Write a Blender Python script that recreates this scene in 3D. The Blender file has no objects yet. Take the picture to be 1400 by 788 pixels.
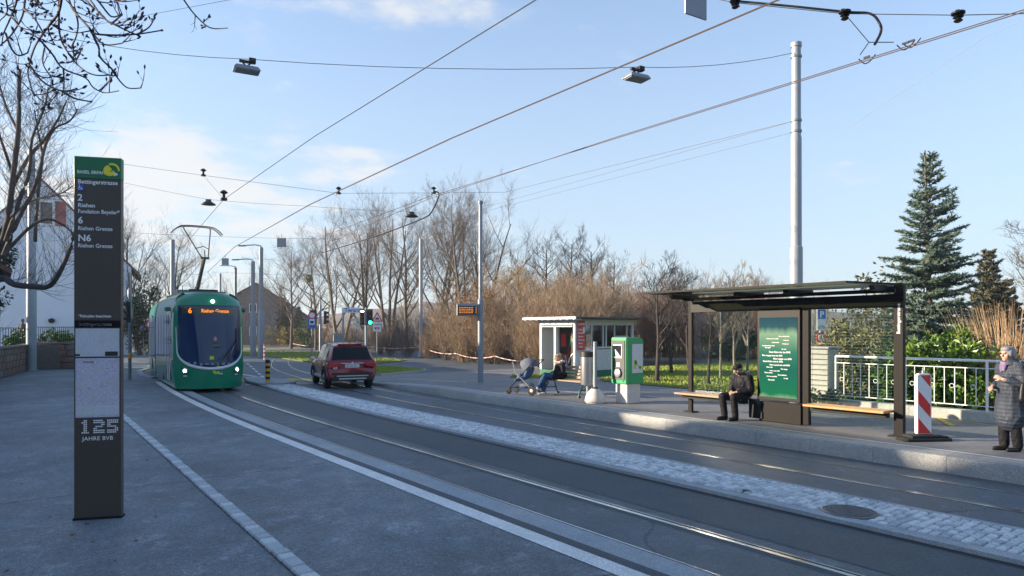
import bpy, bmesh, math, random
from math import sin, cos, pi, radians, sqrt, atan2
from mathutils import Vector, Matrix
import numpy as np

# ------------------------------------------------------------------ camera, sky, sun
SC = bpy.context.scene
COL = SC.collection
F, HC = 935.0, 2.2                       # focal length in photo pixels, eye height
TH = math.atan(700 / 935)                # the street runs along +Y; the camera looks this far to its east
CT, ST = cos(TH), sin(TH)
cam = bpy.data.cameras.new('camera')
cam.lens, cam.sensor_width = 36 * F / 1400, 36
cam.shift_y = 57 / 1400
cam.clip_start, cam.clip_end = 0.1, 5000
camo = bpy.data.objects.new('camera', cam)
camo.location, camo.rotation_euler = (0, 0, HC), (pi / 2, 0, -TH)
COL.objects.link(camo)
SC.camera = camo

SUN_EL = radians(13.5)
SUN_DIR = Vector((-0.80, 0.60, 0)).normalized()       # towards the sun, on the ground
SUN_AZ = atan2(SUN_DIR.x, SUN_DIR.y)                  # clockwise from +Y
W = bpy.data.worlds.new('World')
SC.world = W
W.use_nodes = True
nt = W.node_tree
bg = nt.nodes['Background']
sky = nt.nodes.new('ShaderNodeTexSky')
sky.sky_type = 'NISHITA'
sky.sun_disc = False
sky.sun_elevation, sky.sun_rotation = SUN_EL, SUN_AZ
sky.altitude, sky.air_density, sky.dust_density, sky.ozone_density = 300, 0.9, 0.5, 2.6
bg.inputs['Strength'].default_value = 0.15


def wn(t, **kw):
    n = nt.nodes.new(t)
    for k, v in kw.items():
        setattr(n, k, v)
    return n


def wl(a, b):
    nt.links.new(a, b)


# thin clouds: noise on a plane overhead, thick only in a few banks of the sky
tc = wn('ShaderNodeTexCoord')
sep = wn('ShaderNodeSeparateXYZ'); wl(tc.outputs['Generated'], sep.inputs[0])
mz = wn('ShaderNodeMath', operation='ADD'); wl(sep.outputs['Z'], mz.inputs[0]); mz.inputs[1].default_value = 0.12
dv = wn('ShaderNodeVectorMath', operation='DIVIDE'); wl(tc.outputs['Generated'], dv.inputs[0])
cmb = wn('ShaderNodeCombineXYZ')
for i in range(3):
    wl(mz.outputs[0], cmb.inputs[i])
wl(cmb.outputs[0], dv.inputs[1])
nz = wn('ShaderNodeTexNoise'); wl(dv.outputs[0], nz.inputs['Vector'])
nz.inputs['Scale'].default_value, nz.inputs['Detail'].default_value, nz.inputs['Roughness'].default_value = 2.6, 9, 0.62


def banks(px, py, wx, wy, amp):
    """A soft bank of cloud round the direction of a point of the sky: wide wx, high wy (radians)."""
    d = Vector(((px - 700) / F * CT + ST, -(px - 700) / F * ST + CT, (451 - py) / F)).normalized()
    up = Vector((0, 0, 1)); r = d.cross(up).normalized(); u = r.cross(d)
    outs = []
    for ax, wdt in ((r, wx), (u, wy)):
        n = wn('ShaderNodeVectorMath', operation='DOT_PRODUCT'); wl(tc.outputs['Generated'], n.inputs[0]); n.inputs[1].default_value = ax
        m = wn('ShaderNodeMath', operation='MULTIPLY'); wl(n.outputs['Value'], m.inputs[0]); m.inputs[1].default_value = 1 / wdt
        p = wn('ShaderNodeMath', operation='MULTIPLY'); wl(m.outputs[0], p.inputs[0]); wl(m.outputs[0], p.inputs[1])
        outs.append(p)
    fr = wn('ShaderNodeVectorMath', operation='DOT_PRODUCT'); wl(tc.outputs['Generated'], fr.inputs[0]); fr.inputs[1].default_value = d
    s = wn('ShaderNodeMath', operation='ADD'); wl(outs[0].outputs[0], s.inputs[0]); wl(outs[1].outputs[0], s.inputs[1])
    inv = wn('ShaderNodeMath', operation='MULTIPLY'); wl(s.outputs[0], inv.inputs[0]); inv.inputs[1].default_value = -1
    ex = wn('ShaderNodeMath', operation='EXPONENT'); wl(inv.outputs[0], ex.inputs[0])
    gt = wn('ShaderNodeMath', operation='GREATER_THAN'); wl(fr.outputs['Value'], gt.inputs[0]); gt.inputs[1].default_value = 0
    o = wn('ShaderNodeMath', operation='MULTIPLY'); wl(ex.outputs[0], o.inputs[0]); wl(gt.outputs[0], o.inputs[1])
    a = wn('ShaderNodeMath', operation='MULTIPLY'); wl(o.outputs[0], a.inputs[0]); a.inputs[1].default_value = amp
    return a.outputs[0]


acc = None
for b in ((580, 5, .14, .035, .30), (400, 8, .06, .014, .20), (250, 93, .07, .012, .16), (225, 225, .16, .05, .17),
          (480, 208, .05, .012, .25), (550, 240, .09, .014, .22), (300, 320, .40, .08, .19), (120, 230, .25, .10, .12)):
    o = banks(*b)
    if acc is None:
        acc = o
    else:
        s = wn('ShaderNodeMath', operation='ADD'); wl(acc, s.inputs[0]); wl(o, s.inputs[1]); acc = s.outputs[0]
sm = wn('ShaderNodeMath', operation='ADD'); wl(nz.outputs['Fac'], sm.inputs[0]); wl(acc, sm.inputs[1])
mr = wn('ShaderNodeMapRange', interpolation_type='SMOOTHSTEP'); wl(sm.outputs[0], mr.inputs['Value'])
mr.inputs['From Min'].default_value, mr.inputs['From Max'].default_value, mr.inputs['To Max'].default_value = 0.60, 0.86, 0.85
# a thin winter veil, densest towards the horizon, the same all the way round
vr = wn('ShaderNodeMapRange', interpolation_type='SMOOTHSTEP'); wl(sep.outputs['Z'], vr.inputs['Value'])
for k_, v_ in (('From Min', 0.0), ('From Max', 0.60), ('To Min', 0.80), ('To Max', 0.20)):
    vr.inputs[k_].default_value = v_
veil = wn('ShaderNodeMix', data_type='RGBA'); wl(vr.outputs['Result'], veil.inputs['Factor']); wl(sky.outputs[0], veil.inputs['A'])
veil.inputs['B'].default_value = (1.62, 1.86, 2.08, 1)
mx = wn('ShaderNodeMix', data_type='RGBA'); wl(mr.outputs['Result'], mx.inputs['Factor']); wl(veil.outputs['Result'], mx.inputs['A'])
mx.inputs['B'].default_value = (2.45, 2.45, 2.45, 1)
wl(mx.outputs['Result'], bg.inputs['Color'])

sd = bpy.data.lights.new('sun', 'SUN')
sd.energy, sd.angle, sd.color = 5.0, radians(0.53), (1.0, 0.82, 0.61)
so = bpy.data.objects.new('sun', sd)
so.rotation_euler = Vector((SUN_DIR.x * cos(SUN_EL), SUN_DIR.y * cos(SUN_EL), sin(SUN_EL))).to_track_quat('Z', 'Y').to_euler()
COL.objects.link(so)
SC.view_settings.view_transform, SC.view_settings.look = 'Standard', 'None'
SC.view_settings.exposure, SC.view_settings.gamma = 1.33, 1.0
SC.cycles.max_bounces, SC.cycles.transparent_max_bounces = 8, 16
SC.cycles.use_denoising = True

# ------------------------------------------------------------------ helpers
RND = random.Random(7)


def gnd(px, py, z0=0.0):
    """The ground point (height z0) seen at photo pixel px, py."""
    zc = F * (HC - z0) / (py - 451)
    xc = (px - 700) / F * zc
    return Vector((CT * xc + ST * zc, -ST * xc + CT * zc, z0))


def at(px, py, zc):
    """The point seen at photo pixel px, py, zc metres in front of the camera."""
    xc = (px - 700) / F * zc
    return Vector((CT * xc + ST * zc, -ST * xc + CT * zc, HC - (py - 451) / F * zc))


def sst(a, b, x):
    t = min(1, max(0, (x - a) / (b - a)))
    return t * t * (3 - 2 * t)


MATS = {}


def mat(name, col, rough=.6, metal=0., var=0., scale=6., bump=0., bscale=None, col2=None, spec=.5, emit=None, stretch=None, coord='Object', thr=None, coat=0., trans=0.):
    """A procedural material: base colour broken up by noise (towards col2, or darker and lighter), with optional bump."""
    m = bpy.data.materials.new(name)
    m.use_nodes = True
    t = m.node_tree
    p = t.nodes['Principled BSDF']
    c = tuple(col) + (1,)
    p.inputs['Base Color'].default_value = c
    p.inputs['Roughness'].default_value = rough
    p.inputs['Metallic'].default_value = metal
    p.inputs['Specular IOR Level'].default_value = spec
    p.inputs['Coat Weight'].default_value = coat
    p.inputs['Coat Roughness'].default_value = .05
    if trans:
        p.inputs['Transmission Weight'].default_value = trans
    if emit:
        p.inputs['Emission Color'].default_value = tuple(emit[0]) + (1,)
        p.inputs['Emission Strength'].default_value = emit[1]
    if var or bump:
        tcn = t.nodes.new('ShaderNodeTexCoord')
        src = tcn.outputs[coord]
        if stretch:
            mp = t.nodes.new('ShaderNodeMapping'); t.links.new(src, mp.inputs[0]); mp.inputs['Scale'].default_value = stretch
            src = mp.outputs[0]
        n = t.nodes.new('ShaderNodeTexNoise'); t.links.new(src, n.inputs['Vector'])
        n.inputs['Scale'].default_value, n.inputs['Detail'].default_value, n.inputs['Roughness'].default_value = scale, 6, .62
        if var:
            r = t.nodes.new('ShaderNodeMapRange'); t.links.new(n.outputs['Fac'], r.inputs['Value'])
            lo, hi = thr or (.3, .7)
            r.inputs['From Min'].default_value, r.inputs['From Max'].default_value = lo, hi
            mxn = t.nodes.new('ShaderNodeMix'); mxn.data_type = 'RGBA'
            t.links.new(r.outputs[0], mxn.inputs['Factor'])
            if col2:
                mxn.inputs['A'].default_value, mxn.inputs['B'].default_value = c, tuple(col2) + (1,)
            else:
                mxn.inputs['A'].default_value = tuple(x * (1 - var) for x in col) + (1,)
                mxn.inputs['B'].default_value = tuple(min(1, x * (1 + var)) for x in col) + (1,)
            t.links.new(mxn.outputs['Result'], p.inputs['Base Color'])
        if bump:
            n2 = t.nodes.new('ShaderNodeTexNoise'); t.links.new(src, n2.inputs['Vector'])
            n2.inputs['Scale'].default_value, n2.inputs['Detail'].default_value = bscale or scale * 4, 4
            b = t.nodes.new('ShaderNodeBump'); t.links.new(n2.outputs['Fac'], b.inputs['Height'])
            b.inputs['Strength'].default_value, b.inputs['Distance'].default_value = bump, .02
            t.links.new(b.outputs[0], p.inputs['Normal'])
    MATS[name] = m
    return m


def asphalt(name, base, warm, patch=.35, grain=.5, rough=.85, crack=0):
    """Asphalt: wide tone patches, fine aggregate speckle and bleached specks, with relief."""
    m = bpy.data.materials.new(name); m.use_nodes = True
    t = m.node_tree; p = t.nodes['Principled BSDF']
    g = t.nodes.new('ShaderNodeNewGeometry')

    def noise(sc, det, ro=.6):
        n = t.nodes.new('ShaderNodeTexNoise'); t.links.new(g.outputs['Position'], n.inputs['Vector'])
        n.inputs['Scale'].default_value, n.inputs['Detail'].default_value, n.inputs['Roughness'].default_value = sc, det, ro
        return n

    def rng(src, a, b, c, d):
        r = t.nodes.new('ShaderNodeMapRange'); t.links.new(src, r.inputs['Value'])
        for k, v in zip(('From Min', 'From Max', 'To Min', 'To Max'), (a, b, c, d)):
            r.inputs[k].default_value = v
        return r.outputs[0]

    def mul(a, b):
        n = t.nodes.new('ShaderNodeMath'); n.operation = 'MULTIPLY'; t.links.new(a, n.inputs[0]); t.links.new(b, n.inputs[1])
        return n.outputs[0]
    big = rng(noise(.33, 5).outputs['Fac'], .3, .7, 1 - patch, 1 + patch)
    mid = rng(noise(2.6, 5, .7).outputs['Fac'], .3, .7, 1 - patch * .6, 1 + patch * .6)
    fine = noise(75, 3, .8)
    fi = rng(fine.outputs['Fac'], .3, .7, 1 - grain, 1 + grain)
    vo = t.nodes.new('ShaderNodeTexVoronoi'); t.links.new(g.outputs['Position'], vo.inputs['Vector']); vo.inputs['Scale'].default_value = 55
    sp = rng(vo.outputs['Distance'], .06, .28, 2.6, 1.0)
    grit = rng(noise(17, 3, .7).outputs['Fac'], .3, .7, 1 - patch * .75, 1 + patch * .75)
    k = mul(mul(mul(mul(big, mid), fi), sp), grit)
    rp = t.nodes.new('ShaderNodeMix'); rp.data_type = 'RGBA'
    t.links.new(rng(noise(.9, 4).outputs['Fac'], .35, .65, 0, 1), rp.inputs['Factor'])
    rp.inputs['A'].default_value, rp.inputs['B'].default_value = tuple(base) + (1,), tuple(warm) + (1,)
    sc = t.nodes.new('ShaderNodeVectorMath'); sc.operation = 'SCALE'
    t.links.new(rp.outputs['Result'], sc.inputs[0]); t.links.new(k, sc.inputs['Scale'])
    last = sc.outputs[0]
    if crack:
        nd = noise(1.3, 5, .7)
        ad = t.nodes.new('ShaderNodeVectorMath'); ad.operation = 'MULTIPLY_ADD'; t.links.new(nd.outputs['Color'], ad.inputs[0]); ad.inputs[1].default_value = (.55, .55, 0); t.links.new(g.outputs['Position'], ad.inputs[2])
        v2 = t.nodes.new('ShaderNodeTexVoronoi'); v2.feature = 'DISTANCE_TO_EDGE'; t.links.new(ad.outputs[0], v2.inputs['Vector']); v2.inputs['Scale'].default_value = .16
        kk = rng(v2.outputs['Distance'], .0012, .0038, crack, 1.0)
        s2 = t.nodes.new('ShaderNodeVectorMath'); s2.operation = 'SCALE'; t.links.new(last, s2.inputs[0]); t.links.new(kk, s2.inputs['Scale'])
        last = s2.outputs[0]
        # dried stains and pale scuffs
        st_ = rng(noise(1.9, 6, .75).outputs['Fac'], .56, .74, 1.0, 2.0)
        s3 = t.nodes.new('ShaderNodeVectorMath'); s3.operation = 'SCALE'; t.links.new(last, s3.inputs[0]); t.links.new(st_, s3.inputs['Scale'])
        last = s3.outputs[0]
        v3 = t.nodes.new('ShaderNodeTexVoronoi'); t.links.new(g.outputs['Position'], v3.inputs['Vector']); v3.inputs['Scale'].default_value = 15
        s4 = t.nodes.new('ShaderNodeVectorMath'); s4.operation = 'SCALE'; t.links.new(last, s4.inputs[0]); t.links.new(rng(v3.outputs['Distance'], .05, .17, 1.75, 1.0), s4.inputs['Scale'])
        last = s4.outputs[0]
    t.links.new(last, p.inputs['Base Color'])
    p.inputs['Roughness'].default_value = rough
    p.inputs['Specular IOR Level'].default_value = .35
    b = t.nodes.new('ShaderNodeBump'); t.links.new(fine.outputs['Fac'], b.inputs['Height'])
    b.inputs['Strength'].default_value, b.inputs['Distance'].default_value = .55, .008
    t.links.new(b.outputs[0], p.inputs['Normal'])
    MATS[name] = m
    return m


def glass(name, tint=(.9, .96, .93), lines=False, refl=1.0):
    """Pane glass: clear with a faint tint, mirrors more at a grazing angle."""
    m = bpy.data.materials.new(name); m.use_nodes = True
    t = m.node_tree; t.nodes.clear()
    out = t.nodes.new('ShaderNodeOutputMaterial')
    tr = t.nodes.new('ShaderNodeBsdfTransparent'); tr.inputs[0].default_value = tuple(tint) + (1,)
    gl = t.nodes.new('ShaderNodeBsdfGlossy'); gl.inputs['Roughness'].default_value = .02
    fr = t.nodes.new('ShaderNodeFresnel'); fr.inputs[0].default_value = 1.45
    k = t.nodes.new('ShaderNodeMath'); k.operation = 'MULTIPLY'; t.links.new(fr.outputs[0], k.inputs[0]); k.inputs[1].default_value = refl
    mi = t.nodes.new('ShaderNodeMixShader')
    t.links.new(k.outputs[0], mi.inputs[0]); t.links.new(tr.outputs[0], mi.inputs[1]); t.links.new(gl.outputs[0], mi.inputs[2])
    last = mi
    if lines:                                   # printed bird-protection lines on the pane
        tcn = t.nodes.new('ShaderNodeTexCoord'); sp = t.nodes.new('ShaderNodeSeparateXYZ'); t.links.new(tcn.outputs['Object'], sp.inputs[0])
        a = t.nodes.new('ShaderNodeMath'); a.operation = 'MULTIPLY'; t.links.new(sp.outputs['Z'], a.inputs[0]); a.inputs[1].default_value = 17
        f = t.nodes.new('ShaderNodeMath'); f.operation = 'FRACT'; t.links.new(a.outputs[0], f.inputs[0])
        l = t.nodes.new('ShaderNodeMath'); l.operation = 'LESS_THAN'; t.links.new(f.outputs[0], l.inputs[0]); l.inputs[1].default_value = .13
        h = t.nodes.new('ShaderNodeMath'); h.operation = 'MULTIPLY'; t.links.new(l.outputs[0], h.inputs[0]); h.inputs[1].default_value = .06
        df = t.nodes.new('ShaderNodeBsdfDiffuse'); df.inputs[0].default_value = (.35, .55, .47, 1)
        m2 = t.nodes.new('ShaderNodeMixShader')
        t.links.new(h.outputs[0], m2.inputs[0]); t.links.new(mi.outputs[0], m2.inputs[1]); t.links.new(df.outputs[0], m2.inputs[2])
        last = m2
    t.links.new(last.outputs[0], out.inputs[0])
    MATS[name] = m
    return m


class MB:
    """Collects shapes for ONE mesh object."""
    def __init__(s):
        s.v, s.f = [], []

    def add(s, vs, fs, M=None):
        k = len(s.v)
        s.v += [tuple(M @ Vector(v)) if M else tuple(v) for v in vs]
        s.f += [tuple(i + k for i in f) for f in fs]
        return s

    def box(s, c, d, M=None, rz=0):
        x, y, z = d[0] / 2, d[1] / 2, d[2] / 2
        T = Matrix.Translation(c) @ Matrix.Rotation(rz, 4, 'Z')
        if M:
            T = M @ T
        return s.add([(i * x, j * y, k * z) for k in (-1, 1) for j in (-1, 1) for i in (-1, 1)],
                     [(0, 2, 3, 1), (4, 5, 7, 6), (0, 1, 5, 4), (1, 3, 7, 5), (3, 2, 6, 7), (2, 0, 4, 6)], T)

    def bar(s, a, b, w, h):
        """A square bar from a to b."""
        a, b = Vector(a), Vector(b)
        q = (b - a).to_track_quat('Y', 'Z').to_matrix().to_4x4()
        return s.box((0, (b - a).length / 2, 0), (w, (b - a).length, h), Matrix.Translation(a) @ q)

    def tube(s, pts, r, n=8, cap=True, flat=1.):
        pts = [Vector(p) for p in pts]
        rs = r if isinstance(r, (list, tuple)) else [r] * len(pts)
        k = len(s.v)
        x = None
        for i, p in enumerate(pts):
            d = (pts[min(i + 1, len(pts) - 1)] - pts[max(i - 1, 0)]).normalized()
            if x is None:
                x = d.cross(Vector((.13, .29, .95) if abs(d.z) < .9 else (1, .1, 0))).normalized()
            else:
                x = (x - d * x.dot(d)).normalized()
            y = d.cross(x)
            for j in range(n):
                a = 2 * pi * (j + .5) / n
                s.v.append(tuple(p + (x * cos(a) + y * sin(a) * flat) * rs[i]))
        for i in range(len(pts) - 1):
            for j in range(n):
                a, b = k + i * n + j, k + i * n + (j + 1) % n
                s.f.append((a, b, b + n, a + n))
        if cap:
            s.f.append(tuple(range(k + n - 1, k - 1, -1)))
            e = k + (len(pts) - 1) * n
            s.f.append(tuple(range(e, e + n)))
        return s

    def lathe(s, prof, n=24, c=(0, 0, 0), axis='Z'):
        k = len(s.v)
        for (r, z) in prof:
            for j in range(n):
                a = 2 * pi * j / n
                q = (r * cos(a), r * sin(a), z)
                if axis == 'X':
                    q = (q[2], q[0], q[1])
                elif axis == 'Y':
                    q = (q[1], q[2], q[0])
                s.v.append((q[0] + c[0], q[1] + c[1], q[2] + c[2]))
        for i in range(len(prof) - 1):
            for j in range(n):
                a, b = k + i * n + j, k + i * n + (j + 1) % n
                s.f.append((a, b, b + n, a + n))
        s.f.append(tuple(range(k + n - 1, k - 1, -1)))
        e = k + (len(prof) - 1) * n
        s.f.append(tuple(range(e, e + n)))
        return s

    def prism(s, poly, z0, z1, M=None):
        """An outline in x, y raised from z0 to z1."""
        n = len(poly)
        vs = [(p[0], p[1], z0) for p in poly] + [(p[0], p[1], z1) for p in poly]
        fs = [tuple(range(n - 1, -1, -1)), tuple(range(n, 2 * n))] + [(i, (i + 1) % n, n + (i + 1) % n, n + i) for i in range(n)]
        return s.add(vs, fs, M)

    def grid(s, rows):
        """rows of points -> quads."""
        k, n = len(s.v), len(rows[0])
        for r in rows:
            s.v += [tuple(p) for p in r]
        for i in range(len(rows) - 1):
            for j in range(n - 1):
                a = k + i * n + j
                s.f.append((a, a + 1, a + n + 1, a + n))
        return s

    def ico(s, c, r, sub=2, sq=(1, 1, 1), jit=0., seed=0):
        b = bmesh.new(); bmesh.ops.create_icosphere(b, subdivisions=sub, radius=1)
        R = random.Random(seed)
        vs = [(c[0] + v.co.x * r * sq[0] * (1 + R.uniform(-jit, jit)), c[1] + v.co.y * r * sq[1] * (1 + R.uniform(-jit, jit)), c[2] + v.co.z * r * sq[2] * (1 + R.uniform(-jit, jit))) for v in b.verts]
        fs = [tuple(v.index for v in f.verts) for f in b.faces]
        b.free()
        return s.add(vs, fs)

    def build(s, name, m, parent=None, smooth=None, bevel=0., solid=0., seg=1):
        me = bpy.data.meshes.new(name)
        me.from_pydata(s.v, [], s.f)
        b = bmesh.new(); b.from_mesh(me)
        if bevel or solid or smooth is not None:
            bmesh.ops.recalc_face_normals(b, faces=b.faces)
        if bevel:
            ed = [e for e in b.edges if len(e.link_faces) == 2 and e.calc_face_angle(0) > .6]
            bmesh.ops.bevel(b, geom=ed, offset=bevel, segments=seg, affect='EDGES', clamp_overlap=True)
        b.to_mesh(me); b.free()
        if smooth is not None:
            me.polygons.foreach_set('use_smooth', [True] * len(me.polygons))
            me.set_sharp_from_angle(angle=radians(smooth))
        return link(name, me, m, parent)


def link(name, me, m=None, parent=None):
    o = bpy.data.objects.new(name, me)
    COL.objects.link(o)
    if parent:
        o.parent = parent
    if m:
        m = MATS[m] if isinstance(m, str) else m
        if len(me.materials) == 0:
            me.materials.append(m)
    return o


def tag(o, label=None, cat=None, group=None, kind=None):
    for k, v in (('label', label), ('category', cat), ('group', group), ('kind', kind)):
        if v:
            o[k] = v
    return o


def thing(name, label, cat, loc=(0, 0, 0), rz=0, group=None, parent=None):
    o = bpy.data.objects.new(name, None)
    o.empty_display_size = .2
    COL.objects.link(o)
    o.location, o.rotation_euler = loc, (0, 0, rz)
    return tag(o, label, cat, group)


def copy_tree(o, parent=None):
    c = o.copy(); COL.objects.link(c); c.parent = parent
    for ch in [x for x in o.children]:
        copy_tree(ch, c)
    return c


def pieces(name, m, parent, items, bevel=0., kind=None):
    """Alike pieces: each item (matrix, size) becomes an object sharing one unit block."""
    return [MB().box((0, 0, 0), d).build(name, m, parent, bevel=bevel) if not M else _pm(name, m, parent, M, d, bevel) for M, d in items]


_PC = {}


def piece(name, m, parent, loc, d, rz=0, bevel=0., rot=None):
    """One block of size d at loc; blocks of the same size share their mesh."""
    key = (name, m, tuple(round(x, 4) for x in d), bevel)
    if key not in _PC:
        o = MB().box((0, 0, 0), d).build(name, m, None, bevel=bevel)
        _PC[key] = o.data
    else:
        o = link(name, _PC[key])
    o.parent = parent
    o.location = loc
    o.rotation_euler = rot or (0, 0, rz)
    return o


def text(name, body, size, m, parent, loc, rot=(pi / 2, 0, 0), align='LEFT', bold=.0, sx=1., depth=0.0, sp=1.):
    cu = bpy.data.curves.new('lettering', 'FONT')
    cu.body, cu.size, cu.align_x, cu.offset, cu.resolution_u, cu.extrude = body, size, align, bold, 2, depth
    cu.space_character = sp
    tmp = bpy.data.objects.new('lettering', cu)
    COL.objects.link(tmp)
    bpy.context.view_layer.update()
    me = bpy.data.meshes.new_from_object(tmp.evaluated_get(bpy.context.evaluated_depsgraph_get()))
    bpy.data.objects.remove(tmp); bpy.data.curves.remove(cu)
    me.name = name
    me.materials.clear()
    o = link(name, me, m, parent)
    o.location, o.rotation_euler, o.scale = loc, rot, (sx, 1, 1)
    return o


def cv(y):
    """How far the track has curved east at y."""
    return .0026 * max(0, min(y, 62) - 14) ** 2 + (.25 * (y - 62) if y > 62 else 0)


def ribbon(name, path, o0, o1, z, m, parent=None, drop=None):
    """A strip along path between side offsets o0 and o1 (east of the path's direction positive)."""
    mb = MB()
    P = [Vector((p[0], p[1])) for p in path]
    ra, rb = [], []
    for i, p in enumerate(P):
        d = (P[min(i + 1, len(P) - 1)] - P[max(i - 1, 0)]).normalized()
        n = Vector((d.y, -d.x))
        zz = z(p.y) if callable(z) else z
        ra.append((p.x + n.x * o0, p.y + n.y * o0, zz)); rb.append((p.x + n.x * o1, p.y + n.y * o1, zz))
    rows = [ra, rb]
    if drop:
        rows = [[(q[0], q[1], q[2] - drop) for q in ra], ra, rb, [(q[0], q[1], q[2] - drop) for q in rb]]
    mb.grid(list(zip(*rows)))
    for i, f in enumerate(mb.f):
        mb.f[i] = tuple(reversed(f))
    return mb.build(name, m, parent)


def catmull(pts, n=8):
    out = []
    P = [Vector(p) for p in pts]
    for i in range(len(P) - 1):
        p0, p1, p2, p3 = P[max(i - 1, 0)], P[i], P[i + 1], P[min(i + 2, len(P) - 1)]
        for k in range(n):
            t = k / n
            out.append(.5 * (2 * p1 + (p2 - p0) * t + (2 * p0 - 5 * p1 + 4 * p2 - p3) * t * t + (3 * p1 - p0 - 3 * p2 + p3) * t ** 3))
    out.append(P[-1])
    return out


# ------------------------------------------------------------------ materials
asphalt('sidewalk_asphalt', (.122, .150, .176), (.146, .162, .176), .34, .6, .62, crack=.35)
asphalt('road_asphalt', (.082, .104, .124), (.098, .110, .120), .22, .42, .60, crack=.55)
asphalt('plaza_asphalt', (.175, .176, .180), (.205, .196, .188), .18, .35, .65)
asphalt('dark_asphalt', (.058, .073, .088), (.070, .080, .088), .15, .45, .65)
asphalt('concrete_strip', (.27, .31, .35), (.32, .34, .35), .14, .16, .75)
asphalt('granite', (.27, .28, .28), (.34, .33, .31), .16, .55, .8)
asphalt('white_paint', (.60, .61, .61), (.66, .66, .65), .14, .16, .7)
asphalt('yellow_paint', (.58, .40, .04), (.52, .38, .06), .16, .2, .7)
asphalt('soil', (.075, .060, .042), (.10, .085, .05), .3, .5, .95)
asphalt('concrete', (.34, .335, .32), (.40, .39, .36), .14, .18, .85)
mat('rail_steel', (.55, .56, .58), .22, 1., var=.15, scale=4)
mat('rail_groove', (.012, .012, .012), .9)
mat('sett_light', (.58, .63, .67), .75, var=.3, scale=9, bump=.6, bscale=40, coord='Generated')
mat('sett_mid', (.45, .49, .53), .75, var=.3, scale=9, bump=.6, bscale=40, coord='Generated')
mat('sett_pale', (.72, .74, .76), .75, var=.25, scale=9, bump=.6, bscale=40, coord='Generated')
mat('joint', (.30, .32, .34), .95, var=.3, scale=30)
mat('cover_iron', (.13, .14, .15), .5, .3, var=.25, scale=20, bump=.3)
mat('joint_dark', (.055, .058, .060), .95, var=.3, scale=30)
mat('iron', (.05, .052, .055), .55, .6, var=.25, scale=20, bump=.3)
mat('grass_ground', (.11, .155, .028), .95, var=.3, scale=1.2, bump=.8, bscale=60, col2=(.17, .18, .042), coord='Object')
mat('grass_blade', (.19, .28, .030), .7, var=.3, scale=.8, col2=(.32, .35, .05), coord='Object')
mat('galvanised', (.22, .245, .28), .5, .25, var=.10, scale=5)
mat('galvanised_pale', (.28, .31, .35), .5, .15, var=.07, scale=4)
mat('bronze', (.0095, .0082, .0080), .55, 0, var=.12, scale=3, spec=.16)
mat('bronze_sign', (.082, .064, .055), .40, .25, var=.06, scale=2)
mat('black_metal', (.010, .011, .013), .5, 0, var=.2, scale=8, spec=.2)
mat('black_plastic', (.012, .012, .013), .5, var=.2, scale=10)
mat('rubber', (.018, .018, .018), .8, var=.25, scale=20)
mat('white_coat', (.78, .78, .77), .5, var=.04, scale=3)
mat('white_letter', (.80, .80, .80), .6)
mat('tram_green', (.004, .205, .105), .24, var=.06, scale=1.5, coat=.35)
mat('tram_dark', (.010, .020, .018), .25, coat=.4)
mat('tram_glass', (.008, .030, .090), .05, spec=.42)
mat('tram_trim', (.62, .64, .65), .35, .3)
mat('tram_roof', (.13, .17, .16), .5, var=.15, scale=4)
mat('header_green', (.008, .15, .055), .45)
mat('logo_yellow', (.78, .68, .03), .5)
mat('logo_lime', (.45, .62, .03), .5)
mat('amber_led', (.9, .25, .02), .5, emit=((1, .26, .03), .62))
mat('amber_dim', (.55, .20, .03), .5, emit=((1, .30, .05), .35))
mat('lamp_white', (.95, .93, .86), .2, emit=((1, .95, .85), 6))
mat('lamp_glow_green', (.05, .8, .4), .3, emit=((.03, .95, .45), 2.6))
mat('sign_blue', (.012, .13, .50), .45)
mat('sign_red', (.62, .03, .035), .45)
mat('sign_white', (.75, .76, .77), .45)
mat('sign_black', (.02, .02, .02), .5)
mat('beacon_red', (.62, .035, .03), .4)
mat('car_red', (.20, .006, .014), .24, .2, var=.05, scale=2, coat=.5)
mat('car_glass', (.006, .010, .014), .06, spec=.28)
mat('chrome', (.65, .66, .68), .15, 1.)
mat('tail_red', (.40, .010, .012), .2, coat=.7)
mat('silver_trim', (.42, .43, .45), .35, .6)
mat('plate', (.62, .63, .63), .5)
mat('bollard_yellow', (.80, .42, .015), .45)
mat('brushed', (.42, .43, .44), .32, .85, var=.1, scale=3, stretch=(1, 1, 20))
mat('machine_green', (.006, .30, .10), .35, var=.05, scale=2)
mat('machine_face', (.060, .068, .066), .6, 0, var=.12, scale=6)
mat('pedestal_pink', (.60, .54, .49), .8, var=.08, scale=8, bump=.2)
mat('wood_bench', (.34, .25, .17), .65, var=.25, scale=4, stretch=(1, 12, 12), bump=.15)
mat('wood_orange', (.50, .27, .10), .5, var=.2, scale=3, stretch=(1, 10, 10))
mat('bench_green', (.015, .055, .045), .5)
mat('kiosk_white', (.62, .64, .66), .6, var=.06, scale=4)
mat('kiosk_green', (.01, .15, .075), .6)
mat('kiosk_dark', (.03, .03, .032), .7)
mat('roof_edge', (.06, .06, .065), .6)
mat('house_white', (.62, .68, .76), .85, var=.04, scale=.7, bump=.12, bscale=30)
mat('house_cream', (.55, .50, .42), .85, var=.06, scale=.6, bump=.1, bscale=30)
mat('roof_tile', (.17, .085, .06), .8, var=.3, scale=3)
mat('sandstone', (.20, .115, .095), .9, var=.35, scale=3, bump=.6, bscale=25)
mat('sandstone_grey', (.20, .16, .14), .9, var=.35, scale=3, bump=.6, bscale=25)
mat('mortar', (.16, .13, .115), .95, var=.2, scale=8)
mat('window_dark', (.02, .025, .03), .08, spec=.7)
mat('shutter_red', (.33, .09, .09), .7)
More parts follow.
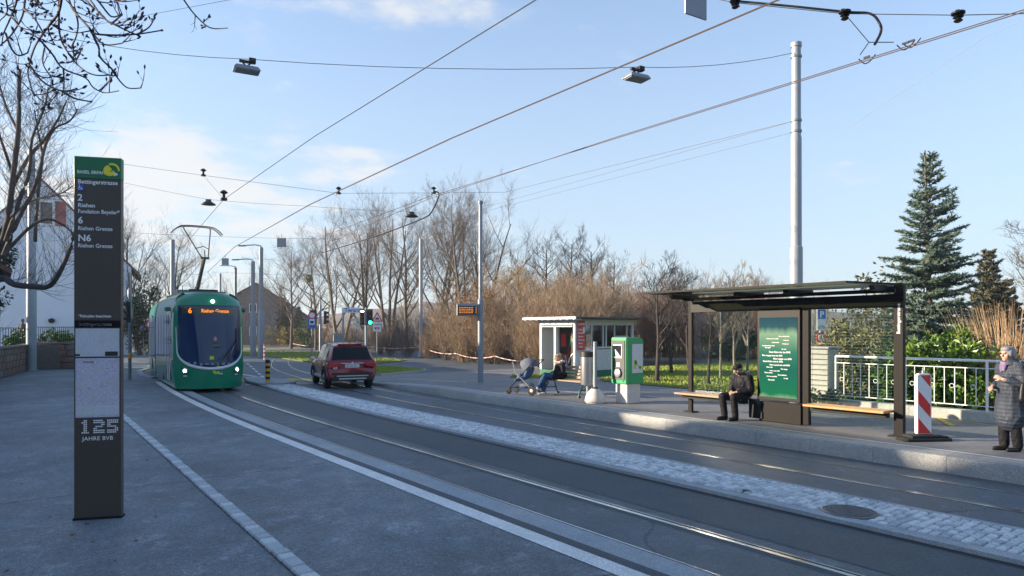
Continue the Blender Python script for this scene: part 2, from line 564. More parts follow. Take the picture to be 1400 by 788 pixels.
mat('bark', (.125, .100, .080), .9, var=.35, scale=5, bump=.5, bscale=30)
mat('bark_dark', (.050, .042, .040), .9, var=.3, scale=6)
mat('bark_pale', (.24, .20, .16), .9, var=.3, scale=5)
mat('twig_brown', (.22, .155, .098), .9, var=.35, scale=2.5, col2=(.39, .285, .180))
mat('twig_rust', (.30, .165, .105), .9, var=.3, scale=2)
mat('twig_straw', (.48, .33, .19), .85, var=.3, scale=2)
mat('bud_branch', (.040, .034, .045), .85, var=.3, scale=12)
mat('needle_blue', (.048, .088, .062), .7, var=.35, scale=2.2, col2=(.095, .145, .112))
mat('needle_dark', (.055, .060, .035), .75, var=.4, scale=2.5, col2=(.095, .085, .05))
mat('needle_green', (.035, .080, .030), .7, var=.4, scale=1.6, col2=(.07, .13, .04))
mat('leaf_laurel', (.055, .13, .015), .35, var=.4, scale=3, col2=(.13, .22, .025))
mat('leaf_ivy', (.018, .05, .018), .4, var=.4, scale=5)
mat('leaf_olive', (.13, .13, .045), .6, var=.4, scale=2, col2=(.24, .20, .09))
mat('leaf_gold', (.34, .25, .05), .7, var=.35, scale=3)
mat('leaf_dry', (.24, .12, .05), .8, var=.4, scale=6)
mat('statue_stone', (.13, .11, .09), .85, var=.3, scale=8)
mat('wire', (.045, .042, .042), .5, .5)
mat('wire_copper', (.075, .052, .044), .6, 0)
mat('tape_red', (.45, .20, .16), .7)
mat('tape_white', (.55, .49, .46), .7)
mat('skin', (.50, .30, .23), .5, var=.08, scale=12)
mat('skin_dark', (.42, .235, .17), .5, var=.08, scale=12)
mat('hair_grey', (.22, .22, .23), .55, var=.4, scale=30, stretch=(1, 1, .25))
mat('hair_blond', (.33, .21, .11), .55, var=.4, scale=30)
mat('fur', (.62, .52, .42), .95, var=.3, scale=40, bump=.8, bscale=120)
mat('coat_slate', (.060, .070, .088), .38, var=.15, scale=10, bump=.15, bscale=20)
mat('coat_black', (.010, .011, .016), .6, var=.3, scale=12, bump=.3, bscale=24)
mat('trouser_dark', (.018, .018, .021), .7, var=.3, scale=12, bump=.3, bscale=24)
mat('jeans', (.030, .075, .165), .8, var=.3, scale=14, bump=.3, bscale=60)
mat('jeans_faded', (.075, .155, .27), .8, var=.3, scale=14)
mat('shoe_black', (.012, .012, .012), .35)
mat('shoe_white', (.62, .64, .67), .6)
mat('scarf_violet', (.085, .06, .16), .85, var=.6, scale=22, col2=(.24, .18, .28))
mat('bag_black', (.012, .012, .014), .5, var=.2, scale=8)
mat('pram_fabric', (.10, .12, .16), .8, var=.2, scale=12)
mat('pram_blue', (.045, .09, .19), .8, var=.2, scale=12)
mat('alu', (.5, .5, .52), .35, .8)
glass('pane', (.95, .98, .965))
glass('pane_lines', (.92, .97, .95), True)
glass('pane_roof', (.80, .86, .66), False, .8)
glass('pane_kiosk', (.75, .80, .80))


def cloth(name, col, rough, quilt, wr=.5):
    """Cloth with soft folds and, if quilt is set, rows of stitching across."""
    m = mat(name, col, rough, var=.22, scale=9, spec=.2)
    t = m.node_tree; p = t.nodes['Principled BSDF']
    tcn = t.nodes.new('ShaderNodeTexCoord')
    mp = t.nodes.new('ShaderNodeMapping'); t.links.new(tcn.outputs['Object'], mp.inputs[0]); mp.inputs['Scale'].default_value = (1, 1, .7)
    n = t.nodes.new('ShaderNodeTexNoise'); t.links.new(mp.outputs[0], n.inputs['Vector']); n.inputs['Scale'].default_value, n.inputs['Detail'].default_value, n.inputs['Distortion'].default_value = 13, 3, 1.4
    b = t.nodes.new('ShaderNodeBump'); t.links.new(n.outputs['Fac'], b.inputs['Height']); b.inputs['Strength'].default_value, b.inputs['Distance'].default_value = wr, .05
    if quilt:
        w = t.nodes.new('ShaderNodeTexWave'); w.bands_direction = 'Z'; w.wave_profile = 'SIN'; t.links.new(tcn.outputs['Object'], w.inputs['Vector'])
        w.inputs['Scale'].default_value, w.inputs['Distortion'].default_value, w.inputs['Detail'].default_value = quilt, 1.2, 1
        b2 = t.nodes.new('ShaderNodeBump'); t.links.new(w.outputs['Fac'], b2.inputs['Height']); b2.inputs['Strength'].default_value, b2.inputs['Distance'].default_value = .28, .03
        t.links.new(b.outputs[0], b2.inputs['Normal']); b = b2
    t.links.new(b.outputs[0], p.inputs['Normal'])


cloth('coat_slate', (.040, .050, .068), .5, 5.2, .35)
cloth('coat_black', (.0065, .0072, .012), .55, 0, .6)
cloth('trouser_dark', (.013, .013, .016), .7, 0, .7)
cloth('jeans', (.035, .085, .185), .8, 0, .6)


def poster_mat():
    """The printed green ground of the poster: pale above, deep green below, with vertical streaks."""
    m = bpy.data.materials.new('poster_green'); m.use_nodes = True
    t = m.node_tree; p = t.nodes['Principled BSDF']
    tcn = t.nodes.new('ShaderNodeTexCoord')
    mp = t.nodes.new('ShaderNodeMapping'); t.links.new(tcn.outputs['Object'], mp.inputs[0]); mp.inputs['Scale'].default_value = (1, 3.5, .5)
    n = t.nodes.new('ShaderNodeTexNoise'); t.links.new(mp.outputs[0], n.inputs['Vector']); n.inputs['Scale'].default_value = 2.2; n.inputs['Detail'].default_value = 5
    sp = t.nodes.new('ShaderNodeSeparateXYZ'); t.links.new(tcn.outputs['Object'], sp.inputs[0])
    a = t.nodes.new('ShaderNodeMath'); a.operation = 'MULTIPLY_ADD'; t.links.new(n.outputs['Fac'], a.inputs[0]); a.inputs[1].default_value = .16; t.links.new(sp.outputs['Z'], a.inputs[2])
    r = t.nodes.new('ShaderNodeValToRGB')
    mr_ = t.nodes.new('ShaderNodeMapRange'); t.links.new(a.outputs[0], mr_.inputs['Value']); mr_.inputs['From Min'].default_value, mr_.inputs['From Max'].default_value = .52, 2.24
    t.links.new(mr_.outputs[0], r.inputs['Fac'])
    e = r.color_ramp.elements
    e[0].position, e[0].color = 0, (.16, .26, .19, 1)
    e[1].position, e[1].color = 1, (.004, .035, .06, 1)
    for pos, c in ((.10, (.004, .085, .042, 1)), (.40, (.004, .070, .055, 1)), (.60, (.015, .10, .075, 1)), (.74, (.08, .17, .12, 1)), (.82, (.12, .22, .16, 1)), (.90, (.010, .05, .065, 1))):
        q = e.new(pos); q.color = c
    t.links.new(r.outputs['Color'], p.inputs['Base Color'])
    p.inputs['Roughness'].default_value = .12
    MATS['poster_green'] = m


def map_mat(name, base, seed, lines, tint):
    """Printed street map: a pale sheet with a web of fine coloured lines."""
    m = bpy.data.materials.new(name); m.use_nodes = True
    t = m.node_tree; p = t.nodes['Principled BSDF']
    tcn = t.nodes.new('ShaderNodeTexCoord')
    last = None
    col = tuple(base) + (1,)
    n0 = t.nodes.new('ShaderNodeTexNoise'); t.links.new(tcn.outputs['Object'], n0.inputs['Vector']); n0.inputs['Scale'].default_value = 5 + seed
    mr_ = t.nodes.new('ShaderNodeMapRange'); t.links.new(n0.outputs['Fac'], mr_.inputs['Value']); mr_.inputs['From Min'].default_value, mr_.inputs['From Max'].default_value = .50, .60
    mi = t.nodes.new('ShaderNodeMix'); mi.data_type = 'RGBA'; t.links.new(mr_.outputs[0], mi.inputs['Factor']); mi.inputs['A'].default_value = col; mi.inputs['B'].default_value = tuple(tint) + (1,)
    last = mi.outputs['Result']
    for (sc, wd, c) in lines:
        v = t.nodes.new('ShaderNodeTexVoronoi'); v.feature = 'DISTANCE_TO_EDGE'; t.links.new(tcn.outputs['Object'], v.inputs['Vector']); v.inputs['Scale'].default_value = sc
        l = t.nodes.new('ShaderNodeMath'); l.operation = 'LESS_THAN'; t.links.new(v.outputs['Distance'], l.inputs[0]); l.inputs[1].default_value = wd
        x = t.nodes.new('ShaderNodeMix'); x.data_type = 'RGBA'; t.links.new(l.outputs[0], x.inputs['Factor']); t.links.new(last, x.inputs['A']); x.inputs['B'].default_value = tuple(c) + (1,)
        last = x.outputs['Result']
    t.links.new(last, p.inputs['Base Color'])
    p.inputs['Roughness'].default_value = .22
    MATS[name] = m


poster_mat()
map_mat('map_city', (.60, .61, .68), 1, ((70, .05, (.50, .52, .60)), (31, .035, (.44, .47, .46))), (.55, .59, .60))
map_mat('map_network', (.58, .58, .68), 3, ((62, .06, (.46, .48, .60)), (30, .035, (.50, .34, .40)), (17, .022, (.36, .42, .56))), (.60, .52, .55))

# ------------------------------------------------------------------ ground, road, tracks, platforms
LZ, PZ = .06, .265                       # heights of the near pavement and the far platform


def sheet(name, poly, z, m, kind='structure'):
    mb = MB()
    mb.v = [(p[0], p[1], z) for p in poly]
    mb.f = [tuple(range(len(poly)))]
    o = mb.build(name, m)
    if o.data.polygons[0].normal.z < 0:
        o.data.flip_normals()
    return tag(o, kind=kind)


def plat_z(y):
    """Height of the far platform: level, then ramping down to the road at its far end."""
    return .012 + (PZ - .012) * (1 - sst(19, 28.5, y))


g = MB()
g.v = [(-1500, -1500, -.06), (1500, -1500, -.06), (1500, 1500, -.06), (-1500, 1500, -.06)]; g.f = [(0, 1, 2, 3)]
tag(g.build('ground', 'soil'), kind='structure')
YS = [-9 + i * 1.0 for i in range(85)]
axis = [(cv(y), y) for y in YS]
tag(ribbon('road', axis, 4.6, 27, 0, 'road_asphalt'), kind='structure')
tag(ribbon('far_road', [(60, 86), (12, 79), (-40, 74)], -5, 5, -.02, 'plaza_asphalt'), kind='structure')

# the near pavement, its concrete edge and painted line
mb = MB()
E = [(4.66 + cv(y), y) for y in YS]
mb.prism([(-9, -9)] + E + [(-9, 75)], -.05, LZ)
tag(mb.build('pavement', 'sidewalk_asphalt'), kind='structure')
paveaxis = [(cv(y), y) for y in [-9 + i for i in range(58)]]
tag(ribbon('kerb', paveaxis, 4.66, 4.985, LZ + .002, 'concrete_strip', drop=.08), kind='structure')
tag(ribbon('asphalt_band', [(cv(y), y) for y in [-9 + i for i in range(42)]], 4.515, 4.66, LZ + .004, 'dark_asphalt'), kind='structure')
tag(ribbon('painted_line', [(cv(y), y) for y in [-9 + i * .5 for i in range(82)]], 4.295, 4.513, LZ + .006, 'white_paint'), kind='structure')
# the branching kerb and pale strip beyond the platform end
tag(ribbon('kerb', catmull([(5.55, 33.5), (5.5, 36), (5.9, 39.5), (6.7, 42), (7.2, 45)]), -.25, -.02, LZ + .05, 'concrete_strip', drop=.08), kind='structure')

# gutter of setts across the near pavement: each stone its own piece
gut = tag(ribbon('gutter', [(2.0, -4), (2.13, 5.8), (2.43, 19.3), (2.62, 27)], -.085, .085, LZ + .003, 'joint_dark'), kind='structure')
R = random.Random(3)
y = .8
k = 0
while y < 26.5:
    l = R.uniform(.15, .24)
    x = np.interp(y + l / 2, [-4, 5.8, 19.3, 27], [2.0, 2.13, 2.43, 2.62])
    if y + l > 4.2:
        o = piece('sett', ['sett_mid', 'sett_light', 'sett_mid'][k % 3], gut, (x + R.uniform(-.006, .006), y + l / 2, LZ + .004 + R.uniform(0, .006)),
                  (.150, (.17, .19, .21)[k % 3], .05), -.022 + R.uniform(-.04, .04), .012)
        o.scale.y = (l - .024) / (.17, .19, .21)[k % 3]
    y += l
    k += 1

# rails: shining head, dark groove, thin outer lip
TRK = [(cv(y), y) for y in [-9 + i * .75 for i in range(90)]]
RT = catmull([(9.82, -9), (9.82, 0), (9.82, 8), (9.82, 15), (9.90, 20), (10.22, 25), (10.8, 30), (11.55, 35), (12.35, 39), (13.9, 44.3), (16.4, 51.5), (19, 58), (24, 70)], 6)
for path, o in ((TRK, 5.03), (TRK, 6.05), (RT, 0.0), (RT, 1.03)):
    r = tag(ribbon('tram_rail', path, o - .005, o + .056, .010, 'rail_steel', drop=.02), kind='structure')
    ribbon('groove', path, o + .056, o + .100, .004, 'rail_groove', r)
    ribbon('lip', path, o + .100, o + .118, .008, 'rail_steel', r)
    if path is TRK:
        ribbon('joint_fill', path, o - .075, o - .006, .0045, 'dark_asphalt', r)
tag(ribbon('track_bed', TRK, 6.4, 7.52, .0038, 'dark_asphalt'), kind='structure')

# cobbled median between the tracks
MED0, MED1 = 7.62, 8.86
myy = [-6 + i * .5 for i in range(68)]
med = tag(ribbon('median', [(cv(y), y) for y in myy], MED0, MED1, .042, 'joint', drop=.06), kind='structure')
ribbon('border_strip', [(cv(y), y) for y in myy], MED0 - .01, MED0 + .17, .052, 'concrete_strip', med, drop=.055)
ribbon('border_strip', [(cv(y), y) for y in myy], MED1 - .12, MED1 + .01, .050, 'concrete_strip', med, drop=.053)
tag(ribbon('gap', [(cv(y), y) for y in myy], MED0 - .10, MED0 - .012, .0065, 'iron'), kind='structure')
R = random.Random(11)
rest = {'sett_light': MB(), 'sett_mid': MB(), 'sett_pale': MB()}
cnt = 0
MANH = gnd(1161, 700, .05)
stones = []
y = -2.0
row = 0
while y < 27:
    x = MED0 + .178
    while x < MED1 - .17:
        w = R.uniform(.085, .125)
        if x + w > MED1 - .125:
            w = MED1 - .125 - x
        stones.append((x + w / 2 + cv(y), y + R.uniform(-.008, .008), w - .012, R.uniform(.082, .094), R.uniform(-.12, .12), R.uniform(.0, .009)))
        x += w
    y += .102
stones = [s for s in stones if (s[0] - MANH.x) ** 2 + (s[1] - MANH.y) ** 2 > .33 ** 2]
inview = [s for s in stones if s[1] > .9]
inview.sort(key=lambda s: s[0] ** 2 + s[1] ** 2)
near = set(id(s) for s in [q for q in inview if (CT * q[0] - ST * q[1]) / (ST * q[0] + CT * q[1]) < .76][:290])
for s in stones:
    mname = R.choice(['sett_light', 'sett_light', 'sett_mid', 'sett_pale', 'sett_pale'])
    if id(s) in near:
        o = piece('sett', mname, med, (s[0], s[1], .044 + s[5] - .012), (.10, .09, .06), s[4], .014, (R.uniform(-.05, .05), R.uniform(-.05, .05), s[4]))
        o.scale = (s[2] / .10, s[3] / .09, 1)
    else:
        M = Matrix.Translation((s[0], s[1], .032 + s[5])) @ Matrix.Rotation(s[4], 4, 'Z') @ Matrix.Rotation(R.uniform(-.06, .06), 4, 'X') @ Matrix.Rotation(R.uniform(-.06, .06), 4, 'Y')
        a, b, h, c = s[2] / 2, s[3] / 2, .03, .012
        rest[mname].add([(-a, -b, 0), (a, -b, 0), (a, b, 0), (-a, b, 0), (-a + c, -b + c, h), (a - c, -b + c, h), (a - c, b - c, h), (-a + c, b - c, h)],
                        [(0, 1, 5, 4), (1, 2, 6, 5), (2, 3, 7, 6), (3, 0, 4, 7), (4, 5, 6, 7)], M)
for mname, mb in rest.items():
    tag(mb.build('small_setts', mname, med), kind='stuff')
mc = thing('manhole_cover', 'round dark iron manhole cover set among the pale cobbles of the median', 'manhole cover', (MANH.x, MANH.y, .046))
MB().lathe([(.31, 0), (.31, .012), (.285, .014), (.285, .006), (.28, .006)], 32).build('cover_frame', 'cover_iron', mc, 30)
mb = MB().lathe([(.275, 0), (.275, .008)], 32)
for i in range(-6, 7):
    for j in range(-6, 7):
        if i * i + j * j < 38:
            mb.box((i * .04, j * .04, .011), (.026, .026, .008))
mb.build('cover_plate', 'cover_iron', mc)
dr = thing('drain_cap', 'small brown iron cap set flush among the cobbles of the median', 'drain cover', tuple(gnd(1021, 672.5, .05)))
MB().lathe([(.085, 0), (.085, .012), (.06, .016)], 20).build('cap_plate', 'iron', dr, 30)

# far platform: kerb stones, deck, painted edge
kb = tag(bpy.data.objects.new('platform_kerb', None), kind='structure'); COL.objects.link(kb)
y = -4.4
while y < 28:
    y2 = y + 1.1
    mb = MB()
    rows = []
    for q in (y + .003, (y + y2) / 2, y2 - .003):
        h = plat_z(q) + .0
        x0 = 11.60 + cv(q) * .75
        rows.append([(x0 + .0, q, -.03), (x0, q, max(.01, h - .06)), (x0 + .03, q, h - .008), (x0 + .10, q, h), (x0 + .46, q, h + .001), (x0 + .46, q, h - .2)])
    mb.grid(rows)
    mb.f.append(tuple(range(5, -1, -1))); mb.f.append(tuple(range(12, 18)))
    mb.build('kerb_stone', 'granite', kb, 40)
    y = y2
mb = MB()
rows = []
for i in range(80):
    q = -9 + i * .5
    z = plat_z(q)
    x0 = 12.06 + cv(q) * .75
    rows.append([(x0, q, z - .003), (x0 + 2, q, z - .003), (18.4, q, z - .002), (24.5, q, z - .001)])
mb.grid([list(r) for r in zip(*rows)])
tag(mb.build('platform', 'plaza_asphalt'), kind='structure')
edge = [(12.06 + cv(q) * .75, q) for q in [-5 + i * .5 for i in range(61)]]
tag(ribbon('painted_line', edge, .02, .085, lambda y: plat_z(y) + .004, 'white_paint'), kind='structure')
tag(ribbon('yellow_line', [gnd(1280, 571.5, PZ).to_2d() , gnd(1400, 588, PZ).to_2d(), (15.3, -4)], -.04, .05, PZ + .003, 'yellow_paint'), kind='structure')
tag(ribbon('yellow_line', [gnd(1200, 574, PZ).to_2d(), gnd(1310, 581.5, PZ).to_2d()], -.035, .035, PZ + .006, 'yellow_paint'), kind='structure')
tag(ribbon('yellow_line', [gnd(1283, 572, PZ).to_2d(), gnd(1302, 583, PZ).to_2d()], -.06, .06, PZ + .009, 'yellow_paint'), kind='structure')
tag(ribbon('pale_strip', [(14.2, 27.5), (14.05, 22), (14.1, 17), (14.4, 13.5)], -.06, .02, lambda y: plat_z(y) + .004, 'white_paint'), kind='structure')

# markings on the far carriageway
for (a, b) in (((330, 512), (352, 515.5)), ((338, 521), (366, 517.5)), ((336, 526), (372, 524.5))):
    p, q = gnd(*a), gnd(*b)
    d = (q - p).normalized()
    tag(ribbon('lane_marking', [p.to_2d(), q.to_2d()], -.10, .10, .006, 'white_paint'), kind='structure')
for i in range(7):
    p, q = gnd(338 + i * 3.9, 497 + i * 3.4), gnd(340 + i * 3.9, 498.8 + i * 3.4)
    tag(ribbon('lane_marking', [p.to_2d(), q.to_2d()], -.07, .07, .006, 'white_paint'), kind='structure')
for i, px in enumerate((346, 378, 404, 428, 452)):
    p = gnd(px, 522 + (0 if px < 370 else -1.2)); q = p + Vector((-.5, 1.9, 0))
    tag(ribbon('crossing_stripe', [p.to_2d(), q.to_2d()], -.25, .25, .0075, 'yellow_paint'), kind='structure')
tag(ribbon('lane_marking', [gnd(398, 524).to_2d(), gnd(428, 524.6).to_2d()], -.10, .10, .009, 'white_paint'), kind='structure')

# traffic island with kerb
isl = [gnd(322, 527), gnd(352, 525.5), gnd(400, 523), gnd(398, 520.3), gnd(374, 517.5), gnd(345, 518)]
isl = [(8.05, 27.2), (8.8, 26.6), (9.6, 27.4), (9.7, 28.9), (9.2, 31.2), (8.6, 31.2), (8.1, 29)]
tag(MB().prism(isl, -.02, .12).build('traffic_island', 'concrete_strip', bevel=.03), kind='structure')

# lawns, each a sheet with a stone edge
LAWN = [(18.0, -8), (60, -30), (95, -5), (95, 60), (60, 60), (40, 26), (22.6, 24.2), (22.6, 20.6), (19, 19.6), (18.0, 18.4)]
lw = sheet('lawn', LAWN, PZ + .02, 'grass_ground')
tag(MB().prism([(18.7, 20.2), (17.6, 20.0), (17.4, 23.4), (18.7, 23.4)], -.01, .2).build('lawn', 'grass_ground'), kind='structure')
far = [gnd(200, 488.5), gnd(345, 486.5), gnd(372, 488.5), gnd(410, 494), gnd(426, 496.5), gnd(520, 497.5), gnd(556, 493.5), gnd(515, 489), gnd(430, 482), gnd(340, 479.5), gnd(200, 479.5)]
tag(MB().prism([(p.x, p.y) for p in far], -.02, .05).build('lawn', 'grass_ground'), kind='structure')
isl2 = [(13.4, 31.2), (14.6, 30.0), (16.2, 30.6), (17.9, 31.6), (18.3, 32.6), (18.0, 35.0), (17.4, 37.2), (15.6, 36.4), (14.0, 34.4)]
gi = tag(MB().prism(isl2, -.02, .09).build('grass_island', 'grass_ground'), kind='structure')
loop = [Vector((p[0], p[1])) for p in isl2 + isl2[:2]]
ribbon('edging', loop, -.02, .14, .10, 'concrete_strip', gi, drop=.12)


def blades(name, inside, n, h, m, parent=None, seed=1, z=.28):
    """Loose grass: many narrow bent blades."""
    R = random.Random(seed)
    mb = MB()
    x0, x1, y0, y1 = min(p[0] for p in inside), max(p[0] for p in inside), min(p[1] for p in inside), max(p[1] for p in inside)

    def ok(x, y):
        c = False
        for i in range(len(inside)):
            a, b = inside[i], inside[i - 1]
            if (a[1] > y) != (b[1] > y) and x < (b[0] - a[0]) * (y - a[1]) / (b[1] - a[1]) + a[0]:
                c = not c
        return c
    while n > 0:
        x, y = R.uniform(x0, x1), R.uniform(y0, y1)
        n -= 1
        if not ok(x, y):
            continue
        a = R.uniform(0, 2 * pi); hh = h * R.uniform(.5, 1.3); w = .012 + .01 * hh / h
        dx, dy = cos(a) * w, sin(a) * w
        lx, ly = R.uniform(-.5, .5) * hh, R.uniform(-.5, .5) * hh
        mb.add([(x - dx, y - dy, z), (x + dx, y + dy, z), (x + lx, y + ly, z + hh)], [(0, 1, 2)])
    return tag(mb.build(name, m, parent), kind='stuff')


blades('grass', [(18.02, 2), (30, 0), (34, 14), (34, 24), (24, 24), (22.6, 20.6), (19, 19.6), (18.02, 18.4)], 60000, .075, 'grass_blade', seed=4, z=PZ + .015)
blades('grass', [(17.6, 20.0), (18.7, 20.2), (18.7, 23.4), (17.4, 23.4)], 3000, .12, 'grass_blade', seed=5, z=.19)
blades('grass', isl2, 9000, .07, 'grass_blade', seed=6, z=.085)
blades('grass', [(p.x, p.y) for p in far], 22000, .09, 'grass_blade', seed=8, z=.045)

# ------------------------------------------------------------------ buildings
def house(name, label, cat, x0, x1, y0, y1, z0, eave, ridge, along, wall, group=None, over=.4, win=(), chim=None):
    """A plain house: walls with gables, a two-sided roof, windows with frames. along: axis of the ridge."""
    t = thing(name, label, cat, ((x0 + x1) / 2, (y0 + y1) / 2, z0), 0, group)
    w, d = (x1 - x0) / 2, (y1 - y0) / 2
    e, r = eave - z0, ridge - z0
    mb = MB()
    if along == 'Y':
        prof = [(-w, 0), (w, 0), (w, e), (0, r), (-w, e)]
        vs = [(p[0], -d, p[1]) for p in prof] + [(p[0], d, p[1]) for p in prof]
    else:
        prof = [(-d, 0), (d, 0), (d, e), (0, r), (-d, e)]
        vs = [(-w, p[0], p[1]) for p in prof] + [(w, p[0], p[1]) for p in prof]
    mb.add(vs, [(0, 1, 2, 3, 4), (9, 8, 7, 6, 5)] + [(i, 5 + i, 5 + (i + 1) % 5, (i + 1) % 5) for i in range(5)])
    mb.build('wall', wall, t, 1)
    th = .16
    half = w if along == 'Y' else d
    run = d if along == 'Y' else w
    sl = (r - e) / half
    rb = MB()
    for s in (-1, 1):
        a, b = (half + over), 0
        p = [(s * a, e - over * sl + .03), (0, r + .03), (0, r + .03 + th), (s * a, e - over * sl + .03 + th)]
        if along == 'Y':
            vs = [(q[0], -run - over, q[1]) for q in p] + [(q[0], run + over, q[1]) for q in p]
        else:
            vs = [(-run - over, q[0], q[1]) for q in p] + [(run + over, q[0], q[1]) for q in p]
        rb.add(vs, [(0, 1, 2, 3), (7, 6, 5, 4)] + [(i, 4 + i, 4 + (i + 1) % 4, (i + 1) % 4) for i in range(4)])
    ro = rb.build('roof', 'roof_tile', t, 1)
    if chim:
        MB().box((chim[0], chim[1], r + .1), (.6, .6, 1.6)).build('chimney', 'sandstone', ro)
    for (face, u, z, ww, hh) in win:
        fr, pn = MB(), MB()
        if face in 'NS':
            yy = (-d - .02) if face == 'S' else (d + .02)
            M = Matrix.Translation((u, yy, z))
        else:
            xx = (w + .02) if face == 'E' else (-w - .02)
            M = Matrix.Translation((xx, u, z)) @ Matrix.Rotation(pi / 2, 4, 'Z')
        for s in (-1, 1):
            fr.box((s * (ww / 2 + .04), 0, 0), (.09, .09, hh + .17), M); fr.box((0, 0, s * (hh / 2 + .045)), (ww - .01, .088, .08), M)
        fr.box((0, 0, 0), (.05, .07, hh), M)
        f = fr.build('window', 'white_coat', t)
        pn.box((0, 0, 0), (ww, .05, hh), M).build('pane', 'window_dark', f)
    return t


# the tall white gabled house closing the view behind the sign: it faces the camera
WHa = at(57, 490, 55)
wh = thing('gabled_house', 'tall white rendered house with steep gable and red attic shutters behind the stone wall', 'house', (WHa.x, WHa.y, 0), -TH + .50)
S = 55 / F
gx = lambda px: (px - 57) * S * 1.1
gz = lambda py: HC - (py - 451) * S
hw = 6.3
e_, r_ = gz(362), gz(248)
mb = MB()
prof = [(-hw, 0), (hw, 0), (hw, e_), (0, r_), (-hw, e_)]
mb.add([(p[0], 0, p[1]) for p in prof] + [(p[0], 9, p[1]) for p in prof], [(0, 1, 2, 3, 4), (9, 8, 7, 6, 5)] + [(i, 5 + i, 5 + (i + 1) % 5, (i + 1) % 5) for i in range(5)])
mb.build('wall', 'house_white', wh, 1)
mb = MB()
sl = (r_ - e_) / hw
for s in (-1, 1):
    p = [(s * (hw + .75), e_ - .75 * sl + .02), (0, r_ + .02), (0, r_ + .24), (s * (hw + .75), e_ - .75 * sl + .24)]
    mb.add([(q[0], -.06, q[1]) for q in p] + [(q[0], 9.3, q[1]) for q in p], [(0, 1, 2, 3), (7, 6, 5, 4)] + [(i, 4 + i, 4 + (i + 1) % 4, (i + 1) % 4) for i in range(4)])
mb.build('roof', 'roof_tile', wh, 1)
aw = MB().box((gx(62), -.02, gz(291)), (1.0, .1, 1.9)).build('window', 'white_coat', wh)
MB().box((gx(62), -.05, gz(291)), (.8, .1, 1.7)).build('pane', 'window_dark', aw)
for dx in (-.95, .95):
    sh = MB().box((gx(62) + dx, -.05, gz(291)), (.72, .06, 2.0))
    for k in range(9):
        sh.box((gx(62) + dx, -.09, gz(291) - .85 + k * .21), (.6, .03, .10))
    sh.build('shutter', 'shutter_red', wh)
lw2 = MB().box((gx(99), -.02, gz(463)), (.95, .1, 1.0)).build('window', 'white_coat', wh)
MB().box((gx(99), -.05, gz(463)), (.78, .1, .83)).build('pane', 'window_dark', lw2)
for k in range(3):
    MB().box((gx(99) - .3 + k * .3, -.12, gz(463)), (.03, .03, .9)).build('bar', 'iron', lw2)
MB().lathe([(.05, -.3), (.2, -.22), (.24, 0), (.05, .1)], 16, (gx(67.5), -.22, gz(437))).build('wall_lamp', 'black_metal', wh, 40)
MB().tube([(hw - .15, -.12, .1), (hw - .15, -.12, e_ - .4)], .06, 8).build('downpipe', 'galvanised', wh, 40)

# low sandstone garden wall: every block a piece
gw = thing('stone_wall', 'low garden wall of reddish sandstone blocks in front of the white house', 'wall', (0, 0, LZ))
R = random.Random(5)


def block_wall(a, b, h, courses, par):
    a, b = Vector(a), Vector(b)
    d = (b - a); L = d.length; rz = atan2(d.y, d.x)
    c = (a + b) / 2
    MB().box((0, 0, 0), (L - .02, .26, h - .03)).build('core', 'mortar', par).location = (c.x, c.y, h / 2)
    par.children[-1].rotation_euler.z = rz
    ch = h / courses
    for k in range(courses):
        u = -R.uniform(0, .4)
        while u < L:
            l = R.uniform(.55, 1.05)
            u0, u1 = max(0, u), min(L, u + l)
            if u1 - u0 > .1:
                p = a + d.normalized() * ((u0 + u1) / 2)
                o = piece('stone_block', R.choice(['sandstone', 'sandstone', 'sandstone_grey']), par, (p.x, p.y, ch * (k + .5)), (.8, .34, ch - .025), rz, .02)
                o.scale = ((u1 - u0 - .025) / .8, 1 + R.uniform(-.03, .05), 1)
            u += l
    l = 0
    while l < L - .05:
        w = min(1.25, L - l)
        p = a + d.normalized() * (l + w / 2)
        o = piece('coping_stone', 'sandstone_grey', par, (p.x, p.y, h + .05), (1.2, .46, .10), rz, .015)
        o.scale.x = (w - .015) / 1.2
        l += 1.25


wa, wb, wc = gnd(-12, 520, LZ).to_2d(), gnd(39, 505, LZ).to_2d(), gnd(118, 504, LZ).to_2d()
block_wall(wa, wb, 1.28, 4, gw)
block_wall(wb + Vector((.3, 0)), wc, 1.36, 4, gw)
# thin iron railing on the wall
ir = thing('iron_railing', 'thin dark iron railing standing on the sandstone garden wall', 'railing', (0, 0, LZ + 1.46))
p, q = wb + Vector((.35, .0)), wc
n = 26
for k in range(n + 1):
    u = p.lerp(q, k / n)
    piece('bar', 'black_metal', ir, (u.x, u.y, .42), (.025, .025, .84))
for z in (.12, .82):
    MB().bar((p.x, p.y, z), (q.x, q.y, z), .035, .03).build('rail', 'black_metal', ir)
for k in range(12):
    u = (wa + Vector((.3, .5))).lerp(wb - Vector((.1, .3)), k / 11)
    piece('bar', 'black_metal', ir, (u.x, u.y, .36), (.025, .025, .84))
u, v = wa + Vector((.3, .5)), wb - Vector((.1, .3))
MB().bar((u.x, u.y, .76), (v.x, v.y, .76), .035, .03).build('rail', 'black_metal', ir)

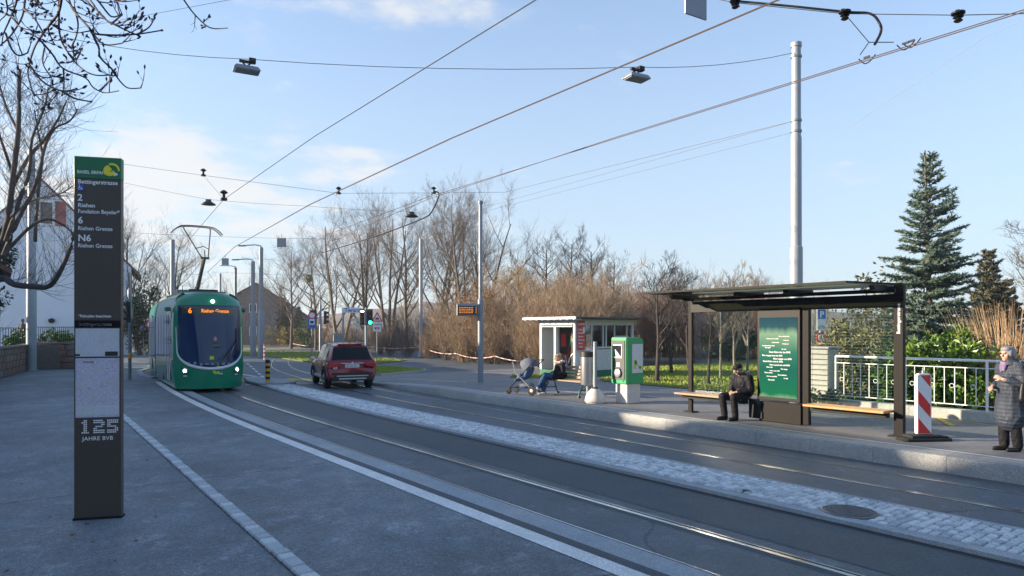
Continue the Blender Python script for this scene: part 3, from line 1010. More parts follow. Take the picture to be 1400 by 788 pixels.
# garden building at the street edge with a trellis, its eave reaching into view
gh = house('garden_house', 'grey garden house with overhanging tiled eave and lattice trellis at the street edge', 'house', -7.5, -.28, 31.6, 37.0, LZ, 4.6, 6.9, 'Y', 'house_white', over=.62, win=(('E', 0, 2.4, 1.0, 1.3),))
tr = thing('trellis', 'blue-grey wooden lattice trellis on the flank of the garden house', 'trellis', (-.12, 35.2, LZ))
for k in range(7):
    MB().bar((0, -1.1 + k * .36, .2), (0, -1.1 + k * .36, 4.2), .03, .03).build('slat', 'galvanised_pale', tr)
for k in range(12):
    MB().bar((.034, -1.15, .35 + k * .33), (.034, 1.1, .35 + k * .33), .03, .03).build('slat', 'galvanised_pale', tr)

# unseen near-side houses, added to shade the road; low roofs let sun patches through
HW = [('S', 0, 1.7, 1.0, 1.4), ('E', -1.6, 1.8, 1.0, 1.4), ('E', 1.6, 1.8, 1.0, 1.4), ('E', -1.6, 4.6, 1.0, 1.3), ('E', 1.6, 4.6, 1.0, 1.3)]
SHADE_HOUSES = [(-14.5, -8.0, -9, 3.4, 5.2, 7.2, 'house_cream', 'unseen cream house with tiled roof added for its shade, first of the near side row'),
               (-14.5, -8.0, 3.5, 11.9, 5.0, 7.2, 'house_white', 'unseen white house with tiled roof added for its shade, second of the near side row'),
               (-14.5, -8.0, 12, 20.2, 5.3, 7.15, 'house_cream', 'unseen cream house with taller tiled roof added for its shade, third of the near side row'),
               (-14.0, -8.0, 20.4, 22.7, 4.4, 5.75, 'house_white', 'unseen narrow white coach house, first low roof added to let sun onto the road'),
               (-14.5, -8.0, 22.8, 25.6, 5.3, 7.2, 'house_cream', 'unseen narrow cream house added for its shade between two low roofs of the near side row'),
               (-14.0, -8.0, 25.8, 28.6, 4.8, 6.65, 'house_white', 'unseen white coach house, second low roof added to let sun onto the kerb'),
               (-14.0, -8.0, 28.8, 34.5, 5.4, 7.1, 'house_cream', 'unseen small cream house with tiled roof added for its shade beside the garden house'),
               (-14.0, -8.0, 41.5, 50, 5.4, 7.4, 'house_white', 'unseen white house with tiled roof added for its shade beyond the garden house')]
for (x0, x1, y0, y1, e, r, m, lab) in SHADE_HOUSES:
    house('house', lab, 'house', x0, x1, y0, y1, LZ, e, r, 'Y', m, 'unseen houses added for shade along the near side of the street', win=HW[:5] if e > 5 else HW[:1])

# far house with a dark gable beyond the junction
fh = thing('house', 'dark brown house with steep gable far beyond the tram junction', 'house', tuple(at(346, 480, 105).to_2d()) + (0,), -TH + .25)
mb = MB()
prof = [(-8, 0), (8, 0), (8, 4.2), (.5, 9.2), (-8, 4.2)]
mb.add([(p[0], 0, p[1]) for p in prof] + [(p[0], 10, p[1]) for p in prof], [(0, 1, 2, 3, 4), (9, 8, 7, 6, 5)] + [(i, 5 + i, 5 + (i + 1) % 5, (i + 1) % 5) for i in range(5)])
mb.build('wall', 'sandstone_grey', fh, 1)
mb = MB()
for p in ([(8.5, 3.9), (.5, 9.22), (.5, 9.45), (8.5, 4.13)], [(-8.5, 3.9), (.5, 9.22), (.5, 9.45), (-8.5, 4.13)]):
    mb.add([(q[0], -.3, q[1]) for q in p] + [(q[0], 10.3, q[1]) for q in p], [(0, 1, 2, 3), (7, 6, 5, 4)] + [(i, 4 + i, 4 + (i + 1) % 4, (i + 1) % 4) for i in range(4)])
mb.build('roof', 'roof_tile', fh, 1)
for (u, z) in ((-4, 2), (0, 2), (4, 2), (0, 5.5)):
    f = MB().box((u, -.03, z), (1.1, .1, 1.4)).build('window', 'white_coat', fh)
    MB().box((u, -.06, z), (.9, .1, 1.2)).build('pane', 'window_dark', f)

# ------------------------------------------------------------------ kiosk
KX0, KX1, KY0, KY1, KZ = 18.75, 22.2, 20.75, 23.05, .19
ki = thing('kiosk', 'small white weatherboarded tram kiosk with flat projecting roof and green plinth', 'kiosk', (KX0, KY0, KZ))
kw, kd, kh = KX1 - KX0, KY1 - KY0, 2.32
MB().box((kw / 2, kd / 2, .12), (kw - .02, kd - .02, .36)).build('plinth', 'kiosk_green', ki)
for (x, y) in ((.07, .07), (kw - .07, .07), (.07, kd - .07), (kw - .07, kd - .07), (.07, kd * .56)):
    MB().box((x, y, .30 + kh / 2 - .05), (.14, .14, kh - .1)).build('post', 'kiosk_white', ki, bevel=.01)
for k in range(9):                          # boards of the south flank below the windows
    piece('siding_board', 'kiosk_white', ki, (kw / 2, .045, .36 + k * .098), (kw - .28, .035, .094), rot=(radians(8), 0, 0))
for k in range(9):
    piece('siding_board', 'kiosk_white', ki, (kw - .045, kd / 2, .36 + k * .098), (.035, kd - .28, .094), rot=(0, radians(-8), 0))
MB().box((kw / 2, kd - .045, .3 + kh / 2 - .06), (kw - .28, .05, kh - .12)).build('back_wall', 'kiosk_white', ki)
MB().box((kw / 2, .06, 1.26), (kw - .28, .10, .07)).build('sill', 'kiosk_white', ki)
MB().box((kw / 2, .06, 2.28), (kw - .28, .10, .16)).build('lintel', 'kiosk_white', ki)
for x in (.95, 1.62, 1.80, 2.30, 3.05):
    MB().box((x, .06, 1.745), (.055, .06, .90)).build('mullion', 'kiosk_white', ki)
MB().box((2.75, .06, 1.72), (.80, .05, .05)).build('transom', 'kiosk_white', ki)
MB().box((kw / 2, .075, 1.745), (kw - .30, .012, .90)).build('pane', 'pane_kiosk', ki)
MB().box((kw - .06, kd / 2, 1.745), (.012, kd - .3, .90)).build('pane', 'pane_kiosk', ki)
MB().box((kw - .06, kd / 2, 1.26), (.10, kd - .28, .07)).build('sill', 'kiosk_white', ki)
MB().box((kw - .06, kd / 2, 2.28), (.10, kd - .28, .16)).build('lintel', 'kiosk_white', ki)
MB().box((.06, kd / 2, 2.31), (.10, kd - .28, .10)).build('lintel', 'kiosk_white', ki)
mb = MB()
for k in range(16):                         # scalloped trim under the lintel of the open front
    mb.prism([(-.02, .18 + k * .122), (.03, .18 + k * .122), (.03, .18 + k * .122 + .116), (-.02, .18 + k * .122 + .116)], 2.17, 2.258)
    mb.lathe([(.055, -.02), (.055, .03)], 10, (0, .18 + k * .122 + .058, 2.17), 'X')
mb.build('scalloped_trim', 'kiosk_white', ki)
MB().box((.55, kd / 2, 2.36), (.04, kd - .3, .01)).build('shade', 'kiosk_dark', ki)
MB().box((kw / 2, kd / 2, 2.395), (kw + .04, kd + .04, .09)).build('wall_plate', 'kiosk_white', ki)
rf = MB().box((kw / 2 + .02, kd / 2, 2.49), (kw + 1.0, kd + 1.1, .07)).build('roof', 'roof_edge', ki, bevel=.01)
MB().box((-.49 + .012, kd / 2, 2.485), (.05, kd + 1.14, .10)).build('fascia', 'kiosk_white', rf)
for k in range(9):
    piece('rafter', 'kiosk_white', rf, (kw / 2, -.42 + k * (kd + .84) / 8, 2.42), (kw + .86, .06, .06)) if False else piece('rafter', 'kiosk_white', rf, (-.26, -.42 + k * (kd + .84) / 8, 2.425), (.42, .06, .055))
# the open front: dark inside wall covered with graffiti
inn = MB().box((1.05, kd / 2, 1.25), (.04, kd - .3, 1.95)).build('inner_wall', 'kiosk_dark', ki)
R = random.Random(9)
for k in range(16):
    yy, zz = R.uniform(.3, kd - .35), R.uniform(.55, 1.9)
    pts = [(1.02, yy + sin(q * .7 + k) * .25 * q / 6, zz + cos(q * .9 + k * 2) * .22) for q in range(7)]
    MB().tube(catmull(pts, 3), .016 + .012 * (k % 2), 4, flat=.4).build('graffiti', ['white_letter', 'machine_green', 'sign_red', 'white_letter'][k % 4], inn)
MB().box((1.02, kd * .82, 1.55), (.01, .32, .55)).build('picture', 'sign_red', inn)
MB().box((1.02, kd * .80, .75), (.01, .45, .38)).build('picture', 'shutter_red', inn)
MB().box((1.02, kd * .35, 1.98), (.01, .75, .28)).build('picture', 'shutter_red', inn)
# red notice board on the corner post
rbn = thing('notice_board', 'red notice board with white lettering on the corner of the kiosk', 'notice board', (KX0 - .02, KY0 - .03, KZ))
MB().box((.30, -.012, 1.78), (.40, .025, 1.20)).build('board', 'sign_red', rbn)
text('lettering', 'Laden', .17, 'white_letter', rbn, (.12, -.028, 2.2), bold=.006)
for k, wd in enumerate(['Kaffee', 'Gipfeli', 'Snacks', 'Zeitung', 'Glace', 'Tabak']):
    text('lettering', wd, .11, 'white_letter', rbn, (.13, -.028, 1.98 - k * .14), bold=.003)
MB().box((.44, -.03, 1.99), (.10, .006, .26)).build('slip', 'white_coat', rbn)

# ------------------------------------------------------------------ tram shelter
SX, SY0, SY1 = 13.0, 5.62, 10.42
sh = thing('tram_shelter', 'bronze and glass tram shelter with a flat roof and wooden benches on the platform', 'shelter', (SX, SY0, PZ))
L = SY1 - SY0
zt = 2.62                                  # underside of the roof beams
MB().box((-.02, .06, 1.38), (.10, .17, 2.76)).build('post', 'bronze', sh, bevel=.008)
MB().box((0, L - .07, 1.31), (.07, .11, 2.62)).build('post', 'bronze', sh, bevel=.008)
MB().box((0, 1.86, 1.19), (.10, .17, 2.34)).build('post', 'bronze', sh, bevel=.008)
for (y, w) in ((.06, .34), (L - .07, .26)):
    MB().box((0, y, .012), (.24, w, .024)).build('foot_plate', 'black_metal', sh)
bm = MB().box((0, L / 2, 2.46), (.14, L - .26, .24)).build('beam', 'black_metal', sh)
MB().box((-.30, L / 2, 2.63), (.05, L - .02, .07)).build('beam', 'bronze', sh)
rt = MB()
rt.prism([(-1.42, .32), (.14, .02), (.14, L + .12), (-1.42, L + .12)], 2.742, 2.768)
ro = rt.build('roof', 'pane_roof', sh)
MB().bar((-1.43, .31, 2.755), (-1.43, L + .12, 2.755), .02, .036).build('roof_edge', 'bronze', ro)
MB().bar((.15, .02, 2.755), (.15, L + .12, 2.755), .02, .036).build('roof_edge', 'bronze', ro)
MB().bar((-1.415, .31, 2.755), (.135, .015, 2.755), .02, .034).build('roof_edge', 'bronze', ro)
MB().bar((-1.415, L + .13, 2.755), (.135, L + .13, 2.755), .02, .034).build('roof_edge', 'bronze', ro)
MB().prism([(-1.0, .30), (-.1, .12), (-.1, L - .9), (-1.0, L - .9)], 2.715, 2.732).build('ceiling_panel', 'galvanised_pale', ro)
for y in (.2, 1.86, 2.98, L - .1):
    MB().box((-.28, y, 2.68), (.95, .09, .10)).build('bracket', 'black_metal', sh)
# glass: two tall panes, one left of and one right of the poster
pn = MB().box((.03, 3.93, 1.29), (.012, 1.55, 2.06)).build('pane', 'pane', sh)
pn = MB().box((.03, .98, 1.29), (.012, 1.53, 2.06)).build('pane', 'pane_lines', sh)
MB().box((.03, .98, .17), (.012, 1.53, .14)).build('pane', 'pane', sh)
for (y, l) in ((.98, .03), (3.93, .03)):
    MB().box((.045, y, 1.28), (.012, .02, 2.1)).build('joint_strip', 'pane', sh)
# benches
for (y0, y1, nm) in ((3.10, L + .10, 0), (.16, 1.70, 1)):
    be = MB().box((-.20, (y0 + y1) / 2, .455), (.42, y1 - y0, .045)).build('bench_seat', 'wood_orange' if nm else 'wood_bench', sh, bevel=.01)
    MB().box((-.14, (y0 + y1) / 2, .385), (.16, y1 - y0 - .1, .095)).build('bench_beam', 'black_metal', be)
    for yy in (y0 + .25, y1 - .25):
        MB().box((-.05, yy, .39), (.30, .06, .05)).build('bench_bracket', 'black_metal', be)
# poster case
pc = thing('poster_case', 'tall black poster case with a green poster of white greetings in the tram shelter', 'poster case', (SX - .03, SY0 + 2.42, PZ))
MB().box((0, 0, 1.42), (.13, .98, 1.94)).build('case', 'black_metal', pc, bevel=.012)
po = MB().box((-.068, .0, 1.36), (.006, .86, 1.66)).build('poster', 'poster_green', pc) if 'poster_green' in MATS else None
MB().box((0, -.04, .22), (.12, .92, .42)).build('base_panel', 'bronze', pc, bevel=.006)
mb = MB()
mb.prism([(-.2, .05), (.13, .05), (.13, .45), (0, .45), (-.14, .32), (-.2, .18)], -.09, .09, Matrix.Translation((0, .55, 0)) @ Matrix.Rotation(pi / 2, 4, 'Z') @ Matrix.Rotation(pi / 2, 4, 'X'))
mb.build('bin', 'black_metal', pc, bevel=.01)
for yy in (-.42, .42):
    MB().box((0, yy, .025), (.06, .08, .05)).build('foot', 'black_metal', pc)

lines = [(.50, .030, 'Have a safe journey', .02), (.565, .028, 'Goede reis met de BVB', -.30), (.60, .028, 'trevlig resa', .14), (.66, .030, 'Iyi yolculuklar', -.16), (.695, .032, 'Srecan put', .12),
         (.75, .030, 'Szczesliwej drogi z BVB', -.42), (.80, .028, 'Boa viagem', -.34), (.83, .028, 'Bun viadi', .10), (.92, .050, 'Gute Fahrt mit der BVB', -.24), (1.01, .046, 'Bon voyage avec les BVB', -.42),
         (1.09, .046, 'Buon viaggio con BVB', -.12), (1.165, .048, 'Gueti Fahrt mit dr BVB', -.40), (1.25, .042, 'Have a good trip with BVB', -.22), (1.31, .034, 'Buen viaje', -.30), (1.345, .032, 'Bon voyage', .08), (1.40, .030, 'Dobra cesta s BVB', -.22),
         (1.455, .034, 'Hyvaa matkaa', -.36), (1.50, .034, 'Buna calatorie', .0), (1.55, .032, 'God tur med BVB', -.30), (1.58, .034, 'Jo utat', .16), (1.64, .034, 'Kalo taxidi', -.26)]
for (dz, sz, tx_, yy) in lines:
    text('lettering', tx_, sz, 'white_letter', po, (-.0735, -yy * .86, 2.19 - dz * .80), (pi / 2, 0, -pi / 2), bold=.0006)
ps = sh.children[0]
text('lettering', 'Bettingerstrasse', .084, 'white_letter', ps, (-.073, .03, 1.86), (pi / 2, -pi / 2, -pi / 2), bold=.0008)

# ------------------------------------------------------------------ vegetation
def twigs(polys, n=4):
    """Many tapering branches in one mesh. polys: lists of (point, radius)."""
    V, Fc = [], []
    cs = [(cos(2 * pi * j / n), sin(2 * pi * j / n)) for j in range(n)]
    for pl in polys:
        k = len(V)
        m = len(pl)
        for i in range(m):
            p, r = pl[i]
            q = pl[min(i + 1, m - 1)][0]; o = pl[max(i - 1, 0)][0]
            dx, dy, dz = q[0] - o[0], q[1] - o[1], q[2] - o[2]
            l = sqrt(dx * dx + dy * dy + dz * dz) or 1
            dx, dy, dz = dx / l, dy / l, dz / l
            if abs(dz) > .95:
                ux, uy, uz = 1 - dx * dx, -dx * dy, -dx * dz
            else:
                ux, uy, uz = -dz * dx, -dz * dy, 1 - dz * dz
            l = sqrt(ux * ux + uy * uy + uz * uz)
            ux, uy, uz = ux / l, uy / l, uz / l
            vx, vy, vz = dy * uz - dz * uy, dz * ux - dx * uz, dx * uy - dy * ux
            for c, s in cs:
                V.append((p[0] + (ux * c + vx * s) * r, p[1] + (uy * c + vy * s) * r, p[2] + (uz * c + vz * s) * r))
        for i in range(m - 1):
            for j in range(n):
                a, b = k + i * n + j, k + i * n + (j + 1) % n
                Fc.append((a, b, b + n, a + n))
    return V, Fc


def mesh_of(name, V, Fc, m, smooth=True):
    me = bpy.data.meshes.new(name)
    me.from_pydata(V, [], Fc)
    if smooth:
        me.polygons.foreach_set('use_smooth', [True] * len(me.polygons))
    me.materials.append(MATS[m])
    return me


def branch(R, p, d, L, r, up, wob, n):
    """One branch: a wandering line from p towards d, pulled up (or down) by up."""
    out = [((p[0], p[1], p[2]), r)]
    d = Vector(d).normalized(); p = Vector(p)
    for i in range(n):
        d = (d + Vector((R.uniform(-wob, wob), R.uniform(-wob, wob), R.uniform(-wob, wob) + up))).normalized()
        p = p + d * (L / n)
        out.append(((p.x, p.y, p.z), r * (1 - .8 * (i + 1) / n)))
    return out


def side(R, pl, t, ang):
    """Point at fraction t of a branch and a direction leaving it at angle ang."""
    i = min(int(t * (len(pl) - 1)), len(pl) - 2)
    f = t * (len(pl) - 1) - i
    a, b = Vector(pl[i][0]), Vector(pl[i + 1][0])
    d = (b - a).normalized()
    q = Vector((R.uniform(-1, 1), R.uniform(-1, 1), R.uniform(-.6, 1)))
    q = (q - d * q.dot(d)).normalized()
    return a.lerp(b, f), d * cos(ang) + q * sin(ang), pl[i][1] * (1 - f) + pl[i + 1][1] * f


def bare_tree(seed, H, r0, clear=.25, limbs=14, subs=7, tw=6, fine=4, spread=.55, lean=.05, up=.06, stems=1, limb_len=.45, wob=.08):
    R = random.Random(seed)
    wood, thin = [], []
    for sN in range(stems):
        a = R.uniform(0, 2 * pi)
        k = 0 if stems == 1 else .22
        base = Vector((cos(a) * r0 * 1.5 * (stems > 1), sin(a) * r0 * 1.5 * (stems > 1), 0))
        tk = branch(R, base, (cos(a) * k, sin(a) * k, 1), H * R.uniform(.82, 1) * .92, r0, .03, lean, 12)
        tk[0] = (tk[0][0], r0 * 1.25)
        wood.append(tk)
        nl = limbs // stems
        for i in range(nl):
            t = clear + (1 - clear) * (i + R.random()) / nl
            p, d, r = side(R, tk, min(t, .99), R.uniform(spread * .7, spread * 1.35))
            L1 = H * limb_len * (1.15 - .75 * t) * R.uniform(.75, 1.2)
            lb = branch(R, p, d, L1, max(r * .58, .016), up, wob, 9)
            wood.append(lb)
            for j in range(subs):
                p, d, r = side(R, lb, R.uniform(.15, .98), R.uniform(.45, .95))
                b = branch(R, p, d, L1 * R.uniform(.3, .55), max(r * .55, .011), up * .8, wob * 1.3, 6)
                thin.append(b)
                for q in range(tw):
                    p, d, r = side(R, b, R.uniform(.15, .98), R.uniform(.4, .9))
                    c = branch(R, p, d, L1 * R.uniform(.14, .26), max(r * .6, .0075), up, wob * 1.6, 3)
                    thin.append(c)
                    for w in range(fine):
                        p, d, r = side(R, c, R.uniform(.2, 1), R.uniform(.4, .9))
                        thin.append(branch(R, p, d, L1 * R.uniform(.07, .15), .006, up, .1, 2))
    return wood, thin


def plant_meshes(name, wood, thin, mw, mt, nw=6, nt_=3):
    return mesh_of('trunk', *twigs(wood, nw), mw), mesh_of('twigs', *twigs(thin, nt_), mt)


def place(name, label, cat, meshes, loc, rz=0, s=1., group=None, sz=None):
    t = thing(name, label, cat, loc, rz, group)
    t.scale = (s, s, sz or s)
    for me in meshes:
        link(me.name, me, None, t)
    return t


def leaf_cloud(R, n, shape, size, hang=0., fold=.25, vol=.35):
    """n small folded leaves filling a volume: shape(R) gives a point and an outward direction."""
    V, Fc = [], []
    for _ in range(n):
        p, o = shape(R)
        s = size * R.uniform(.6, 1.4)
        d = (Vector(o) + Vector((R.uniform(-.8, .8), R.uniform(-.8, .8), R.uniform(-.8, .8) - hang))).normalized()
        w = d.cross(Vector((R.uniform(-1, 1), R.uniform(-1, 1), R.uniform(-1, 1)))).normalized()
        u = d.cross(w) * fold * s
        p = Vector(p)
        k = len(V)
        V += [tuple(p), tuple(p + d * s * .55 + w * s * .28 + u), tuple(p + d * s), tuple(p + d * s * .55 - w * s * .28 + u)]
        Fc += [(k, k + 1, k + 2), (k, k + 2, k + 3)]
    return V, Fc


def clumps(R, c, rad, n, sq=(1, 1, 1)):
    """Sampler over n clumps spread through an ellipsoid: leaves crowd into the clumps and leave gaps between."""
    cl = []
    for _ in range(n):
        v = Vector((R.gauss(0, 1), R.gauss(0, 1), R.gauss(0, 1))).normalized() * R.uniform(.35, 1)
        cl.append((Vector((c[0] + v.x * rad * sq[0], c[1] + v.y * rad * sq[1], c[2] + v.z * rad * sq[2])), rad * R.uniform(.16, .34)))

    def f(Q):
        p, r = Q.choice(cl)
        v = Vector((Q.gauss(0, 1), Q.gauss(0, 1), Q.gauss(0, 1))).normalized()
        return p + v * r * Q.uniform(.4, 1), v
    return f


# tall bare trees along the far side of the junction
TREES = [plant_meshes('t', *bare_tree(s, 16, .22, cl, 16, 8, 6, 5, sp, .05, up, st, .5), 'bark', 'bark') for s, cl, sp, up, st in
         ((1, .22, .85, .05, 1), (2, .12, .7, .06, 3), (3, .26, .9, .045, 1), (4, .15, .65, .06, 2))]
G_T = 'tall bare trees behind the junction'
R = random.Random(21)
TL = [(398, 80, 12.5, 0, 'wide bare tree with low spreading limbs, farthest left of the junction trees'), (432, 78, 13.2, 2, 'bare tree with a nest of mistletoe behind the blue bus stop sign'),
      (466, 74, 14.6, 1, 'many-stemmed bare tree rising behind the street name sign'), (498, 72, 16.0, 3, 'tall twin-stemmed bare tree behind the green traffic light'),
      (530, 70, 15.4, 1, 'tall many-stemmed bare tree behind the triangular warning sign'), (556, 66, 14.6, 0, 'bare tree with straight trunk beside the grey pole without wires'),
      (590, 64, 16.6, 3, 'tallest bare tree, above the start of the red and white tape'), (622, 62, 14.8, 2, 'bare tree just short of the pole with the departure display'),
      (648, 60, 14.6, 1, 'many-stemmed bare tree behind the departure display pole'), (676, 60, 13.0, 3, 'twin-stemmed bare tree where the brown thicket rises')]
for i, (px, zc, h, k, lab) in enumerate(TL):
    p = at(px, 480, zc)
    place('bare_tree', lab, 'tree', TREES[k], (p.x, p.y, -.05), R.uniform(0, 6), h / 16, G_T)
# a ball of mistletoe in the second tree
p = at(422, 381, 77)
tag(MB().ico((0, 0, 0), .45, 3, jit=.25, seed=2).build('mistletoe', 'leaf_olive'), 'round ball of mistletoe high in a bare tree', 'mistletoe').location = p

# dark fine-twigged alders above the thicket
ALD = [plant_meshes('a', *bare_tree(s, 10, .15, .15, 30, 6, 5, 3, 1.05, .03, .05, 1, .30), 'bark_dark', 'bark_dark') for s in (31, 32)]
for i, (px, zc, h, lab) in enumerate(((716, 52, 9.0, 'small dark alder with fine twigs at the start of the alder row'), (748, 50, 10.2, 'dark alder with pointed top, second in the row above the thicket'),
                                      (772, 50, 10.8, 'tallest dark alder in the row above the kiosk'), (796, 51, 9.2, 'slender dark alder between two taller ones above the kiosk'),
                                      (815, 49, 10.0, 'dark alder with wide crown near the end of the row'), (836, 50, 8.8, 'short dark alder at the end of the row over the kiosk roof edge'))):
    p = at(px, 480, zc)
    place('alder_tree', lab, 'tree', ALD[i % 2], (p.x, p.y, .1), i * 1.3, h / 10, 'alders above the thicket')


# brown thicket: upright bushes side by side
def bush(seed, H, stems, mw, mt, spread=.55, tw=9, fine=5, droop=.0, th=.010):
    R = random.Random(seed)
    wood, thin = [], []
    for i in range(stems):
        a, rr = R.uniform(0, 2 * pi), R.uniform(0, .5) * H * .3
        L = H * R.uniform(.6, 1.05)
        st = branch(R, (cos(a) * rr, sin(a) * rr, 0), (cos(a) * spread * R.uniform(.2, 1), sin(a) * spread * R.uniform(.2, 1), 1), L, .022, .01, .12, 6)
        wood.append(st)
        for j in range(tw):
            p, d, r = side(R, st, R.uniform(.12, .98), R.uniform(.35, .9))
            b = branch(R, p, d, L * R.uniform(.15, .38), th * 1.2, .05 - droop, .2, 3)
            thin.append(b)
            for q in range(fine):
                p, d, r = side(R, b, R.uniform(.1, 1), R.uniform(.4, 1))
                thin.append(branch(R, p, d, L * R.uniform(.05, .14), th, .03 - droop, .2, 2))
    return plant_meshes('b', wood, thin, mw, mt, 4, 3)


BUSH = [bush(41, 4.2, 46, 'bark', 'twig_brown'), bush(42, 4.2, 46, 'twig_brown', 'twig_brown', .7), bush(43, 4.2, 42, 'bark', 'twig_brown', .6), bush(44, 4.2, 30, 'bark', 'bark', .75, 8, 4)]
R = random.Random(13)
G_B = 'brown bare bushes of the thicket'
n = 0
for row in range(3):
    y = 27.5
    while y < 72:
        x = 25.6 + row * 2.6 + R.uniform(-.5, .5) + max(0, (y - 45)) * .12
        if y < x * .967 + 2.0:
            y += 1.0
            continue
        h = (3.0, 4.3, 5.6)[row] * R.uniform(.80, 1.2) * (1 if y < 44 else .62)
        if row == 0 and y < 33:
            h *= 1.2
        place('bush', 'brown leafless bush in the dense thicket behind the taped-off plaza', 'bush', BUSH[n % 3 if y < 44 else 3 if n % 3 else 0], (x, y, 0), R.uniform(0, 6), h / 4.2 * 1.08, G_B)
        n += 1
        y += R.uniform(2.4, 3.4) * (1.35 if y > 46 else 1)
for i, (px, zc, h) in enumerate(((745, 40, 4.4), (765, 41, 4.8), (785, 40, 4.6), (806, 42, 4.8), (826, 41, 4.0), (775, 46, 5.4), (815, 47, 5.0), (795, 38, 3.6))):
    p = at(px, 480, zc)
    place('bush', 'brown leafless bush in the thicket behind the kiosk', 'bush', BUSH[i % 3], (p.x, p.y, .1), i * 2., h / 4.2, 'brown bare bushes behind the kiosk')
# a golden larch-like crown in the thicket
p = at(708, 480, 49)
wd, tn = bare_tree(55, 8, .12, .2, 18, 5, 4, 2, .9, .04, .04, 1, .3)
t = place('larch_tree', 'golden-leaved young larch standing out of the brown thicket', 'tree', plant_meshes('l', wd, tn, 'bark', 'twig_brown'), (p.x, p.y, 0), 0, .92)
R = random.Random(6)
link('crown', mesh_of('crown', *leaf_cloud(R, 1500, clumps(R, (0, 0, 5.9), 1.7, 30, (1, 1, 1.1)), .11), 'leaf_gold', False), None, t)
for k, (px, zc, h, lab) in enumerate(((652, 46, 4.8, 'rust-brown young hornbeam keeping its dry leaves beside the display pole'),)):
    p = at(px, 480, zc)
    t = place('hornbeam', lab, 'tree', BUSH[2], (p.x, p.y, 0), 1, h / 4.2)
    link('crown', mesh_of('crown', *leaf_cloud(R, 1600, clumps(R, (0, 0, 3.0), 1.3, 26, (1, 1, 1.3)), .10), 'leaf_dry', False), None, t)

# small trees and shrubs of the lawn, and the hazy wood behind
ORCH = [plant_meshes('o', *bare_tree(s, 4.2, .085, .30, 9, 7, 6, 4, .85, .06, .09, 1, .62), 'bark_dark', 'bark_dark') for s in (61, 62, 63)]
for i, (px, zc, h, lab) in enumerate(((898, 25.5, 4.3, 'dark bare orchard tree with spreading limbs next to the ticket machine'), (918, 30, 4.1, 'bare orchard tree behind the spreading one on the lawn'),
                                      (941, 33, 3.9, 'bare orchard tree seen beside the shelter end post'), (968, 24, 3.0, 'stumpy pale-stemmed orchard tree seen through the shelter glass'))):
    p = at(px, 480, zc)
    place('orchard_tree', lab, 'tree', ORCH[i % 3], (p.x, p.y, PZ), i * 1.7 + .4, h / 4.2, 'orchard trees on the lawn')
YT = plant_meshes('o', *bare_tree(66, 3.6, .05, .3, 14, 5, 5, 3, .5, .06, .10, 1, .5), 'bark_pale', 'bark_pale')
for i, (px, zc, lab) in enumerate(((985, 27, 'slim pale young tree on the lawn seen behind the cap of the seated man'), (1004, 25, 'pale feathery young tree just past the seated man'), (1022, 29, 'pale feathery young tree nearest the poster case'))):
    p = at(px, 480, zc)
    place('young_tree', lab, 'tree', YT, (p.x, p.y, PZ), i * 2.2, 1 + .1 * i, 'pale young trees on the lawn')
PINK = bush(71, 4.0, 40, 'twig_rust', 'twig_rust', .6, 9, 5)
for i, (px, zc, h) in enumerate(((886, 46, 4.6), (905, 48, 5.2), (924, 47, 4.7), (945, 50, 5.4), (870, 50, 4.4), (1032, 46, 4.6), (1050, 50, 4.4), (960, 44, 3.6))):
    p = at(px, 480, zc)
    place('shrub', 'reddish leafless shrub at the far edge of the lawn', 'shrub', PINK, (p.x, p.y, PZ), i * 1.1, h / 4, 'reddish shrubs at the far edge of the lawn')
FARW = [plant_meshes('w', *bare_tree(s, 13, .22, .15, 12, 6, 5, 3, .6, .05, .07, 2), 'bark_pale', 'bark_pale', 5, 3) for s in (81, 82)]
R = random.Random(17)
n = 0
for row, zc in enumerate((95, 125, 165)):
    for px in range(838 + row * 9, 1130, 17):
        p = at(px + R.uniform(-5, 5), 470, zc + R.uniform(-9, 9))
        place('wood_tree', 'pale bare tree of the hazy wood beyond the lawn', 'tree', FARW[n % 2], (p.x, p.y, 0), R.uniform(0, 6), (.50, .72, .98)[row] * R.uniform(.85, 1.12), 'trees of the hazy wood beyond the lawn')
        n += 1
for i, (px, zc, h) in enumerate(((180, 95, 11), (220, 110, 12), (262, 100, 10), (300, 120, 11), (322, 115, 12), (345, 120, 13), (372, 118, 12), (388, 112, 10), (412, 115, 10), (440, 110, 9), (560, 100, 10), (610, 95, 10), (680, 85, 10), (720, 85, 9))):
    p = at(px, 475, zc)
    place('wood_tree', 'pale bare tree in the far background beyond the junction', 'tree', FARW[i % 2], (p.x, p.y, 0), i * 1.9, h / 13, 'far trees beyond the junction')
wood = MB()
R = random.Random(2)
hill = []
for i in range(60):
    hill.append(0)
rows = []
for j in range(9):
    r_ = []
    for i in range(61):
        a = -radians(60) + i * radians(150) / 60
        d = 175 + j * 22
        h = (0, 4, 9, 13, 15.5, 16.5, 15, 12, 0)[j] * (.8 + .25 * sin(i * .7) + .12 * sin(i * 1.9 + j)) * (.42 + .58 * sst(14, 26, i)) * (1 - .85 * sst(33, 38, i))
        r_.append((sin(a + TH) * d, cos(a + TH) * d, h - .3))
    rows.append(r_)
mb = MB().grid(rows)
mat('far_wood', (.15, .125, .10), .95, var=.4, scale=.25, bump=1., bscale=1.2)
tag(mb.build('hills', 'far_wood', smooth=60), kind='structure')


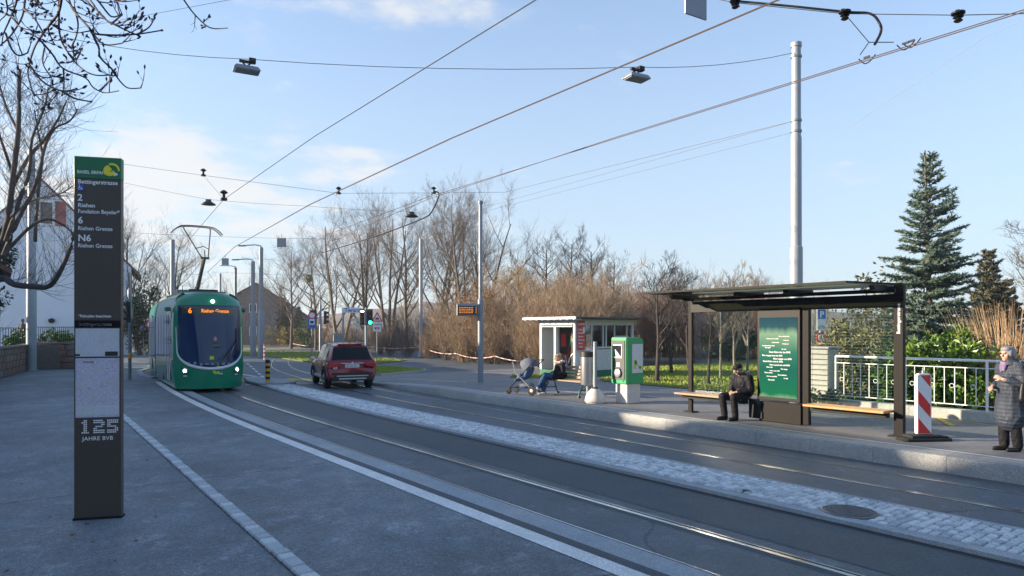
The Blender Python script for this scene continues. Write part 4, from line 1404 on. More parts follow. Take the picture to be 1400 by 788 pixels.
# conifers
def spruce(seed, H, R0, mneed, dens=1., droop=.12, whorl=.26, ln=.16, wdt=.05, taper=1.0):
    R = random.Random(seed)
    wood = [branch(R, (0, 0, 0), (0, 0, 1), H, .13, .0, .012, 14)]
    V, Fc = [], []
    thin = []
    z = H * .04
    while z < H * .955:
        f = 1 - z / H
        rad = R0 * (f ** taper) * R.uniform(.70, 1.15) + .05
        nb = max(4, int(7 * dens * (0.6 + f)))
        a0 = R.uniform(0, 6)
        for b in range(nb):
            a = a0 + 2 * pi * b / nb + R.uniform(-.25, .25)
            L = rad * R.uniform(.65, 1.15)
            rise = .10 + .75 * (1 - f) ** 2
            pl = branch(R, (0, 0, z + R.uniform(-.08, .08)), (cos(a), sin(a), rise - droop), L, .018 + .012 * f, .035 - droop * .10 * f, .06, 5)
            wood.append(pl)
            ns = max(3, int(L / .115))
            for s in range(ns):
                t = (s + 1) / ns
                p, d, r = side(R, pl, min(.99, .12 + .88 * t), .01)
                for sg in (-1, 1, 0):
                    if sg == 0 and s < ns - 1 and R.random() < .5:
                        continue
                    sd_ = Vector((-d.y, d.x, 0)).normalized() * sg
                    q = (d * .75 + sd_ * .75 + Vector((0, 0, R.uniform(-.28, .12)))).normalized() if sg else d
                    sl = min(.42, .16 + .28 * L * (1 - t)) * R.uniform(.7, 1.2)
                    e = p + q * sl
                    # a shoot: needles all round it
                    m = max(3, int(sl / .05))
                    for w in range(m):
                        c = p.lerp(e, (w + .3) / m)
                        for g_ in range(3):
                            nd = (q * .75 + Vector((R.uniform(-1, 1), R.uniform(-1, 1), R.uniform(-.7, 1)))).normalized()
                            x = nd.cross(q).normalized() * wdt * .33
                            k = len(V)
                            V += [tuple(c - x), tuple(c + x), tuple(c + nd * ln * R.uniform(.6, 1.1))]
                            Fc.append((k, k + 1, k + 2))
        z += whorl * R.uniform(.8, 1.2)
    return mesh_of('trunk', *twigs(wood, 5), 'bark'), mesh_of('crown', V, Fc, mneed, False)


p = at(1271, 480, 21)
place('blue_spruce', 'tall blue spruce with open tiers of branches behind the railing', 'tree', spruce(91, 7.6, 2.15, 'needle_blue', 1.12, .17, .25, .125, .062, .92), (p.x, p.y, .1), .6)
p = at(1352, 480, 31)
CON = spruce(92, 5.8, 1.5, 'needle_dark', 1.1, .02, .24, .16, .09, .75)
place('dark_conifer', 'dull brown-green conifer with dense pointed crown to the east of the blue spruce', 'tree', CON, (p.x, p.y, .1), 0)
p = at(1378, 480, 32)
place('dark_conifer', 'smaller brown-green conifer with split top half behind the tall dry grass', 'tree', CON, (p.x, p.y, .1), 2, .78)
p = at(998, 480, 42)
place('yew_tree', 'dense dark green cone-shaped yew far behind the seated man', 'tree', spruce(93, 4.3, 1.9, 'needle_green', 1.3, -.25, .2, .18, .12, .55), (p.x, p.y, PZ), 0, .92)
for i, (px, zc, h, lab) in enumerate(((408, 96, 5.5, 'small dark conifer, first of the two beyond the junction grass'), (388, 100, 7, 'taller dark conifer, second of the two beyond the junction grass'))):
    p = at(px, 480, zc)
    place('dark_conifer', lab, 'tree', CON, (p.x, p.y, 0), i, h / 5.8)
# clipped dark yew and bright shrubs by the far lawn edge
def leafy(name, label, cat, loc, rad, n, size, m, sq=(1, 1, 1), nc=40, seed=1, lift=.8, group=None, hang=0, stem='bark'):
    R = random.Random(seed)
    t = thing(name, label, cat, loc, 0, group)
    wd = []
    for i in range(9):
        a = R.uniform(0, 6.3)
        wd.append(branch(R, (R.uniform(-.2, .2) * rad, R.uniform(-.2, .2) * rad, 0), (cos(a) * .5 * sq[0], sin(a) * .5 * sq[1], 1), rad * (lift + sq[2]) * .85, .025, .02, .12, 6))
    link('stems', mesh_of('stems', *twigs(wd, 4), stem), None, t)
    link('foliage', mesh_of('foliage', *leaf_cloud(R, n, clumps(R, (0, 0, rad * lift), rad, nc, sq), size, hang), m, False), None, t)
    return t


p = at(424, 480, 84)
leafy('yew_bush', 'dark green rounded yew bush behind the blue bus stop sign', 'bush', (p.x, p.y, 0), 1.7, 3500, .2, 'needle_green', (1, 1, 1.3), 50, 3)
for i, (px, zc, h, m, lab) in enumerate(((400, 88, 1.6, 'leaf_gold', 'straw-yellow shrub at the far edge of the junction grass'), (446, 82, 1.8, 'leaf_dry', 'rusty shrub beside the blue bus stop sign'), (372, 92, 1.6, 'leaf_olive', 'olive shrub beyond the two grey poles'), (470, 76, 1.5, 'leaf_dry', 'brown shrub behind the grey switch cabinet'))):
    p = at(px, 480, zc)
    leafy('shrub', lab, 'shrub', (p.x, p.y, 0), h, 1500, .14, m, (1.3, 1.3, .9), 30, 20 + i)
# garden behind the railing
p = gnd(1312, 560, PZ)
leafy('laurel_bush', 'glossy green laurel bush growing close behind the white railing', 'bush', tuple(at(1300, 480, 16.6).to_2d()) + (.1,), 1.25, 5200, .15, 'leaf_laurel', (1.25, 1.15, .95), 60, 5, .8)
leafy('laurel_bush', 'lower laurel bush in front of the blue spruce, next to the red and white beacon', 'bush', tuple(at(1258, 480, 16.8).to_2d()) + (.1,), .95, 3600, .14, 'leaf_laurel', (1.2, 1.1, .8), 44, 6, .75)
leafy('garden_shrub', 'olive-brown garden shrub seen through the shelter glass by the sign post', 'bush', tuple(at(1165, 480, 19.2).to_2d()) + (.1,), 1.25, 4200, .12, 'leaf_olive', (1.3, 1.1, 1.0), 70, 7, .85)
leafy('garden_shrub', 'dark green garden shrub seen through the shelter glass beside the end post', 'bush', tuple(at(1212, 480, 18.4).to_2d()) + (.1,), 1.05, 3600, .12, 'needle_green', (1.2, 1.1, 1.0), 60, 8, .8)
leafy('tall_shrub', 'tall olive-leaved shrub at the side of the blue spruce above the shelter end', 'bush', tuple(at(1212, 480, 23).to_2d()) + (.1,), 1.75, 4200, .13, 'leaf_olive', (.9, .9, 1.15), 60, 9, 1.15)
leafy('ivy_clump', 'low ivy clump at the foot of the gate pillar', 'plant', tuple(gnd(1128, 556, PZ + .05)), .34, 500, .09, 'leaf_ivy', (1.2, 1.2, .7), 20, 10, .5)
R = random.Random(77)
wd = []
for i in range(620):
    a, rr = R.uniform(0, 6.3), R.uniform(0, .62)
    h = R.uniform(1.3, 2.9)
    wd.append(branch(R, (cos(a) * rr * 1.3, sin(a) * rr, 0), (cos(a) * R.uniform(.05, .42), sin(a) * R.uniform(.05, .42), 1), h, .010, -.03, .05, 5))
p = at(1388, 480, 16.2)
t = thing('dry_reed', 'tall clump of straw-coloured dry reeds behind the standing woman', 'plant', (p.x, p.y, .1))
link('stalks', mesh_of('stalks', *twigs(wd, 3), 'twig_straw'), None, t)
wd = []
for i in range(260):
    a, rr = R.uniform(0, 6.3), R.uniform(0, .5)
    h = R.uniform(1.0, 2.2)
    wd.append(branch(R, (cos(a) * rr, sin(a) * rr, 0), (cos(a) * R.uniform(.1, .5), sin(a) * R.uniform(.1, .5), 1), h, .009, -.03, .05, 5))
p = at(1352, 480, 17.2)
t = thing('dry_reed', 'thinner clump of dry reeds between the laurel bush and the tall reeds', 'plant', (p.x, p.y, .1))
link('stalks', mesh_of('stalks', *twigs(wd, 3), 'twig_straw'), None, t)
p = at(1425, 480, 24)
place('bare_tree', 'gnarled bare garden tree reaching into the picture over the tall reeds', 'tree', plant_meshes('g', *bare_tree(57, 5.6, .16, .25, 12, 6, 5, 3, 1.0, .08, .05, 1, .55), 'bark_dark', 'bark'), (p.x, p.y, .1), 2.0)
p = at(1040, 480, 60)
place('bare_tree', 'fine bare treetop showing above the shelter roof beside the large pole', 'tree', TREES[0], (p.x, p.y, 0), 2.0, 6.6 / 16)

# trees of the near side
for i, (x, y, h, k, lab) in enumerate(((-5.0, 15.5, 8.0, 0, 'unseen bare street tree added for its streaky shadow, before the third near side house'), (-5.2, 39.2, 9.0, 0, 'unseen bare street tree added for its streaky shadow in the gap beyond the garden house'))):
    place('street_tree', lab, 'tree', TREES[k], (x, y, LZ), i * 2.1, h / 16)  # both trees out of view, added to cast streaky branch shadows on the platform
p = at(196, 488, 58)
place('street_tree', 'bare street tree behind the tram with a tangle of fine twigs', 'tree', TREES[3], (p.x, p.y, 0), 1.0, 13.5 / 16)
p = at(238, 488, 66)
place('street_tree', 'second bare street tree behind the tram roof', 'tree', TREES[0], (p.x, p.y, 0), 3.0, 11.5 / 16)
leafy('ivy_tree', 'dark ivy-covered tree between the white house and the tram', 'tree', tuple(at(196, 488, 57).to_2d()) + (0,), 2.0, 6000, .2, 'leaf_ivy', (.8, .8, 1.3), 70, 31, 1.55)
leafy('garden_bush', 'yellow-green garden bush behind the stone wall beside the statue', 'bush', tuple(at(78, 480, 43).to_2d()) + (1.0,), .85, 2400, .12, 'leaf_laurel', (1.5, 1, .8), 40, 32, .6)
leafy('garden_bush', 'small yellow-green bush behind the stone wall at the trellis', 'bush', tuple(at(20, 480, 40).to_2d()) + (1.0,), .7, 1600, .12, 'leaf_laurel', (1, 1, 1), 30, 33, .6)
leafy('ivy_clump', 'dark ivy hanging over the eave at the edge of the garden house', 'plant', tuple(at(-12, 330, 26).to_2d()) + (3.8,), 1.0, 2600, .13, 'leaf_ivy', (.7, .7, 2.0), 46, 34, 1.0)

# the pollarded tree in front of the garden house: limbs followed from the trunk
def traced(paths, zc0, jit, seed, r_of, shoots, sl, rs, upw=.12, sag=0.):
    R = random.Random(seed)
    wood, thin = [], []
    for i, (pts, r0, r1) in enumerate(paths):
        P = catmull([at(x, y, zc0 + jit * sin(i * 1.7 + k * .5)) for k, (x, y) in enumerate(pts)], 4)
        pl = [((q.x, q.y, q.z), r0 + (r1 - r0) * k / (len(P) - 1)) for k, q in enumerate(P)]
        wood.append(pl)
        Lp = sum((P[k + 1] - P[k]).length for k in range(len(P) - 1))
        for s in range(int(shoots * Lp)):
            p, d, r = side(R, pl, R.uniform(.15, 1), R.uniform(.6, 1.4))
            b = branch(R, p, d, sl * R.uniform(.4, 1.2), min(rs, max(r * .5, .004)), upw, .14, 5)
            thin.append(b)
            for q in range(3):
                p, d, r = side(R, b, R.uniform(.3, 1), R.uniform(.4, .9))
                thin.append(branch(R, p, d, sl * R.uniform(.12, .4), rs * .5, upw, .15, 3))
    return wood, thin


wd, tn = traced([([(-28, 512), (-27, 470), (-24, 430), (-16, 392), (-8, 350)], .27, .20), ([(-14, 385), (6, 381), (19, 389), (45, 392), (68, 391), (85, 366), (97, 336), (108, 300), (112, 270)], .125, .035),
                 ([(-8, 350), (5, 325), (12, 290), (18, 240), (25, 180), (26, 120), (27, 96)], .105, .05), ([(5, 350), (25, 300), (45, 262), (55, 230), (62, 200), (75, 176), (95, 166), (106, 150)], .075, .02),
                 ([(48, 330), (50, 290), (54, 250), (58, 215), (52, 180), (47, 150)], .06, .018), ([(12, 300), (40, 276), (80, 266), (98, 255)], .05, .014), ([(18, 240), (6, 205), (-8, 160), (-12, 120)], .05, .018),
                 ([(8, 345), (40, 312), (66, 300), (92, 312), (108, 330)], .06, .02), ([(14, 262), (40, 214), (62, 190), (80, 162), (90, 140)], .07, .02), ([(-8, 350), (-30, 300), (-50, 250), (-60, 190)], .15, .06),
                 ([(8, 330), (28, 270), (40, 236), (44, 190), (60, 150), (66, 120)], .07, .02), ([(25, 180), (10, 150), (0, 120), (-10, 90)], .05, .02)], 22.5, 1.0, 3, None, 13, 1.6, .0095, .15)
po_ = at(-28, 512, 22.5)
t = thing('pollarded_tree', 'old pollarded bare tree with thick crooked limbs and upright shoots by the garden house', 'tree', (0, 0, 0))
for me in plant_meshes('p', wd, tn, 'bark_dark', 'bark_dark', 8, 3):
    link(me.name, me, None, t)

# branches of a tree beside the camera, hanging into the top corner
C = lambda *q: [(x / 3.94, y / 3.94) for x, y in q]
BP = [C((90, -120), (90, 0), (60, 90), (20, 180), (10, 240)), C((150, -120), (135, 0), (120, 90), (60, 190), (-10, 255)), C((130, 50), (185, 100), (240, 190)), C((345, -120), (330, 0), (310, 80), (240, 170), (190, 250), (160, 340), (150, 400), (170, 480), (185, 515)),
      C((320, -100), (320, 0), (320, 180), (370, 290), (440, 370), (510, 405), (600, 405)), C((340, -100), (370, 0), (400, 60), (480, 150), (500, 180), (600, 190), (740, 185), (868, 165)), C((480, 150), (530, 250), (540, 310), (610, 380), (640, 430), (690, 475), (760, 475)),
      C((210, 210), (280, 290), (340, 370), (460, 420), (500, 470), (560, 500), (640, 490)), C((340, 370), (345, 450), (335, 510)), C((160, 350), (230, 440), (330, 490), (410, 480)), C((330, 490), (400, 530), (485, 548)),
      C((400, 40), (420, 130), (410, 200), (390, 260), (440, 295)), C((380, -60), (440, 0), (540, 70), (600, 130), (700, 105)), C((440, -60), (500, 20), (560, 100), (650, 150), (740, 190)), C((190, -60), (200, 0), (210, 40), (258, 58)),
      C((930, -90), (990, 0), (1050, 80), (1130, 150), (1225, 152)), C((240, 260), (230, 340), (270, 410)), C((30, 180), (60, 260), (100, 300), (150, 285)), C((600, 130), (640, 95), (660, 80)), C((740, 185), (800, 150), (830, 105)), C((60, 90), (110, 150), (165, 185)),
      C((470, -60), (540, 20), (600, 90), (650, 80)), C((310, 80), (260, 150), (290, 235)), C((500, 180), (560, 240), (650, 235), (665, 225)), C((560, -60), (620, 5), (680, 0)), C((370, 290), (410, 320), (440, 265)), C((20, -50), (40, 60), (0, 110))]
wd, tn = traced([(p_, .0088 if i in (3, 4, 5, 0, 1) else .0062, .0036) for i, p_ in enumerate(BP)], 4.2, .55, 8, None, 4.5, .16, .004, .12)
R = random.Random(4)
buds = MB()
for pl in wd + tn:
    q, q0 = Vector(pl[-1][0]), Vector(pl[-2][0])
    if R.random() < .8:
        d = (q - q0).normalized()
        buds.tube([q - d * .004, q + d * .010, q + d * .024], [.004, .0072, .001], 5)
t = thing('overhanging_tree', 'bare tree with budded twigs hanging into the sky close to the camera', 'tree', (0, 0, 0))
hub = Vector((-1.75, 4.4, 5.9))
big = [[((-2.3, 4.6, 0), .2), ((-2.25, 4.5, 2), .17), ((-2.05, 4.45, 4.2), .14), ((-1.75, 4.4, 5.9), .10)]]
for i in (0, 1, 3, 4, 5, 12, 13, 14, 15, 21, 24, 26):
    s0 = Vector(wd[i][0][0])
    m_ = hub.lerp(s0, .5) + Vector((0, 0, .35))
    big.append([(tuple(hub), .05), (tuple(m_), .026), (tuple(s0), wd[i][0][1])])
link('trunk', mesh_of('trunk', *twigs(big, 8), 'bark'), None, t)
link('branches', mesh_of('branches', *twigs(wd + tn, 5), 'bud_branch'), None, t)
tag(buds.build('buds', 'bud_branch', t), kind='stuff')

# ------------------------------------------------------------------ poles, wires, signs
def pole(label, loc, h, r0, r1, m='galvanised_pale', steps=None, name='catenary_pole', group=None, cap=True, base=True):
    """A stepped round steel pole: foot plate, shaft, cap. steps: (height, radius) pairs."""
    t = thing(name, label, 'pole', loc, 0, group)
    prof = []
    st = steps or [(0, r0), (h, r1)]
    for k, (z, r) in enumerate(st):
        if k and st[k - 1][1] - r > .008:
            prof.append((st[k - 1][1], z - .03))
        prof.append((r, z))
    MB().lathe(prof, 16).build('shaft', m, t, 35)
    if cap:
        MB().lathe([(r1 + .012, h - .10), (r1 + .012, h), (r1 * .6, h + .02)], 16).build('cap', m, t, 35)
    if base:
        MB().lathe([(r0 * 1.5, -.05), (r0 * 1.5, .03), (r0 * 1.15, .05)], 16).build('foot', m, t, 35)
    return t


def collar(t, z, r, m='galvanised'):
    return MB().lathe([(r, z - .03), (r + .015, z - .025), (r + .015, z + .025), (r, z + .03)], 16).build('collar', m, t, 35)


pA = at(1088.5, 500, 16.5); pA.z = PZ
tA = pole('large pale steel pole rising behind the tram shelter', pA, 8.85, .155, .115, steps=[(0, .155), (3.95 - .2, .15), (3.95, .128), (6.35, .125), (6.6, .11), (8.85, .108)])
for z in (8.52, 6.98, 6.72):
    collar(tA, z, .115)
pB = gnd(657, 525, .2)
tB = pole('slim grey pole carrying the departure display on the platform', pB, 6.75, .10, .085, 'galvanised', steps=[(0, .105), (2.9, .105), (3.15, .072), (6.75, .062)])
dd = thing('departure_display', 'small departure display with amber lines bracketed to the slim pole', 'display', (pB.x, pB.y, 2.55), -TH + .12)
MB().box((-.47, 0, .38), (.82, .22, .44)).build('case', 'galvanised', dd, bevel=.02)
MB().box((-.47, -.112, .36), (.74, .012, .31)).build('screen', 'kiosk_dark', dd)
mb = MB()
R = random.Random(1)
for k in range(4):
    x = -.80
    while x < -.32:
        l = R.uniform(.04, .10)
        mb.box((x + l / 2, -.121, .46 - k * .062), (l, .006, .026)); x += l + .02
    mb.box((-.17, -.121, .46 - k * .062), (.04, .006, .026))
mb.build('amber_text', 'amber_dim', dd)
MB().box((-.03, 0, .50), (.12, .08, .08)).build('bracket', 'galvanised', dd)
pC = gnd(575.5, 487.5, .1)
tC = pole('grey pole standing at the bend of the red and white tape', pC, 9.25, .17, .11, 'galvanised_pale', steps=[(0, .20), (.3, .20), (.45, .15), (9.25, .10)])
pD, pE = at(346, 487, 58), at(357, 487, 54)
pD.z = pE.z = 0
for p, h, lab in ((pD, 8.0, 'thick pale pole with lamp arm, nearer the tram of the two beyond the junction'), (pE, 8.7, 'tall pale pole with lamp arm, farther from the tram of the two beyond the junction')):
    t = pole(lab, p, h, .20, .12, 'galvanised', steps=[(0, .24), (3.6, .22), (3.8, .16), (h, .11)], name='lamp_pole', group=None)
    a = -TH
    e = Vector((-cos(TH) * 1.5, sin(TH) * 1.5, h + .15))
    ar = MB().tube([(0, 0, h - .1), (0, 0, h + .1), (e.x * .3, e.y * .3, h + .2), tuple(e)], .045, 8).build('arm', 'galvanised', t, 40)
    MB().box((e.x, e.y, h + .13), (.55, .22, .10), rz=-TH).build('lamp_head', 'galvanised', ar)
for px, ptop, zc, lab in ((236, 328, 46, 'slim grey pole rising behind the roof of the tram'), (322, 366, 70, 'short grey pole with lamp arm just above the tram roof'), (301, 374, 88, 'thin distant pole over the middle of the tram roof')):
    p = at(px, 487, zc); p.z = 0
    h = HC + (451 - ptop) * zc / F
    t = pole(lab, p, h, .14, .11, 'galvanised', name='lamp_pole' if px == 322 else 'catenary_pole')
    if px == 322:
        MB().tube([(0, 0, h - .1), (0, 0, h + .1), (-.5, .3, h + .18), (-1.3, .8, h + .18)], .04, 6).build('arm', 'galvanised', t, 40)
pL = gnd(43, 507, LZ)
pole('pale pole standing in front of the corner of the sandstone wall', pL, 11.5, .24, .16, 'galvanised_pale', steps=[(0, .235), (4.3, .23), (4.5, .20), (7.2, .19), (7.3, .16), (11.5, .15)])


# wires: every span a thing of its own
def wire(label, pts, r=.011, m='wire', sag=0., cat='wire', name='overhead_wire', group=None, dense=6):
    mb = MB()
    P = [Vector(p) for p in pts]
    for a, b in zip(P, P[1:]):
        q = []
        n = dense if sag else 1
        for k in range(n + 1):
            u = k / n
            v = a.lerp(b, u); v.z -= sag * 4 * u * (1 - u)
            q.append(v)
        mb.tube(q, r * .62, 5)
    return tag(mb.build(name, m, None, 60), label, cat, group)


def clamp(par, p, s=1.):
    mb = MB().box(p, (.12 * s, .10 * s, .05 * s)).box((p[0], p[1], p[2] + .06 * s), (.05 * s, .05 * s, .14 * s)).lathe([(.05 * s, 0), (.09 * s, .03 * s), (.03 * s, .08 * s)], 8, (p[0], p[1], p[2] + .12 * s))
    return mb.build('clamp', 'black_metal', par)


K = lambda x, y, z: (x, y, z)
zw = 6.15
T1 = [(5.24, -14, zw + .1), (5.26, 1, zw + .1), (5.30, 14, zw + .12), (5.55, 22.3, 6.24), (5.98, 26.6, 6.17), (6.75, 34, 6.05), (7.6, 42, 5.95), (9.2, 52, 5.9), (14, 66, 5.8)]
w1 = wire('single contact wire over the tram track, rising over the pantograph', T1, .013, 'wire')
clamp(w1, (5.26, 3.8, zw + .0)); clamp(w1, (5.55, 22.3, 6.24), 1.4)
xr = 7.42
wire('paired copper contact wires over the cobbled median, the outer strand', [(xr + .05, -14, zw), (xr + .05, 12, zw), (xr + .42, 21, zw), (xr + 1.55, 34, zw), (xr + 4, 50, zw), (xr + 8.5, 66, zw)], .012, 'wire_copper')
w2 = wire('paired copper contact wires over the cobbled median, the inner strand', [(xr - .05, -14, zw - .05), (xr - .05, 12, zw - .04), (xr + .34, 21, zw - .03), (xr + 1.48, 34, zw - .03), (xr + 3.95, 50, zw), (xr + 8.45, 66, zw)], .012, 'wire_copper')
xq = 10.12
wire('paired copper contact wires over the far track, the outer strand', [(xq + .06, -14, zw + .02), (xq + .05, 10, zw + .02), (xq + .25, 18, zw), (xq + 1.4, 27, zw), (xq + 4.0, 38, zw), (xq + 8, 50, zw)], .012, 'wire_copper')
w3 = wire('paired copper contact wires over the far track, the inner strand', [(xq - .05, -14, zw - .05), (xq - .04, 10, zw - .04), (xq + .05, 18, zw - .02), (xq + .75, 27, zw), (xq + 2.6, 38, zw), (xq + 6, 50, zw)], .012, 'wire_copper')
# span carrying two street lamps, from the large pole
aL, l1, l2, aR = at(60, 45, 16.2), at(337, 81, 15.0), at(870, 92, 15.2), Vector((pA.x - .12, pA.y, 8.85))
wire('long span wire with two street lamps, tied to the top of the large pole', [aL, l1, l2, aR], .011, 'wire', .12)
for p, lab in ((l1, 'flat street lamp hanging over the near pavement side of the span wire'), (l2, 'flat street lamp hanging on the span wire next to the large pole')):
    t = thing('street_lamp', lab, 'street lamp', tuple(p), -.15)
    MB().box((0, 0, -.06), (.30, .06, .05)).box((.12, 0, -.02), (.14, .12, .10)).tube([(-.13, 0, -.04), (0, 0, -.16), (.12, 0, -.05)], .02, 6).build('hanger', 'black_metal', t)
    mb = MB()
    mb.grid([[(sx * .27 * a, sy * .17 * b, z) for (a, b, z) in ((1, 1, -.27), (1, 1, -.245), (.82, .8, -.18), (.45, .45, -.155))] for sx, sy in ((1, 1), (-1, 1), (-1, -1), (1, -1), (1, 1))])
    mb.f.append((0, 4, 8, 12)); mb.f.append((15, 11, 7, 3))
    mb.build('lamp_shade', 'galvanised', t)
    MB().box((0, 0, -.278), (.48, .28, .02)).build('diffuser', 'galvanised', t)
# further cross spans
S2 = [at(100, 215, 26), at(278, 240, 24.5), at(463, 264.5, 25.5), at(593, 264, 27), at(690, 263, 29)]
w4 = wire('cross span wire over the junction holding the copper wires', S2 + [Vector((pA.x, pA.y, 7.25))], .010, 'wire')
for p in (S2[1], S2[2], S2[3]):
    clamp(w4, tuple(p), 1.2)
S3 = [at(100, 235, 30), at(285, 273, 30), at(420, 282, 31), at(563, 290, 32)]
wire('second cross span wire carrying a lamp above the tram', S3, .009, 'wire', .03)
for p, lab in ((S3[1], 'small dark lamp hanging from the second cross span above the tram'), (S3[3], 'small dark lamp hanging at the end of the second cross span by the bare trees')):
    t = thing('street_lamp', lab, 'street lamp', tuple(p), -.6)
    MB().box((0, 0, -.03), (.22, .05, .08)).build('hanger', 'black_metal', t)
    MB().lathe([(.02, -.02), (.12, -.08), (.30, -.20), (.30, -.23), (.1, -.25)], 14).build('lamp_shade', 'black_metal', t, 40)
wire('upper feeder wire sloping up to the large pole behind the shelter', [at(590, 300, 34), at(690, 276, 29), Vector((pA.x, pA.y, 7.25))], .007, 'wire')
wire('lower feeder wire sloping up to the large pole behind the shelter', [at(590, 312, 34), at(660, 290, 30), Vector((pA.x, pA.y, 6.98))], .007, 'wire')
wire('pulled-off guy wire between the tram wire and the first cross span', [S2[1], Vector((5.55, 22.3, 6.24))], .009, 'wire')
# feeder cable curving from the cross span down to the wires of the junction
cb = catmull([at(590, 266, 27), at(596, 262, 27.2), at(600, 268, 27.4), at(590, 290, 28), at(578, 299, 29), at(540, 314, 33), at(500, 328, 38), at(440, 346, 46)], 5)
tag(MB().tube(cb, .026, 6).build('feeder_cable', 'black_metal', None, 60), 'thick dark feeder cable curving down from the cross span before the bare trees', 'cable')
for zc, y0, y1, px0, px1, lab in ((48, 318, 327, 170, 470, 'thin cross span wire in front of the pantograph'), (62, 372, 377, 290, 500, 'distant cross span wire low over the tram roof'), (74, 392, 394, 330, 470, 'lowest distant cross span wire by the two lamp poles'), (55, 352, 356, 330, 420, 'distant cross span wire between the lamp poles and the trees')):
    wire(lab, [at(px0, y0, zc), at(px1, y1, zc)], .013, 'wire', .1)
for px, py, zc, s, lab in ((385, 332, 47, .62, 'square grey plate hanging from a cross span beside the tall lamp poles'), (308, 358, 58, .58, 'square grey plate hanging over the tram roof')):
    t = thing('signal_plate', lab, 'sign', tuple(at(px, py, zc)), -TH)
    MB().box((0, 0, 0), (s, .04, s)).build('plate', 'galvanised', t)
    MB().tube([(0, 0, s / 2), (0, 0, s / 2 + .3)], .02, 5).build('hanger', 'wire', t)
# span at the top of the picture with the big plate, cable loop and section insulators
a1, a2, a3, a4, a5 = at(880, -22, 13.2), at(1005, 4, 11.6), at(1155, 19, 10.6), at(1310, 21, 9.6), at(1440, 18, 9.0)
wire('nearest cross span wire along the top of the picture', [at(300, -220, 14), a1, a2, a3, a4, a5], .010, 'wire')
tag(MB().tube(catmull([a2 + Vector((0, 0, .03)), a2.lerp(a3, .5) + Vector((0, 0, .035)), a3 + Vector((0, 0, .03)), at(1190, 19, 10.4), at(1203, 33, 10.3), at(1204, 45, 10.3), at(1196, 61, 10.2)], 6), .020, 6).build('feeder_cable', 'black_metal', None, 60),
    'thick dark cable along the nearest cross span, looping down to the copper wires', 'cable')
for q in (a2, a3, a4):
    t = thing('insulator', {0: 'insulator clamp of the nearest cross span beside the big grey plate', 1: 'insulator clamp of the nearest cross span above the wire bridle', 2: 'insulator clamp of the nearest cross span over the far track wires'}[(a2, a3, a4).index(q)], 'insulator', tuple(q), .3)
    MB().lathe([(.03, -.10), (.06, -.08), (.03, -.05), (.07, -.03), (.03, 0), (.09, .015), (.09, .04), (.03, .06)], 10).build('body', 'black_metal', t, 40)
    MB().box((0, 0, .0), (.34, .05, .03)).build('arm', 'black_metal', t)
t = thing('bridle', 'thin wire bridle hung from the insulator, holding the far track wires apart', 'wire', (0, 0, 0))
j_ = at(1188, 58, 10.3)
for q in (a3, at(1176, 75, 10.2), at(1222, 58, 10.2)):
    MB().tube([q, j_], .007, 5).build('strand', 'wire', t)
for i, (px, py) in enumerate(((1185, 80), (1238, 61), (1246, 58))):
    p = at(px, py, 10.35 - .3 * (i > 0))
    t = thing('section_insulator', ('jumper loop on the far track wires under the bridle', 'first jumper loop on the far track wires past the bridle', 'second jumper loop on the far track wires past the bridle')[i], 'wire fitting', tuple(p), -TH + 2.2)
    MB().tube(catmull([(-.13, 0, .02), (-.06, 0, -.05), (.03, 0, -.07), (.12, 0, .03)], 4), .009, 5).build('loop', 'black_metal', t, 60)
    MB().box((0, 0, .02), (.09, .025, .025)).build('clamp', 'black_metal', t)
bp = thing('signal_plate', 'large blank grey plate hanging at the top edge of the picture', 'sign', tuple(at(951, 10, 12.0)), -TH + .55)
MB().box((0, 0, .12), (.52, .03, .58)).build('plate', 'galvanised', bp)
for s in (-1, 1):
    MB().tube([(s * .2, 0, .40), (s * .2, 0, .62)], .012, 5).build('hanger', 'wire', bp)
wire('thin pale guy wire high over the garden trees', [at(1160, 175, 26), at(1345, 52, 18), at(1440, 10, 15)], .009, 'galvanised_pale')
wire('street light wire crossing behind the budded twigs', [at(-20, 62, 19), at(330, -3, 15)], .008, 'wire')

# ------------------------------------------------------------------ stop pillar
a_, b_ = gnd(101, 712, LZ), gnd(165.5, 708.2, LZ)
sg = thing('stop_pillar', 'tall bronze stop pillar with green header, line numbers and maps on the pavement', 'sign', tuple((a_ + b_) / 2), atan2(b_.y - a_.y, b_.x - a_.x))
w_ = (b_ - a_).length
px_ = lambda y: (710 - y) * .00823                     # photo rows on the pillar -> metres above its foot
MB().box((0, .05, px_(243) / 2), (w_, .095, px_(243))).build('body', 'bronze_sign', sg, bevel=.004)
MB().box((0, .05, (px_(243) + px_(213)) / 2 + .001), (w_ + .002, .098, px_(213) - px_(243) - .002)).build('header', 'header_green', sg, bevel=.004)
MB().box((0, .05, .012), (w_ + .02, .12, .024)).build('foot', 'black_metal', sg)
Y_ = -.004
tx = lambda b, x, y, s, bo=.0016, m='white_letter', sx=1., al='LEFT': text('lettering', b, s, m, sg, (x * w_ / 65 - w_ / 2, Y_, px_(y)), bold=bo, sx=sx, align=al)
tx('BASEL ERFAHREN', 4.5, 236.5, .050, .001, sx=.96)
tx('BVB', 50.5, 238, .044, .004, sx=.95)
mb = MB()
cx, cz = (49 * w_ / 65 - w_ / 2), px_(231)
R1 = .062
mb.prism([(cx + R1 * cos(q) , cz + R1 * sin(q)) for q in [radians(100) + i * radians(245) / 20 for i in range(21)]] + [(cx + .012 + R1 * .38 * cos(q), cz + .012 + R1 * .38 * sin(q)) for q in [radians(345) - i * radians(245) / 20 for i in range(21)]], 0, .003, Matrix.Translation((0, Y_ + .0015, 0)) @ Matrix.Rotation(pi / 2, 4, 'X'))
mb.build('logo', 'logo_yellow', sg)
